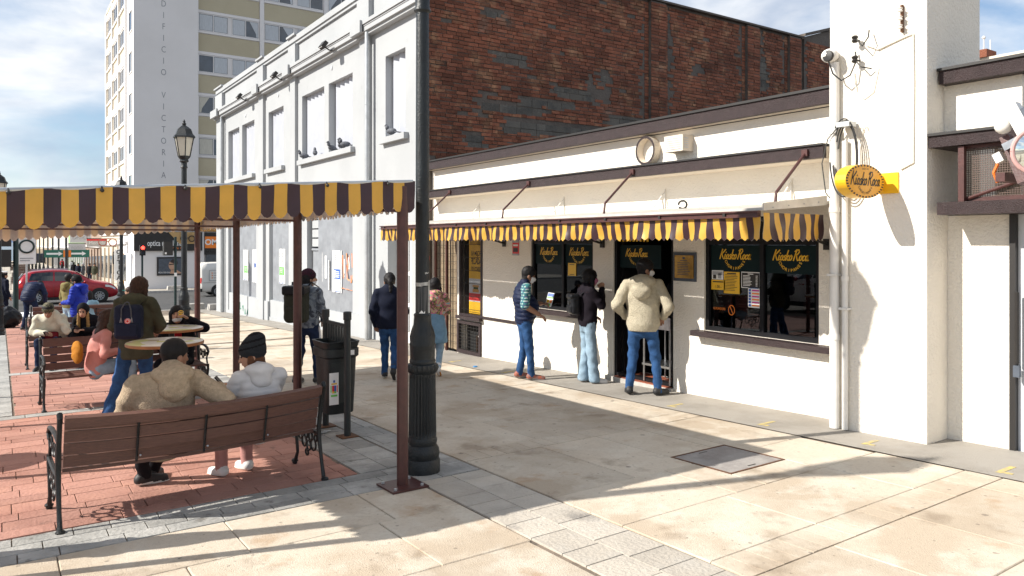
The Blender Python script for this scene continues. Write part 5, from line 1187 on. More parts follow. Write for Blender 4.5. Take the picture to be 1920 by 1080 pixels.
# ================================================================== litter bin
bn = thing('litter_bin', 'black litter bin hung between two posts with lattice crossbar', 'litter bin', (2.95, 7.6, gz(7.6)))
for yy in (7.30, 7.92):
    part('post', MB().lathe([(.034, gz(yy)), (.034, gz(yy) + 1.20), (.042, gz(yy) + 1.205), (.042, gz(yy) + 1.285), (.03, gz(yy) + 1.29)], 16, (2.95, yy, 0)), 'bin_plastic', bn, True); part('foot_plate', flat_box(MB(), 2.86, 3.04, yy - .09, yy + .09, .003, .014), 'rust', bn)
g7 = gz(7.6); lat = MB().box(2.938, 2.962, 7.335, 7.885, g7 + 1.13, g7 + 1.165).box(2.938, 2.962, 7.335, 7.885, g7 + .93, g7 + .965)
part('crossbar_frame', lat, 'bin_plastic', bn)
for k in range(7): part('lattice_bar', MB().box(2.942, 2.958, 7.365 + k * .077, 7.40 + k * .077, g7 + .966, g7 + 1.129), 'bin_plastic', bn)
def ring_loft(levels, c, m=0, corner=.06):
    """stack of rounded rectangles (half x, half y, z)"""
    mb = MB(); rows = []
    for hx, hy, z in levels:
        r = min(corner, hx * .5, hy * .5); pts = []
        for sx, sy, a0 in ((1, 1, 0), (-1, 1, 90), (-1, -1, 180), (1, -1, 270)):
            for a in (0, 30, 60, 90): pts.append((c[0] + sx * (hx - r) + r * math.cos(R(a0 + a)), c[1] + sy * (hy - r) + r * math.sin(R(a0 + a)), c[2] + z))
        rows.append(pts)
    n = len(rows[0])
    for a, b in zip(rows, rows[1:]):
        for j in range(n): mb.poly([a[j], a[(j + 1) % n], b[(j + 1) % n], b[j]], m)
    return mb, rows
mb, rows = ring_loft([(.145, .16, .22), (.15, .165, .23), (.17, .19, .80), (.19, .21, .82), (.192, .212, .90), (.18, .20, .905), (.195, .215, .965), (.20, .22, .975), (.175, .195, .975), (.165, .185, .80), (.14, .155, .3)], (2.945, 7.61, g7)); mb.poly(rows[0][::-1]); mb.poly(rows[-1])
weld(part('tub', mb, 'bin_plastic', bn, fix=False)); bpy.data.objects['tub'].data.set_sharp_from_angle(angle=R(30))
part('side_panel', MB().box(2.93 - .10, 2.93 + .10, 7.418, 7.436, g7 + .34, g7 + .76), 'bin_plastic', bn)
part('label', MB().box(2.975, 3.065, 7.392, 7.396, g7 + .835, g7 + .885), 'white_paper', bn)
cs = thing('crest_sticker', 'white sticker with a colourful coat of arms on the litter bin', 'sticker', (2.86, 7.4, g7 + .55)); part('sheet', MB().box(2.80, 2.90, 7.411, 7.415, g7 + .33, g7 + .66), 'white_paper', cs)
mb = MB(); o_ = (2.85, 7.409, g7 + .50); rects(mb, o_, (1, 0, 0), (0, 0, 1), [(-.022, .0, -.03, .03, 0), (0, .022, -.03, .03, 1), (-.022, 0, -.05, -.03, 2), (0, .022, -.05, -.03, 3), (-.03, .03, .04, .055, 2), (-.038, -.028, -.04, .03, 3), (.028, .038, -.04, .03, 0), (-.035, .035, -.085, -.065, 3), (-.01, .01, .06, .085, 1)]); part('crest', mb, ['red_print', 'blue_print', 'yellow_paint', 'green_print'], cs, fix=False)
for k, (x, y, lab) in enumerate(((2.80, 7.62, 'scrap of silver foil litter by the bin foot'), (6.05, 10.35, 'crushed blue bottle cap lying near the gas cabinet'))):
    mb = MB(); random.seed(k); pts = [(x + random.uniform(-.09, .09), y + random.uniform(-.05, .05)) for _ in range(4)]
    if k == 0:
        for a in range(3): mb.poly([(pts[a][0] + .05 * math.cos(b), pts[a][1] + .03 * math.sin(b), gz(pts[a][1]) + .006 + .012 * random.random()) for b in np.linspace(0, 6.28, 7)[:-1]])
        tag(part('litter_scrap', mb, 'galvanised'), lab, 'litter')
    else: tag(part('litter_piece', MB().lathe([(.035, .004), (.04, .012), (.034, .02)], 14, (6.62, 10.75, gz(10.75))), 'blue_cap'), lab, 'litter')
# ================================================================== vehicles
def lofted(xs, ztop, zbelt, hw, rw, z0, n=46):
    """car shell: list of half sections along x; returns section grid"""
    X_ = np.linspace(xs[0], xs[-1], n); it = lambda v: np.convolve(np.pad(np.interp(X_, xs, v), 2, mode='edge'), [.1, .2, .4, .2, .1], 'valid')
    T, B, W_, RW, Z0 = it(ztop), it(zbelt), it(hw), it(rw), it(z0); B = np.minimum(B, T - .04); rows = []
    for i, x in enumerate(X_):
        w, rw_, t, b, z = W_[i], RW[i], T[i], B[i], Z0[i]; f = min(1, max(0, (t - b - .04) / .25)); rr = w * .93 * (1 - f) + rw_ * f
        half = [(0, z), (w * .86, z), (w * .96, z + .10), (w, z + (b - z) * .45), (w * .995, z + (b - z) * .8), (w * .97, b), (rr + (w * .97 - rr) * .45, b + (t - b) * .52), (rr, t - .05), (rr * .86, t - .008), (0, t + .012)]
        rows.append([(x, y, zz) for y, zz in half])
    return rows
def shell(rows, mirror=True):
    mb = MB(); full = [r + [(x, -y, z) for x, y, z in reversed(r[1:-1])] for r in rows]; n = len(full[0])
    for a, b in zip(full, full[1:]):
        for j in range(n): mb.poly([a[j], b[j], b[(j + 1) % n], a[(j + 1) % n]])
    mb.poly(full[0]); mb.poly(full[-1][::-1]); return mb
def side_patch(rows, xa, xb, j0, f0, f1, side, off=.007, slant=(0, 0), cut=0):
    """glass patch between section points j0..j0+2, fractions f0..f1 of height, x range with slanted ends"""
    X_ = [r[0][0] for r in rows]
    def at(x, f):
        i = min(max(np.searchsorted(X_, x) - 1, 0), len(rows) - 2); u = (x - X_[i]) / (X_[i + 1] - X_[i]); u = min(max(u, 0), 1)
        def pt(j): return Vector(rows[i][j]).lerp(Vector(rows[i + 1][j]), u)
        p = pt(j0).lerp(pt(j0 + 1), min(1, f * 2)) if f <= .5 else pt(j0 + 1).lerp(pt(j0 + 2), (f - .5) * 2)
        return Vector((p.x, (p.y + off) * side, p.z))
    mb = MB(); n, m_ = 8, 4
    def P(i, j):
        f = f0 + (f1 - f0) * j / m_; g = j / m_; a, b = xa + slant[0] * g, xb + slant[1] * g; return at(a + (b - a) * i / n, f)
    for i in range(n):
        for j in range(m_): mb.poly([P(i, j), P(i + 1, j), P(i + 1, j + 1), P(i, j + 1)])
    return mb
def wheel(root, x, y, r=.34, w=.22):
    s = 1 if y > 0 else -1
    t = part('wheel', MB().lathe([(r * .62, -w / 2), (r * .95, -w / 2), (r, -w / 2 + .03), (r, w / 2 - .03), (r * .95, w / 2), (r * .62, w / 2)], 28, (x, y, r), axis='y', caps=False), 'rubber', root, True, local=True)
    part('wheel_hub', MB().lathe([(r * .63, 0), (r * .63, .02), (.02, .03)], 20, (x, y + s * w * .28, r), axis='y'), 'ink_black', t, local=True)
    mb = MB()
    for k in range(10):
        a = 2 * math.pi * k / 10; mb.tube([(x, y + s * w * .42, r), (x + r * .6 * math.cos(a), y + s * w * .45, r + r * .6 * math.sin(a))], [.03, .022], 5)
    mb.torus((x, y + s * w * .44, r), r * .61, .018, 'y', 24, 6); part('rim', mb, 'alloy', t, True, local=True)
def arch(root, x, y, r=.40):
    s = 1 if y > 0 else -1; mb = MB(); mb.poly([(x + r * math.cos(a), y, .34 + r * math.sin(a)) for a in np.linspace(-.75, math.pi + .75, 22)]); part('wheel_arch', mb, 'rubber', root, local=True, fix=False)
car = thing('parked_car', 'dark red compact SUV crossing the side street behind the promenade', 'car', (2.75, 43.4, gz(43.4) - .12), 0)
xs = [-2.2, -2.14, -2.02, -1.8, -1.4, -.7, -.1, .3, .65, 1.0, 1.4, 1.8, 2.06, 2.2]
rows = lofted(xs, [.62, .98, 1.18, 1.50, 1.61, 1.66, 1.64, 1.57, 1.38, 1.13, 1.06, .98, .86, .60], [.5, .9, 1.08, 1.12, 1.10, 1.06, 1.03, 1.01, .99, .97, .93, .88, .78, .5], [.72, .80, .85, .88, .91, .915, .915, .91, .91, .91, .90, .86, .78, .66], [.5, .55, .58, .62, .65, .66, .66, .65, .63, .6, .6, .6, .6, .5], [.45, .32, .26, .22, .22, .22, .22, .22, .22, .22, .22, .22, .26, .36])
weld(part('body', shell(rows), 'car_red', car, local=True, fix=False)); 
for s in (-1, 1):
    part('side_window', side_patch(rows, -1.62, -.62, 5, .12, .90, s, slant=(.12, .0)), 'car_glass', car, True, local=True, fix=False); part('side_window', side_patch(rows, -.55, .20, 5, .12, .90, s, slant=(.0, -.06)), 'car_glass', car, True, local=True, fix=False); part('side_window', side_patch(rows, .26, .80, 5, .12, .86, s, slant=(-.04, -.40)), 'car_glass', car, True, local=True, fix=False)
    part('sill_trim', MB().box(-1.05, 1.1, s * .90 - .02, s * .90 + .02, .20, .34), 'rubber', car, local=True)
    for x in (-1.32, 1.36): arch(car, x, s * .918); wheel(car, x, s * .84)
    part('headlight', side_patch(rows, 1.62, 2.08, 3, .55, .95, s, .012), 'headlamp', car, True, local=True, fix=False); part('tail_light', side_patch(rows, -2.14, -1.86, 3, .40, .85, s, .012), 'tail_red', car, True, local=True, fix=False)
    part('door_handle', MB().box(-.42, -.24, s * .915 - .015, s * .915 + .02, .90, .93).box(.48, .66, s * .915 - .015, s * .915 + .02, .87, .90), 'car_red', car, local=True); part('mirror', MB().sphere((.72, s * 1.0, 1.05), .10, 10, sc=(.7, 1, .7)), 'car_red', car, True, local=True)
    part('door_seam', MB().box(-.60, -.592, s * .9165 - .004, s * .9165 + .002, .36, 1.02).box(.235, .243, s * .9165 - .004, s * .9165 + .002, .36, 1.0), 'ink_black', car, local=True)
    part('roof_rail', MB().tube([(-1.5, s * .6, 1.64), (-.8, s * .62, 1.70), (.1, s * .6, 1.67)], .018, 6), 'alloy', car, local=True)
part('windscreen', MB().poly([(.98, -.56, 1.17), (.98, .56, 1.17), (.40, .50, 1.565), (.40, -.50, 1.565)]), 'car_glass', car, local=True); part('rear_window', MB().poly([(-2.075, -.5, 1.17), (-2.075, .5, 1.17), (-1.855, .45, 1.50), (-1.855, -.45, 1.50)]), 'car_glass', car, local=True)
part('bumper', MB().box(-2.235, -2.12, -.70, .70, .34, .56).box(2.1, 2.215, -.6, .6, .34, .48), 'rubber', car, local=True)
for o in car.children:
    if o.name.startswith('body'): o.data.set_sharp_from_angle(angle=R(45))

def van_parts(root, paint):
    xs = [-2.0, -1.96, -1.85, -1.2, 0, 1.0, 1.35, 1.6, 1.85, 1.98, 2.02]
    rw = lofted(xs, [1.70, 1.82, 1.88, 1.90, 1.90, 1.88, 1.80, 1.45, 1.10, .95, .7], [1.0, 1.02, 1.02, 1.02, 1.02, 1.02, 1.0, .98, .95, .85, .6], [.76, .79, .80, .81, .81, .81, .80, .79, .77, .72, .66], [.66, .68, .69, .70, .70, .70, .69, .66, .62, .6, .6], [.32, .28, .26, .24, .24, .24, .24, .24, .26, .3, .34])
    weld(part('body', shell(rw), paint, root, local=True, fix=False))
    for s in (-1, 1):
        part('side_window', side_patch(rw, .75, 1.35, 5, .15, .85, s, slant=(0, -.12)), 'car_glass', root, True, local=True, fix=False)
        for x in (-1.15, 1.25): arch(root, x, s * .818, .34); wheel(root, x, s * .74, .29, .18)
        part('panel_seam', MB().box(-1.9, 1.5, s * .812 - .004, s * .812 + .002, .78, .79).box(-.15, -.14, s * .812 - .004, s * .812 + .002, .3, 1.7), 'ink_black', root, local=True)
        part('tail_light', MB().box(-2.02, -1.98, s * .70 - .07, s * .70 + .07, .75, 1.05), 'tail_red', root, local=True)
    part('rear_window', MB().box(-2.025, -2.005, -.55, .55, 1.12, 1.62), 'car_glass', root, local=True); part('windscreen', MB().poly([(1.86, -.6, 1.12), (1.86, .6, 1.12), (1.40, .55, 1.78), (1.40, -.55, 1.78)]), 'car_glass', root, local=True); part('bumper', MB().box(-2.06, -1.95, -.76, .76, .28, .46), 'rubber', root, local=True)
van = thing('delivery_van', 'small white delivery van by the corner of the grey building', 'van', (11.15, 44.4, gz(44.4) - .12), 0); van_parts(van, 'van_white')
# printed box on the van side that faces us
mb = MB(); o_ = (-1.05, -.83, 1.18)
rects(mb, o_, (1, 0, 0), (0, 0, 1), [(-.55, .55, -.30, .30, 0)]); rects(mb, (o_[0], o_[1] - .002, o_[2]), (1, 0, 0), (0, 0, 1), [(-.52, .52, -.27, .27, 1)]); rects(mb, (o_[0], o_[1] - .004, o_[2]), (1, 0, 0), (0, 0, 1), [(-.42, -.36, .1, .16, 2), (-.32, .4, .11, .15, 0), (-.42, -.36, -.03, .03, 2), (-.32, .35, -.02, .02, 0), (-.42, -.36, -.16, -.1, 2), (-.32, .42, -.15, -.11, 0)])
part('panel_print', mb, ['ink_grey', 'van_white', 'orange_print'], van, local=True, fix=False); part('work_lamp', MB().tube([(-.9, -.82, 1.85), (-.6, -.95, 1.86), (-.55, -.95, 1.7)], .02, 5).sphere((-.55, -.95, 1.62), .09, 8), 'ink_black', van, local=True)
v2 = thing('ambulance_van', 'white van behind the dark poles at the left picture edge', 'van', (-.6, 52.8, gz(53)), math.pi / 2); van_parts(v2, 'van_white')
v3 = thing('dark_van', 'dark blue van parked far down the street before the sea', 'van', (9.0, 187, gz(187)), math.pi); van_parts(v3, 'van_dark'); v3.location = (6.2, 170, gz(170)); v3.scale = (1.15, 1, 1.1)
wc = thing('parked_hatchback', 'white parked car opposite the kiosk, reflected in its windows', 'car', (-6.5, 13.5, gz(13.5)), math.pi / 2); 
for o in list(car.children):
    c = o.copy(); COL.objects.link(c); c.parent = wc
    if o.name.startswith('body'): c.data = o.data.copy(); c.data.materials[0] = MATS['van_white']
# ================================================================== signals, signs, far small things
def signal(root, heads):
    for (dx, dy, z, n, lit) in heads:
        b = part('signal_head', MB().box(dx - .16, dx + .16, dy - .12, dy + .12, z - .32 * n / 2, z + .32 * n / 2), 'ink_black', root, local=True)
        for k in range(n):
            zz = z + .32 * (n / 2 - .5 - k); part('visor', MB().lathe([(.125, 0), (.125, -.14), (.115, -.14), (.115, 0)], 14, (dx, dy - .12, zz), axis='y', caps=False), 'ink_black', b, local=True)
            part('lens', MB().lathe([(.001, -.012), (.11, -.004)], 14, (dx, dy - .12, zz), axis='y'), 'red_light' if lit == k else 'slate', b, local=True)
ts = thing('pedestrian_signal', 'pedestrian traffic light showing a red figure before the optician', 'traffic light', (7.35, 51.7, gz(51.7))); part('pole', MB().tube([(0, 0, 0), (0, 0, 2.6)], .06, 10), 'lamp_green', ts, True, local=True); signal(ts, ((0, -.1, 2.55, 2, 0),))
ts2 = thing('crossing_signal', 'dark traffic signal on a slim pole beside the far lamp base', 'traffic light', (5.85, 32.6, gz(32.6))); part('pole', MB().tube([(0, 0, 0), (0, 0, 3.0)], .05, 10), 'lamp_green', ts2, True, local=True); part('signal_head', MB().box(-.45, -.12, -.15, .15, 2.25, 2.8), 'ink_black', ts2, local=True); part('arm', MB().box(-.13, .0, -.02, .02, 2.5, 2.55), 'ink_black', ts2, local=True); part('lens', MB().box(-.42, -.35, -.16, -.151, 2.3, 2.38), 'white_gloss', ts2, local=True); part('sticker', MB().box(-.052, .052, -.055, -.051, 1.4, 1.55), 'white_paper', ts2, local=True)
ts3 = thing('corner_signal', 'traffic signal on a thick dark pole by the bin bag at left', 'traffic light', (.42, 28.8, gz(28.8))); part('pole', MB().tube([(0, 0, 0), (0, 0, 3.3)], .075, 12), 'lamp_green', ts3, True, local=True)
for k, z in enumerate((2.85, 2.2)): part('signal_head', MB().box(-.48, -.12, -.2, .2, z - .3, z + .25), 'ink_black', ts3, local=True)
part('arm', MB().box(-.2, .02, -.02, .02, 2.0, 2.05), 'ink_black', ts3, local=True)
ps = thing('parking_sign', 'white parking sign with green ring beside the left traffic pole', 'sign', (.78, 31.6, gz(31.6))); part('board', MB().box(-.28, .28, -.02, .02, 2.0, 3.0), 'white_paper', ps, local=True); part('post', MB().tube([(0, .03, 0), (0, .03, 3.0)], .03, 8), 'galvanised', ps, local=True); part('ring', MB().torus((0, -.03, 2.62), .22, .035, 'y', 20, 5), 'lamp_green', ps, local=True); mb = MB(); rects(mb, (0, -.025, 2.2), (1, 0, 0), (0, 0, 1), [(-.2, .2, -.02, .02), (-.2, .1, -.1, -.06)]); part('print', mb, 'ink_grey', ps, local=True, fix=False)
mat('sign_green', (.02, .13, .09), .5)
for k, (xa, d_, lab) in enumerate(((3.0, 1, 'green street direction board with white arrow pointing right'), (4.35, -1, 'green street direction board on the lamp row, arrow half hidden'))):
    t = thing('direction_board', lab, 'sign', (xa, 57.5 + k * .1, 1.2), 0, 'green direction boards'); part('board', MB().box(-.62, .62, -.03, .03, -.25, .25), 'sign_green', t, local=True)
    mb = MB(); rects(mb, (0, -.034, 0), (1, 0, 0), (0, 0, 1), [(-.5, .2, -.06, .06)]); mb.poly([(.18, -.034, .15), (.42, -.034, 0), (.18, -.034, -.15)]); part('arrow', mb, 'white_paper', t, local=True, fix=False); part('crest', MB().box(.45 if k == 0 else -.6, .6 if k == 0 else -.45, -.036, -.031, -.22, .22), 'orange_print', t, local=True); part('post', MB().tube([(.66 * d_, 0, gz(57) - 1.2), (.66 * d_, 0, .3)], .05, 8), 'lamp_green', t, local=True)
for k, (x, y, lab) in enumerate(((6.6, 33.0, 'pale concrete block at the kerb near the dark lamp'), (7.45, 32.2, 'pale concrete block beside the white van wheel'), (9.3, 52.2, 'concrete block at the foot of the white shop wall'))):
    t = tag(part('concrete_block', MB().prism([(x - .45, gz(y) - .1), (x + .45, gz(y) - .1), (x + .40, gz(y) + .24), (x - .40, gz(y) + .24)], y - .2, y + .2, 'y'), 'concrete'), lab, 'block', 'concrete kerb blocks')
shp = thing('cargo_ship', 'white and blue ship lying on the sea at the end of the street', 'ship', (215, 8000, -23)); part('hull', MB().prism([(150, -23), (300, -23), (312, -6), (290, -5), (138, -7)], 7990, 8010, 'y'), 'blue_print', shp); part('deckhouse', MB().box(150, 200, 7992, 8008, -7, 14).box(210, 250, 7993, 8007, -6, 4).box(170, 174, 7998, 8002, 14, 30), 'white_paper', shp)
# ================================================================== smooth bodies (distance fields -> mesh)
def V3(*a): return np.array(a, float)
def surface_net(f, lo, hi, h):
    ax = [np.arange(lo[i], hi[i] + h, h) for i in range(3)]
    P = np.stack(np.meshgrid(*ax, indexing='ij'), -1); sh = P.shape[:3]
    # coarse pass first, exact values only near the surface
    ci = [np.clip(np.arange(0, s + 2, 3) + 1, 0, s - 1)[:(s + 2) // 3] for s in sh]
    cv, _ = f(P[np.ix_(*ci)].reshape(-1, 3)); cv = cv.reshape([len(c) for c in ci])
    up = [np.arange(s) // 3 for s in sh]; v = cv[np.ix_(*up)].copy(); near = np.abs(v) < 2.6 * h + .02
    v[near] = f(P[near])[0]
    C = [(0, 0, 0), (1, 0, 0), (1, 1, 0), (0, 1, 0), (0, 0, 1), (1, 0, 1), (1, 1, 1), (0, 1, 1)]
    E_ = [(0, 1), (1, 2), (2, 3), (3, 0), (4, 5), (5, 6), (6, 7), (7, 4), (0, 4), (1, 5), (2, 6), (3, 7)]
    n = tuple(s - 1 for s in sh); cs = [v[c[0]:c[0] + n[0], c[1]:c[1] + n[1], c[2]:c[2] + n[2]] for c in C]
    ins = sum((c < 0).astype(np.int8) for c in cs); act = (ins > 0) & (ins < 8); ids = np.argwhere(act)
    if len(ids) == 0: return np.zeros((0, 3)), []
    vals = np.stack([c[act] for c in cs], 1); pos = np.zeros((len(ids), 3)); cnt = np.zeros(len(ids)); Ca = np.array(C, float)
    for a, b in E_:
        m = (vals[:, a] < 0) != (vals[:, b] < 0); t = np.where(m, vals[:, a] / np.where(m, vals[:, a] - vals[:, b], 1), 0)
        pos += np.where(m[:, None], Ca[a] + t[:, None] * (Ca[b] - Ca[a]), 0); cnt += m
    pos = (ids + pos / cnt[:, None]) * h + np.array([a[0] for a in ax])
    idx = -np.ones(n, int); idx[act] = np.arange(len(ids)); quads = []
    neg = v < 0
    for d in range(3):
        e1, e2 = (d + 1) % 3, (d + 2) % 3
        sl0 = [slice(None)] * 3; sl1 = [slice(None)] * 3; sl0[d] = slice(0, -1); sl1[d] = slice(1, None)
        ch = neg[tuple(sl0)] != neg[tuple(sl1)]; q = np.argwhere(ch); q = q[(q[:, e1] > 0) & (q[:, e2] > 0) & (q[:, e1] < n[e1]) & (q[:, e2] < n[e2])]
        if len(q) == 0: continue
        def off(a, b): r = q.copy(); r[:, e1] += a; r[:, e2] += b; return idx[r[:, 0], r[:, 1], r[:, 2]]
        Q = np.stack([off(-1, -1), off(0, -1), off(0, 0), off(-1, 0)], 1); fl = neg[q[:, 0], q[:, 1], q[:, 2]]
        Q[~fl] = Q[~fl][:, ::-1]; quads.append(Q[(Q >= 0).all(1)])
    return pos, np.concatenate(quads)
def rcone(p, a, b, ra, rb):
    ba = b - a; l2 = max(ba @ ba, 1e-9); t = np.clip(((p - a) @ ba) / l2, 0, 1)
    return np.linalg.norm(p - a - t[:, None] * ba, axis=1) - (ra + (rb - ra) * t)
def ecap(p, a, b, ra, rb, wdir, flat):
    """capsule with a flattened (elliptic) section: wide along wdir"""
    ba = b - a; l2 = max(ba @ ba, 1e-9); ax = ba / math.sqrt(l2); w = wdir - ax * (wdir @ ax); w /= np.linalg.norm(w); dd = np.cross(ax, w)
    q = p - a; t = np.clip((q @ ba) / l2, 0, 1); q = q - t[:, None] * ba
    x, y, z = q @ w, (q @ dd) / flat, q @ ax; r = ra + (rb - ra) * t
    return (np.sqrt(x * x + y * y + z * z) - r) * (flat * .5 + .5)
def ellip(p, c, r, M=None):
    q = p - c
    if M is not None: q = q @ M
    r = np.asarray(r, float); k0 = np.linalg.norm(q / r, axis=1); k1 = np.linalg.norm(q / (r * r), axis=1)
    return k0 * (k0 - 1) / np.maximum(k1, 1e-6)
def rbox(p, c, hs, r, M=None):
    q = p - c
    if M is not None: q = q @ M
    d = np.abs(q) - (np.asarray(hs) - r); return np.linalg.norm(np.maximum(d, 0), axis=1) + np.minimum(d.max(1), 0) - r
def smin(ds, k):
    d = ds[0]
    for e in ds[1:]:
        h = np.clip(.5 + .5 * (e - d) / k, 0, 1); d = e + (d - e) * h - k * h * (1 - h)
    return d
def wrinkle(p, s, f, seed):
    q = p * f; a = seed * 1.7
    rg = np.abs(np.sin(q[:, 2] * 1.3 + q[:, 0] * .7 + 1.6 * np.sin(q[:, 1] * .8 + q[:, 0] * .5 + a) - a)); s0 = s; s = s * .75
    return s * (np.sin(q[:, 2] * 1.9 + 2.1 * np.sin(q[:, 0] * .9 + a) + 1.3 * np.sin(q[:, 1] * 1.1 - a)) * .6 + .4 * np.sin(q[:, 0] * 1.4 + q[:, 1] * 1.1 + 1.8 * np.sin(q[:, 2] * .7 + a))) + s0 * .7 * (rg - .6)
def sdf_object(name, f, lo, hi, h, mats, parent=None, extra=None, local=True, label=None):
    """mesh(es) from distance functions f(p)->(d, material index); extra: further (f, lo, hi, h) joined into the same mesh"""
    vs, fs, ms, base = [], [], [], 0
    for (g, a, b, hh) in [(f, lo, hi, h)] + (extra or []):
        v, q = surface_net(g, np.asarray(a, float), np.asarray(b, float), hh)
        if len(v) == 0: continue
        cen = v[q].mean(1); _, m = g(cen); vs.append(v); fs.append(q + base); ms.append(m); base += len(v)
    v, q, m = np.concatenate(vs), np.concatenate(fs), np.concatenate(ms)
    me = bpy.data.meshes.new(name); me.vertices.add(len(v)); me.vertices.foreach_set('co', v.ravel().astype(np.float32)); me.loops.add(q.size); me.loops.foreach_set('vertex_index', q.ravel().astype(np.int32)); me.polygons.add(len(q))
    me.polygons.foreach_set('loop_start', np.arange(0, q.size, 4, dtype=np.int32))
    for k in mats: me.materials.append(MATS[k])
    me.polygons.foreach_set('material_index', np.asarray(m, np.int32)); me.polygons.foreach_set('use_smooth', np.ones(len(q), bool)); me.update(calc_edges=True); me.validate()
    o = link(name, me, parent, local=local)
    if label: o['label'] = label
    return o
def const(fn): return lambda p: (fn(p), np.zeros(len(p), int))

def rotm(yaw, pitch=0, roll=0):
    return np.array((Matrix.Rotation(yaw, 3, 'Z') @ Matrix.Rotation(pitch, 3, 'X') @ Matrix.Rotation(roll, 3, 'Y')))

STAND = dict(pelvis=(0, 0, .95), chest=(0, .0, 1.24), neck=(0, -.015, 1.42), head=(0, .02, 1.575), shL=(-.175, -.01, 1.38), shR=(.175, -.01, 1.38), elL=(-.225, -.03, 1.11), elR=(.225, -.03, 1.11), wrL=(-.22, .06, .88), wrR=(.22, .06, .88),
             hipL=(-.09, 0, .90), hipR=(.09, 0, .90), knL=(-.10, .02, .49), knR=(.10, .02, .49), anL=(-.11, -.02, .09), anR=(.11, -.02, .09), toL=(-.13, .15, .035), toR=(.13, .15, .035))
SEAT = dict(pelvis=(0, 0, .53), chest=(0, .0, .80), neck=(0, .02, .985), head=(0, .06, 1.135), shL=(-.175, .01, .945), shR=(.175, .01, .945), elL=(-.24, .04, .69), elR=(.24, .04, .69), wrL=(-.12, .27, .62), wrR=(.12, .27, .62),
            hipL=(-.09, .0, .50), hipR=(.09, .0, .50), knL=(-.12, .43, .51), knR=(.12, .43, .51), anL=(-.12, .42, .10), anR=(.12, .42, .10), toL=(-.13, .58, .035), toR=(.13, .58, .035))
SKIN = mat('skin', (.42, .23, .15), .55, var=.12, vscale=20); mat('skin_dark', (.28, .14, .085), .55, var=.12, vscale=20); mat('lips', (.38, .13, .11), .5); mat('eye_dark', (.02, .014, .012), .3)
mat('hair_black', (.010, .009, .010), .62, var=.4, vscale=40, stretch=(1, 1, .2), spec=.25); mat('hair_brown', (.045, .022, .014), .6, var=.5, vscale=40, stretch=(1, 1, .2), spec=.25); mat('hair_auburn', (.10, .038, .016), .6, var=.5, vscale=40, stretch=(1, 1, .2), spec=.25); mat('hair_gold', (.30, .17, .05), .5, var=.4, vscale=40)
def cloth(name, col, **k): return mat(name, col, k.pop('rough', .85), spec=k.pop('spec', .18), var=k.pop('var', .18), vscale=k.pop('vscale', 9), bump=k.pop('bump', .35), bscale=k.pop('bscale', 120), **k)

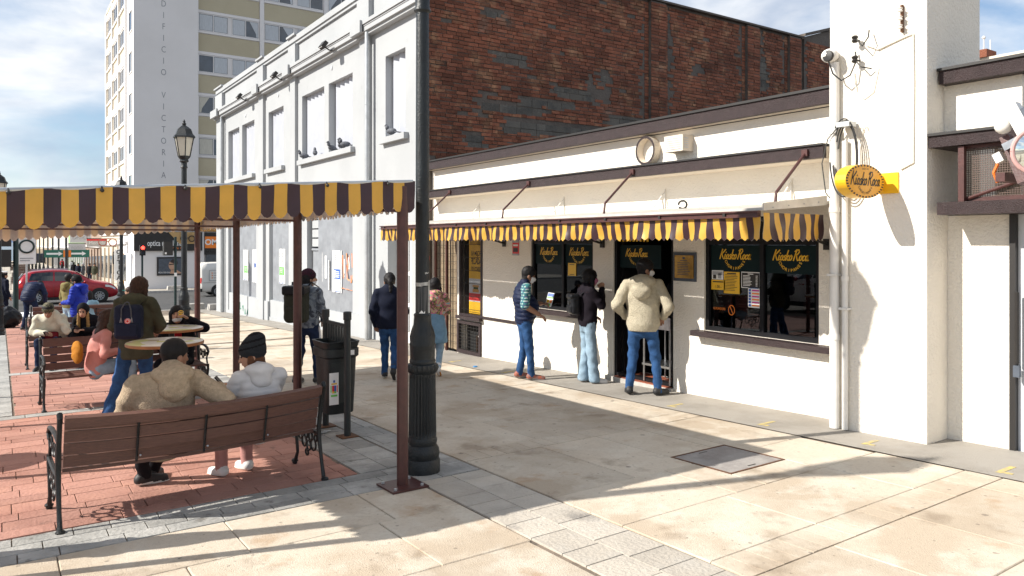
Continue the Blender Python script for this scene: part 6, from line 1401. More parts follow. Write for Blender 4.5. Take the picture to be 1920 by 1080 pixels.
def person(name, label, loc, yaw, base, pose, mats, hair=None, hat=None, mask=None, s=1.0, res=.0135, bulk=1.0, hem=.16, flare=0.0, hood=0.0, puff=0.0, head=(0, 0, 0), wr=1.0, sleeve=None, grip=(.6, .6), group=None, seed=1, lean=None, wide=1.0, simple=False, collar=True, seatz=None, belly=0.0):
    """mats: dict skin, top, sleeve, pants, shoe, sole, hair; pose overrides joints (metres, person faces +y)"""
    J = {k: V3(*v) * s for k, v in {**base, **pose}.items()}
    x, y = loc; z = gz(y) if seatz is None else seatz
    root = thing(name, label, 'person', (x, y, z), yaw, group)
    mk = ['skin', 'top', 'sleeve', 'pants', 'shoe', 'sole', 'fore']; names = [mats.get('skin', 'skin'), mats['top'], mats.get('sleeve', mats['top']), mats['pants'], mats.get('shoe', 'shoe_black'), mats.get('sole', 'sole_white'), mats.get('fore', mats.get('sleeve', mats['top']))]
    hy, hp, hr = head; HM_ = rotm(hy, hp, hr); hc = J['head']; W = J['shR'] - J['shL']; fwd = np.cross(V3(0, 0, 1), W); fwd /= np.linalg.norm(fwd)
    Wp = J['hipR'] - J['hipL']; B = bulk * s
    def body(p):
        ts = [ecap(p, J['pelvis'] + V3(0, 0, .04 * s), J['chest'], .158 * B * wide, .172 * B * wide, Wp * .5 + W * .5, .70), ecap(p, J['chest'], J['neck'] * .75 + J['chest'] * .25 - fwd * .01, .172 * B * wide, .105 * B, W, .66), rcone(p, J['shL'] * .85 + J['shR'] * .15, J['shR'] * .85 + J['shL'] * .15, .070 * B, .070 * B)]
        if hem > 0:
            dn = (J['hipL'] + J['hipR']) / 2 - J['pelvis']; dn = V3(0, 0, -1) if dn[2] < -.02 else V3(0, 0, -1)
            ts.append(ecap(p, J['pelvis'] + V3(0, 0, .05 * s), J['pelvis'] + dn * max(hem - .10, .01) * s, .160 * B * wide, .168 * B * wide, Wp, .74))
        if belly: ts.append(ellip(p, (J['pelvis'] + J['chest']) / 2 + fwd * .07 * s, np.array([.15, .13, .16]) * B * (1 + belly)))
        if collar: ts.append(rcone(p, J['neck'] - V3(0, 0, .03) * s, J['neck'] + (hc - J['neck']) * .22, .078 * B, .072 * B))
        top = smin(ts, .045) + wrinkle(p, .0065 * wr, 15, seed)
        if hem > 0: top = np.maximum(top, (J['pelvis'][2] - hem * s) - p[:, 2] - 0) if base is STAND else top
        sl, fo = [], []
        for a in 'LR':
            sl.append(rcone(p, J['sh' + a], J['el' + a], .066 * B, .056 * B)); fo.append(rcone(p, J['el' + a], J['el' + a] + (J['wr' + a] - J['el' + a]) * .97, .056 * B if not mats.get('bare') else .047 * s, .043 * B if not mats.get('bare') else .033 * s))
        slv = np.minimum(*sl) + wrinkle(p, .008 * wr, 19, seed + 2); fr = np.minimum(*fo) + (wrinkle(p, .008 * wr, 21, seed + 3) if not mats.get('bare') else 0)
        if puff:
            rid = puff * 1.5 * (np.abs(np.sin(p[:, 2] * math.pi / (.064 * s) + .5 * np.sin(p[:, 0] * 9 + seed))) ** .5 - .7); top = top - rid
            for a, arr in (('L', 0), ('R', 1)): pass
            slv = slv - puff * 1.1 * (np.abs(np.sin(p[:, 2] * math.pi / (.064 * s) + .6)) ** .5 - .7)
            if not mats.get('bare'): fr = fr - puff * .7 * (np.abs(np.sin((p[:, 2] + p[:, 1]) * math.pi / (.075 * s))) - .5)
        lg = [ecap(p, (J['hipL'] + J['hipR']) / 2 - V3(0, 0, .01), J['pelvis'] + V3(0, 0, .02), .150 * s * min(B, 1.15), .145 * s * min(B, 1.1), Wp, .74)]
        for a in 'LR':
            lg.append(rcone(p, J['hip' + a], J['kn' + a], .090 * s, (.064 + flare * .3) * s)); lg.append(rcone(p, J['kn' + a], J['an' + a] + (V3(0, 0, -.02) if base is STAND else 0), (.062 + flare * .3) * s, (.052 + flare) * s))
        pants = smin(lg, .035) + wrinkle(p, .007 * wr, 20, seed + 5)
        pants = np.maximum(pants, (.045 + (0 if flare < .02 else -.02)) * s - p[:, 2]) if base is STAND else pants
        sh, so = [], []
        for a in 'LR':
            A, T = J['an' + a], J['to' + a]; d_ = T - A; d_[2] = 0; n_ = np.linalg.norm(d_); d_ = d_ / max(n_, 1e-6); heel = A + V3(0, 0, 0) - d_ * .03 * s + (T - A) * V3(0, 0, .5); heel[2] = min(A[2], T[2] + (A[2] - T[2]) * .5); wd = np.cross(d_, V3(0, 0, 1))
            sh.append(smin([rcone(p, heel, T, .044 * s, .036 * s), rcone(p, A, heel, .043 * s, .043 * s)], .02))
            dn = V3(0, 0, -1) * .028 * s; so.append(ecap(p, heel + dn, T + dn + d_ * .012 * s, .042 * s, .040 * s, wd, .42))
        shoe, sole = np.minimum(*sh), np.minimum(*so)
        neckd = rcone(p, J['neck'], hc - V3(0, 0, .05) * s, .056 * s, .054 * s)
        D = np.stack([neckd, top, slv, pants, shoe, sole, fr], 1)
        ts_ = smin([top, slv], .014); ts_ = smin([ts_, fr], .014) if not mats.get('bare') else np.minimum(ts_, fr)
        return np.minimum(np.minimum(np.minimum(ts_, pants), np.minimum(shoe, sole)), neckd), D.argmin(1)
    allp = np.array(list(J.values())); lo, hi = allp.min(0) - .26 * s, allp.max(0) + .26 * s; lo[2] = max(lo[2], -.02)
    extra = []
    # head
    def headf(p):
        q = (p - hc) @ HM_ / s
        sk = smin([ellip(q, V3(0, -.015, .03), (.077, .097, .092)), ellip(q, V3(0, .018, -.035), (.063, .078, .085)), ellip(q, V3(0, .04, -.085), (.036, .038, .032))], .03)
        sk = smin([sk, rcone(q, V3(0, .088, .008), V3(0, .108, -.032), .010, .016)], .012)
        for e in (-1, 1): sk = np.minimum(sk, ellip(q, V3(.078 * e, -.012, -.02), (.012, .024, .034)))
        sk = smin([sk, rcone(q, V3(0, -.03, -.07), V3(0, -.045, -.17), .054, .056)], .03)
        ey = np.minimum(ellip(q, V3(-.031, .083, .006), (.015, .012, .008)), ellip(q, V3(.031, .083, .006), (.015, .012, .008)))
        br = np.minimum(rcone(q, V3(-.048, .081, .028), V3(-.016, .092, .031), .006, .006), rcone(q, V3(.048, .081, .028), V3(.016, .092, .031), .006, .006))
        li = ellip(q, V3(0, .092, -.062), (.025, .010, .009))
        D = np.stack([sk, ey, br, li], 1); return np.minimum(np.minimum(sk, np.minimum(ey, br)), li) * s, np.array([0, 7, 8, 9])[D.argmin(1)]
    hres = .0075 if not simple else .016
    extra.append((headf, hc - .21 * s, hc + .16 * s, hres))
    # hands: palm, four fingers and a thumb each
    for a, sg, cu in (('L', -1, grip[0]), ('R', 1, grip[1])):
        w, e = J['wr' + a], J['el' + a]; f = (w - e) / np.linalg.norm(w - e); side = np.cross(f, V3(0, 0, 1)); side = side / max(np.linalg.norm(side), 1e-6) if np.linalg.norm(side) > .25 else V3(sg, 0, 0) * 1.0
        if np.linalg.norm(np.cross(f, V3(0, 0, 1))) <= .25: side = fwd * 1.0
        nrm = np.cross(side, f); nrm /= np.linalg.norm(nrm); nrm = nrm * (-1 if nrm @ (V3(0, 0, 1) * 1.0 + 0 * f) > 0 else 1)
        if abs(f[2]) > .8: nrm = V3(-sg, 0, 0) - f * (V3(-sg, 0, 0) @ f)
        segs = []; pc = w + f * .075 * s
        for k in range(4):
            b0 = pc + side * (k - 1.5) * .021 * s; L_ = (.074, .084, .079, .062)[k] * s; d1 = f * math.cos(cu * .5) + nrm * math.sin(cu * .5); d2 = f * math.cos(cu * 1.3) + nrm * math.sin(cu * 1.3); d3 = f * math.cos(cu * 1.9) + nrm * math.sin(cu * 1.9)
            b1 = b0 + d1 * L_ * .45; b2 = b1 + d2 * L_ * .32; b3 = b2 + d3 * L_ * .23; segs += [(b0, b1), (b1, b2), (b2, b3)]
        tdir = side * (1 if (a == 'L') else -1) * (1 if side @ fwd >= -2 else 1); tb0 = w + f * .03 * s + tdir * .03 * s; tb1 = tb0 + (f * .6 + tdir * .7) * .036 * s; tb2 = tb1 + (f * .85 + nrm * .4 + tdir * .2) * .03 * s
        def handf(p, w=w, f=f, side=side, pc=pc, segs=segs, tb=(tb0, tb1, tb2)):
            d = smin([ecap(p, w - f * .02 * s, pc, .034 * s, .042 * s, side, .42), rcone(p, w - f * .05 * s, w, .029 * s, .030 * s)], .012)
            for (a0, a1) in segs: d = smin([d, rcone(p, a0, a1, .0098 * s, .0090 * s)], .004)
            d = smin([d, rcone(p, tb[0], tb[1], .0135 * s, .0115 * s)], .01); d = smin([d, rcone(p, tb[1], tb[2], .0115 * s, .010 * s)], .004); return d, np.zeros(len(p), int)
        ap = np.array([w] + [q[1] for q in segs] + [tb2]); 
        if not simple: extra.append((handf, np.minimum(ap.min(0), w - .06) - .03, np.maximum(ap.max(0), w + .06) + .03, .0068))
        else: extra.append((lambda p, w=w, f=f: (rcone(p, w, w + f * .13 * s, .033 * s, .025 * s), np.zeros(len(p), int)), w - .17, w + .17, .016))
    bm = sdf_object('body', body, lo, hi, res, names + ['eye_dark', 'hair_black', 'lips'], root, extra)
    if hood:
        hn = J['neck'] - fwd * .07 * s + V3(0, 0, .015) * s; Mh = np.stack([W / np.linalg.norm(W), fwd, V3(0, 0, 1)], 1)
        def hoodf(p):
            d = smin([ellip(p, hn, np.array([.125, .10, .062]) * s * hood, Mh), ellip(p, hn - fwd * .055 * s * hood + V3(0, 0, -.075) * s * hood, np.array([.088, .048, .088]) * s * hood, Mh)], .03)
            d = np.maximum(d, -rcone(p, J['neck'] + fwd * .01, hc + fwd * .03 + V3(0, 0, .05) * s, .068 * s, .10 * s))
            return d + wrinkle(p, .006, 24, seed + 9), np.zeros(len(p), int)
        sdf_object('hood', hoodf, hn - .26 * s * hood, hn + .22 * s * hood, .0095 if not simple else .02, [mats['top']], root)
    # hair
    hm = mats.get('hair', 'hair_black')
    def Q(p): return (p - hc) @ HM_ / s
    def cap_shape(q, g): return np.maximum(ellip(q, V3(0, -.018, .034), (.077 + g, .098 + g, .094 + g)), -(q[:, 2] - 1.0 * q[:, 1] + .055))
    def skd(q): return smin([ellip(q, V3(0, -.015, .03), (.077, .097, .092)), ellip(q, V3(0, .018, -.035), (.063, .078, .085)), rcone(q, V3(0, -.03, -.07), V3(0, -.045, -.17), .054, .056)], .03)
    def strand(p, a): return wrinkle(p, a, 55, seed + 7) + wrinkle(p, a * .7, 120, seed)
    if hair == 'short':
        f = const(lambda p: (np.maximum(skd(Q(p)) - .011 - .012 * np.clip(Q(p)[:, 2] * 10, 0, 1), -np.minimum(Q(p)[:, 2] - .95 * Q(p)[:, 1] + .045, Q(p)[:, 2] + .095)) + strand(p, .003)) * s)
    elif hair == 'fade':
        f = const(lambda p: (np.maximum(skd(Q(p)) - .004 - .012 * np.clip(Q(p)[:, 2] * 12, 0, 1), -np.minimum(Q(p)[:, 2] - .9 * Q(p)[:, 1] + .02, Q(p)[:, 2] + .075)) + strand(p, .0022)) * s)
    elif hair in ('long', 'curly', 'pony', 'bob'):
        amp = .0105 if hair == 'curly' else .004
        def lf(p):
            q = Q(p); d = [cap_shape(q, .017)]
            if hair == 'pony': d += [ellip(q, V3(0, -.125, .0), (.035, .035, .04)), rcone(q, V3(0, -.13, -.01), V3(0, -.15, -.16), .036, .024)]
            elif hair == 'bob': d += [ellip(q, V3(0, -.055, -.04), (.098, .075, .12))]
            else:
                g = 1.25 if hair == 'curly' else 1.0; d += [ecap(q, V3(0, -.06, .0), V3(0, -.085, -.26), .088 * g, .075 * g, V3(1, 0, 0), .55)] + [rcone(q, V3(.075 * e, .005, .03), V3(.095 * e * g, .0, -.20), .030 * g, .030 * g) for e in (-1, 1)]
            d = smin(d, .03); return (d + wrinkle(p, amp, 34 if hair == 'curly' else 55, seed + 7) + wrinkle(p, amp * .6, 90, seed)) * s
        f = const(lf)
    if hair == 'sidelock':
        f = const(lambda p: (np.minimum(np.minimum(*[rcone(Q(p), V3(.072 * e, .0, -.02), V3(.085 * e, .07, -.30), .030, .036) for e in (-1, 1)]), np.maximum(skd(Q(p)) - .008, Q(p)[:, 1] - .02)) + strand(p, .004)) * s)
    if hair: sdf_object('hair', f, hc - .42 * s, hc + .2 * s, .010 if not simple else .018, [hm], root)
    if hat:
        kind, hmats = hat[0], hat[1]
        if kind == 'beanie':
            sl_ = hat[2] if len(hat) > 2 else 0
            def hf(p):
                q = Q(p); d = [np.maximum(ellip(q, V3(0, -.02, .045), (.093, .113, .105)), -(q[:, 2] - .5 * q[:, 1] + .022))]
                if sl_: d += [ellip(q, V3(.0, -.062 * sl_, .118), (.078, .082, .066))]
                d = smin(d, .03); th = np.arctan2(q[:, 0], q[:, 1]); d = d - .0022 * np.sin(th * 34) - np.where(q[:, 2] - .42 * q[:, 1] < .045, .006, 0)
                return d * s, np.where((np.sin(q[:, 2] * 120) > .55) & (q[:, 2] > .06), 1, 0) if len(hmats) > 1 else np.zeros(len(p), int)
            sdf_object('beanie', hf, hc - .22 * s, hc + .24 * s, .0075 if not simple else .015, list(hmats), root)
        elif kind == 'cap':
            def hf(p):
                q = Q(p); d = smin([np.maximum(ellip(q, V3(0, -.015, .05), (.086, .106, .085)), -(q[:, 2] - .02 - .1 * q[:, 1])), ellip(q, V3(0, .12, .035), (.07, .075, .011))], .008); return d * s, np.zeros(len(p), int)
            sdf_object('cap', hf, hc - .2 * s, hc + .24 * s, .008 if not simple else .015, list(hmats), root)
        elif kind == 'hood':
            def hf(p):
                q = Q(p); d = np.maximum(ellip(q, V3(0, -.03, .02), (.108, .125, .135)), -ellip(q, V3(0, .075, -.015), (.072, .10, .10))); d = smin([d, ellip(q, V3(0, -.06, -.12), (.10, .08, .07))], .04); return (d + wrinkle(p, .004, 22, seed)) * s, np.zeros(len(p), int)
            sdf_object('hood', hf, hc - .26 * s, hc + .2 * s, .009 if not simple else .016, list(hmats), root)
        elif kind == 'peaked':
            def hf(p):
                q = Q(p); d = np.minimum(ellip(q, V3(0, -.01, .105), (.115, .13, .035)), np.maximum(ellip(q, V3(0, -.015, .05), (.086, .106, .07)), -(q[:, 2] - .04))); return d * s, np.zeros(len(p), int)
            sdf_object('peaked_cap', hf, hc - .1 * s, hc + .24 * s, .012, list(hmats), root)
    if mask:
        mm, mz = mask
        def mf(p):
            q = Q(p); e = np.minimum(ellip(q, V3(0, .022, -.035), (.070, .088, .088)), ellip(q, V3(0, .085, -.035), (.035, .040, .035))); d = np.maximum(np.maximum(e, -(q[:, 1] - .035)), np.abs(q[:, 2] - mz) - .048); return np.minimum(d, np.minimum(rcone(q, V3(.06, .05, mz + .02), V3(.082, -.01, 0), .003, .003), rcone(q, V3(-.06, .05, mz + .02), V3(-.082, -.01, 0), .003, .003))) * s, np.zeros(len(p), int)
        sdf_object('face_mask', mf, hc - .16 * s, hc + .16 * s, .0075, [mm], root)
    return root, J
def w2l(root, p): return tuple(Matrix.Rotation(root.rotation_euler.z, 4, 'Z') @ Vector(p) + Vector(root.location))
# ================================================================== people
cloth('fleece_beige', (.56, .44, .31), bump=1.0, bscale=150, var=.22, vscale=30); cloth('puffer_white', (.60, .60, .61), rough=.45, bump=.1, var=.08); cloth('olive_jacket', (.062, .064, .042), var=.2); cloth('pink_jacket', (.55, .24, .21), var=.12, rough=.6)
cloth('jeans_blue', (.028, .080, .20), var=.45, vscale=7); cloth('jeans_dark', (.012, .022, .055), var=.35, vscale=7); cloth('jeans_light', (.27, .38, .48), var=.3, vscale=5); cloth('black_cloth', (.007, .007, .010)); cloth('navy_cloth', (.007, .010, .024)); cloth('navy_vest', (.010, .017, .05), rough=.5); cloth('cream_knit', (.50, .45, .34), bump=1.0, bscale=90, var=.15, vscale=25)
cloth('cream_jacket', (.55, .53, .42), rough=.6); cloth('royal_blue', (.01, .03, .33), rough=.5); cloth('red_cloth', (.35, .01, .02)); cloth('dark_red', (.16, .012, .02)); cloth('lightblue_cloth', (.28, .45, .55)); cloth('olive_light', (.20, .17, .07)); cloth('grey_knit', (.10, .11, .13), bump=.8); cloth('beanie_dark', (.028, .032, .038), bump=.8, bscale=200); cloth('beanie_black', (.010, .010, .012), bump=.8); cloth('maroon_knit', (.045, .015, .025), bump=.6); cloth('denim_skirt', (.17, .29, .40), var=.2)
mat('bag_film', (.006, .006, .008), .3, spec=.25); cloth('pink_trousers', (.48, .25, .23)); cloth('purple_black', (.010, .007, .012)); cloth('teal_cap', (.03, .22, .20)); cloth('mustard', (.42, .17, .02)); cloth('backpack_navy', (.010, .016, .04), rough=.6); cloth('backpack_green', (.032, .034, .024), rough=.6); cloth('leather_black', (.012, .013, .016), rough=.35); cloth('grey_light', (.33, .34, .36)); cloth('white_cloth', (.70, .70, .70))
mat('shoe_black', (.015, .015, .017), .6); mat('shoe_white', (.68, .67, .66), .5); mat('shoe_orange', (.42, .085, .03), .7, col2=(.12, .11, .11), vscale=18); mat('sole_white', (.66, .65, .62), .6); mat('sole_dark', (.03, .03, .03), .7); mat('sole_grey', (.22, .22, .22), .7); mat('mask_white', (.70, .71, .72), .7); mat('mask_pink', (.60, .22, .36), .7); mat('mask_blue', (.25, .50, .62), .7); mat('phone_glass', (.01, .012, .018), .1, spec=.8)
def patterned(name, cols, scale, kind='noise'):
    m = mat(name, cols[0], .85); n, l = m.node_tree.nodes, m.node_tree.links; tcn = n.new('ShaderNodeTexCoord')
    if kind == 'plaid':
        sp = n.new('ShaderNodeSeparateXYZ'); l.new(tcn.outputs['Object'], sp.inputs[0]); outs = []
        for ax, k in (('X', scale), ('Z', scale * .9)):
            mm = n.new('ShaderNodeMath'); mm.operation = 'MULTIPLY'; mm.inputs[1].default_value = k; l.new(sp.outputs[ax], mm.inputs[0]); sn = n.new('ShaderNodeMath'); sn.operation = 'SINE'; l.new(mm.outputs[0], sn.inputs[0]); g = n.new('ShaderNodeMath'); g.operation = 'GREATER_THAN'; g.inputs[1].default_value = .2; l.new(sn.outputs[0], g.inputs[0]); outs.append(g.outputs[0])
        ad = n.new('ShaderNodeMath'); ad.operation = 'ADD'; l.new(outs[0], ad.inputs[0]); l.new(outs[1], ad.inputs[1]); dv = n.new('ShaderNodeMath'); dv.operation = 'MULTIPLY'; dv.inputs[1].default_value = .45; l.new(ad.outputs[0], dv.inputs[0]); src = dv.outputs[0]
    else:
        t = n.new('ShaderNodeTexNoise'); t.inputs['Scale'].default_value = scale; t.inputs['Detail'].default_value = 2; t.inputs['Distortion'].default_value = 1.2; l.new(tcn.outputs['Object'], t.inputs['Vector']); mr = n.new('ShaderNodeMapRange'); mr.inputs[1].default_value = .3; mr.inputs[2].default_value = .7; l.new(t.outputs['Fac'], mr.inputs[0]); src = mr.outputs[0]
    r = n.new('ShaderNodeValToRGB'); r.color_ramp.interpolation = 'CONSTANT' if kind != 'dye' else 'LINEAR'; e = r.color_ramp.elements; e[0].color = (*cols[0], 1); e[1].position = 1 / len(cols); e[1].color = (*cols[1], 1)
    for i, c in enumerate(cols[2:]): q = e.new((i + 2) / len(cols)); q.color = (*c, 1)
    l.new(src, r.inputs['Fac']); l.new(r.outputs['Color'], n['Principled BSDF'].inputs['Base Color'])
patterned('plaid_teal', [(.05, .07, .14), (.03, .20, .20), (.40, .48, .46)], 170, 'plaid'); patterned('camo', [(.05, .055, .03), (.11, .10, .05), (.025, .03, .018), (.16, .13, .08)], 22); patterned('floral', [(.35, .26, .10), (.10, .10, .05), (.55, .16, .22), (.48, .38, .20), (.22, .35, .40)], 10); patterned('tie_dye', [(.03, .035, .05), (.10, .12, .15), (.22, .25, .28), (.04, .045, .06)], 7, 'dye')

def item(name, label, cat, fn, lo, hi, h, mats_, loc, rotz=0):
    t = thing(name, label, cat, loc, rotz); sdf_object('shell', const(fn), lo, hi, h, mats_, t); return t
def on(root, p): return Vector(w2l(root, p))

# 1 seated man in beige fleece on the near bench
SB = gz(6.25) - .03
p1, J = person('person', 'person in beige fleece hoodie sitting on near bench, arm over the backrest', (1.03, 6.24), 0.0, SEAT, dict(chest=(.0, -.06, .80), neck=(.05, -.06, .99), head=(.085, -.01, 1.125), shL=(-.20, -.07, .93), shR=(.22, -.08, .93), elL=(-.28, .02, .68), elR=(.41, -.27, .785), wrR=(.40, .0, .835), knL=(-.10, .42, .50), anL=(-.06, .50, .10), toL=(.10, .55, .035), knR=(.15, .44, .50), anR=(.02, .62, .10), toR=(.10, .76, .035)), dict(top='fleece_beige', pants='black_cloth', shoe='shoe_black', sole='sole_white', skin='skin_dark'), hair='fade', s=1.0, bulk=1.22, hood=1.25, head=(R(-62), -.1, .05), res=.011, hem=.06, wr=1.3, seed=3, seatz=SB)
# 2 woman in white puffer with dark beanie
p2, J2 = person('person', 'person in white puffer jacket and dark striped beanie looking at a phone', (1.76, 6.26), R(14), SEAT, dict(chest=(-.01, -.02, .80), head=(-.03, .06, 1.115), shL=(-.16, .04, .93), shR=(.17, -.05, .93), elL=(-.27, .10, .72), wrL=(-.19, .24, .80), elR=(.19, .10, .70), wrR=(-.06, .24, .80)), dict(top='puffer_white', pants='pink_trousers', shoe='shoe_white', sole='sole_white', hair='hair_auburn'), hair='sidelock', hat=('beanie', ('beanie_dark', 'beanie_black'), 1), s=.96, bulk=.99, hood=1.0, puff=.006, head=(R(52), -.25, 0), res=.011, hem=.06, wr=.3, seed=5, seatz=SB)
def phone(label, root, p, rx=-.6, rz=0):
    t = thing('smartphone', label, 'phone', on(root, p), root.rotation_euler.z + rz, 'phones in hands'); t.rotation_euler = (rx, 0, root.rotation_euler.z + rz)
    part('case', MB().box(-.037, .037, -.005, .004, -.077, .077), 'ink_black', t, local=True); part('screen', MB().box(-.034, .034, .0042, .0052, -.072, .072), 'phone_glass', t, local=True); return t
phone('black phone held by the person in the white puffer', p2, (-.15, .335, .815), -.7, .9)
# 3 standing woman in olive jacket with navy backpack
p3, _ = person('person', 'person standing in olive green jacket and wide jeans, back turned, long dark hair', (1.34, 9.90), R(-26), STAND, dict(head=(.03, .05, 1.56), elL=(-.27, .05, 1.10), wrL=(-.16, .22, 1.0), elR=(.27, .05, 1.10), wrR=(.16, .25, 1.02), hipL=(-.10, 0, .88), knL=(-.17, -.03, .47), anL=(-.26, -.12, .09), toL=(-.28, .04, .035), knR=(.10, .06, .48), anR=(.11, .06, .09)), dict(top='olive_jacket', pants='jeans_blue', shoe='shoe_white', hair='hair_brown'), hair='long', s=.985, bulk=1.16, hem=.24, hood=1.2, flare=.035, head=(R(-25), -.15, 0), res=.012, wr=1.2, seed=7)
def pack(name, label, root, p, size, material, straps=True, pocket=True, flap=None, tilt=0.0):
    t = thing(name, label, 'backpack', on(root, p), root.rotation_euler.z, 'bags carried by people'); w, d, h = size
    sdf_object('bag', const(lambda q: rbox(q, V3(0, 0, 0), (w / 2, d / 2, h / 2), min(w, d) * .32) + wrinkle(q, .003, 26, 2)), (-w, -d, -h), (w, d, h), .0095, [material], t)
    if pocket: sdf_object('front_pocket', const(lambda q: rbox(q, V3(0, -d * .48, -h * .22), (w * .40, d * .14, h * .20), .02)), (-w, -d, -h), (w, d, h), .009, [material], t)
    if flap: sdf_object('flap', const(lambda q: rbox(q, V3(0, -d * .1, h * .42), (w * .5, d * .55, h * .13), .03)), (-w, -d, -h), (w, d, h), .009, [flap], t)
    if straps:
        for s_ in (-1, 1): part('strap', MB().tube([(s_ * w * .3, d * .45, h * .45), (s_ * w * .42, d * .9, h * .62), (s_ * w * .5, d * 1.9, h * .45)], .018, 6, flat=.4), 'leather_black', t, True, local=True)
    return t
b3 = pack('backpack', 'navy backpack with round red and white badge worn over the olive jacket', p3, (0, -.235, 1.16), (.30, .16, .40), 'backpack_navy')
for s_ in (-1, 1): part('handle', MB().tube([(s_ * .055, -.082, .06), (s_ * .05, -.09, .16), (s_ * .02, -.06, .225), (0, -.05, .235)], .008, 6), 'grey_knit', b3, True, local=True)
for s_ in (-1, 1):
    for e in (-1, 0, 1): part('webbing', MB().tube([(s_ * .058, -.083, .06), (s_ * .058 + e * .012, -.086, .0)], .003, 4), 'grey_light', b3, local=True)
part('badge', MB().lathe([(.001, -.004), (.034, -.003), (.034, .004)], 20, (.015, -.084, .015), axis='y'), 'white_cloth', b3, local=True); part('badge_ring', MB().torus((.015, -.088, .015), .028, .004, 'y', 20, 5).lathe([(.001, -.002), (.015, 0)], 14, (.015, -.089, .015), axis='y'), 'red_print', b3, local=True)
# 4 pink jacket on the second bench
p4, _ = person('person', 'person in pink jacket with long curly hair sitting sideways on bench', (1.03, 11.10), R(-78), SEAT, dict(chest=(0, .04, .80), neck=(0, .10, .98), head=(0, .16, 1.12), shL=(-.165, .08, .94), shR=(.165, .08, .94), elR=(.27, .02, .70), wrR=(.16, .27, .72), wrL=(-.1, .34, .66), knR=(.13, .40, .52), anR=(.15, .45, .12)), dict(top='pink_jacket', pants='jeans_light', shoe='shoe_white', hair='hair_brown'), hair='curly', s=.98, bulk=1.0, hem=.08, head=(R(5), -.2, 0), seed=9, wr=1.2, res=.012)
item('shoulder_bag', 'mustard yellow soft shoulder bag hanging behind the pink jacket', 'bag', lambda q: ellip(q, V3(0, 0, 0), (.06, .13, .15)) + wrinkle(q, .007, 24, 1), (-.2, -.2, -.25), (.2, .2, .25), .01, ['mustard'], on(p4, (.06, -.235, .72)), p4.rotation_euler.z + 1.57)['group'] = 'bags carried by people'
# 5 drinking woman
p5, _ = person('person', 'person in black jacket and red top drinking from a cup, mask under chin', (2.06, 11.18), R(152), SEAT, dict(chest=(0, -.03, .80), head=(.02, .04, 1.13), shL=(-.18, .0, .95), elL=(-.36, .06, .95), wrL=(-.18, .19, 1.09), wrR=(.05, .26, .62)), dict(top='black_cloth', pants='black_cloth', shoe='shoe_black', hair='hair_black'), hair='long', mask=('mask_white', -.105), s=.99, bulk=1.15, hem=.08, head=(R(12), .22, .1), seed=11)
sdf_object('shirt', const(lambda p: np.maximum(ellip(p, V3(0, .09, .78), (.065, .09, .17)), -(p[:, 1] - .03))), (-.15, -.05, .5), (.15, .25, 1.0), .011, ['red_cloth'], p5)
cp = thing('paper_cup', 'yellow and black striped cup tipped to the drinking woman mouth', 'cup', on(p5, (-.075, .185, 1.145)), R(152)); cp.rotation_euler = (1.0, .5, R(152))
for k in range(6): part('stripe_band', MB().lathe([(.030 + .002 * k, k * .016), (.032 + .002 * k, (k + 1) * .016)], 16, (0, 0, -.05), caps=(k in (0, 5))), 'ink_black' if k % 2 else 'yellow_paint', cp, True, local=True)
# 6, 7 on the third bench
p6, _ = person('person', 'person in cream jacket and camouflage hat bent over a phone', (.80, 15.98), R(162), SEAT, dict(chest=(0, .10, .78), neck=(.0, .20, .95), head=(.0, .29, 1.055), shL=(-.19, .17, .90), shR=(.19, .17, .90), elL=(-.28, .22, .68), wrL=(-.10, .27, 1.03), elR=(.27, .16, .66), wrR=(.02, .36, .66)), dict(top='cream_jacket', pants='jeans_dark', shoe='shoe_black', skin='skin_dark'), hair='short', hat=('beanie', ('camo',)), s=1.0, bulk=1.25, hem=.08, hood=1.0, head=(R(5), -.5, 0), res=.0155, seed=13, wr=1.4)
phone('dark phone held low by the person in the cream jacket', p6, (-.02, .46, .66), -1.0)
item('belt_bag', 'dark red belt bag on the lap of the cream jacket person', 'bag', lambda q: rbox(q, V3(0, 0, 0), (.14, .05, .07), .04) + wrinkle(q, .004, 26, 1), (-.2, -.12, -.14), (.2, .12, .14), .012, ['dark_red'], on(p6, (0, .20, .60)), R(162))['group'] = 'bags carried by people'
p7, _ = person('person', 'person in black hooded jacket with blond hair looking at a phone', (1.36, 15.95), R(150), SEAT, dict(chest=(0, .06, .78), neck=(0, .14, .95), head=(0, .22, 1.07), shL=(-.165, .1, .91), shR=(.165, .1, .91), wrL=(-.08, .36, .72), wrR=(.06, .36, .72), knR=(.10, .42, .62), anR=(-.05, .50, .25), toR=(-.10, .62, .2)), dict(top='black_cloth', pants='black_cloth', shoe='shoe_black', hair='hair_gold'), hair='sidelock', hat=('hood', ('black_cloth',)), s=.95, bulk=1.12, hem=.08, head=(R(10), -.35, 0), res=.0155, seed=15)
phone('pale phone held by the hooded person on the third bench', p7, (-.01, .46, .74), -.9)
p8, _ = person('person', 'person in grey beanie sitting behind the pink jacket', (1.86, 15.95), R(170), SEAT, {}, dict(top='navy_cloth', pants='jeans_dark', shoe='shoe_black'), hair='short', hat=('beanie', ('grey_knit',)), s=.97, bulk=1.1, res=.0165, simple=True, seed=16)
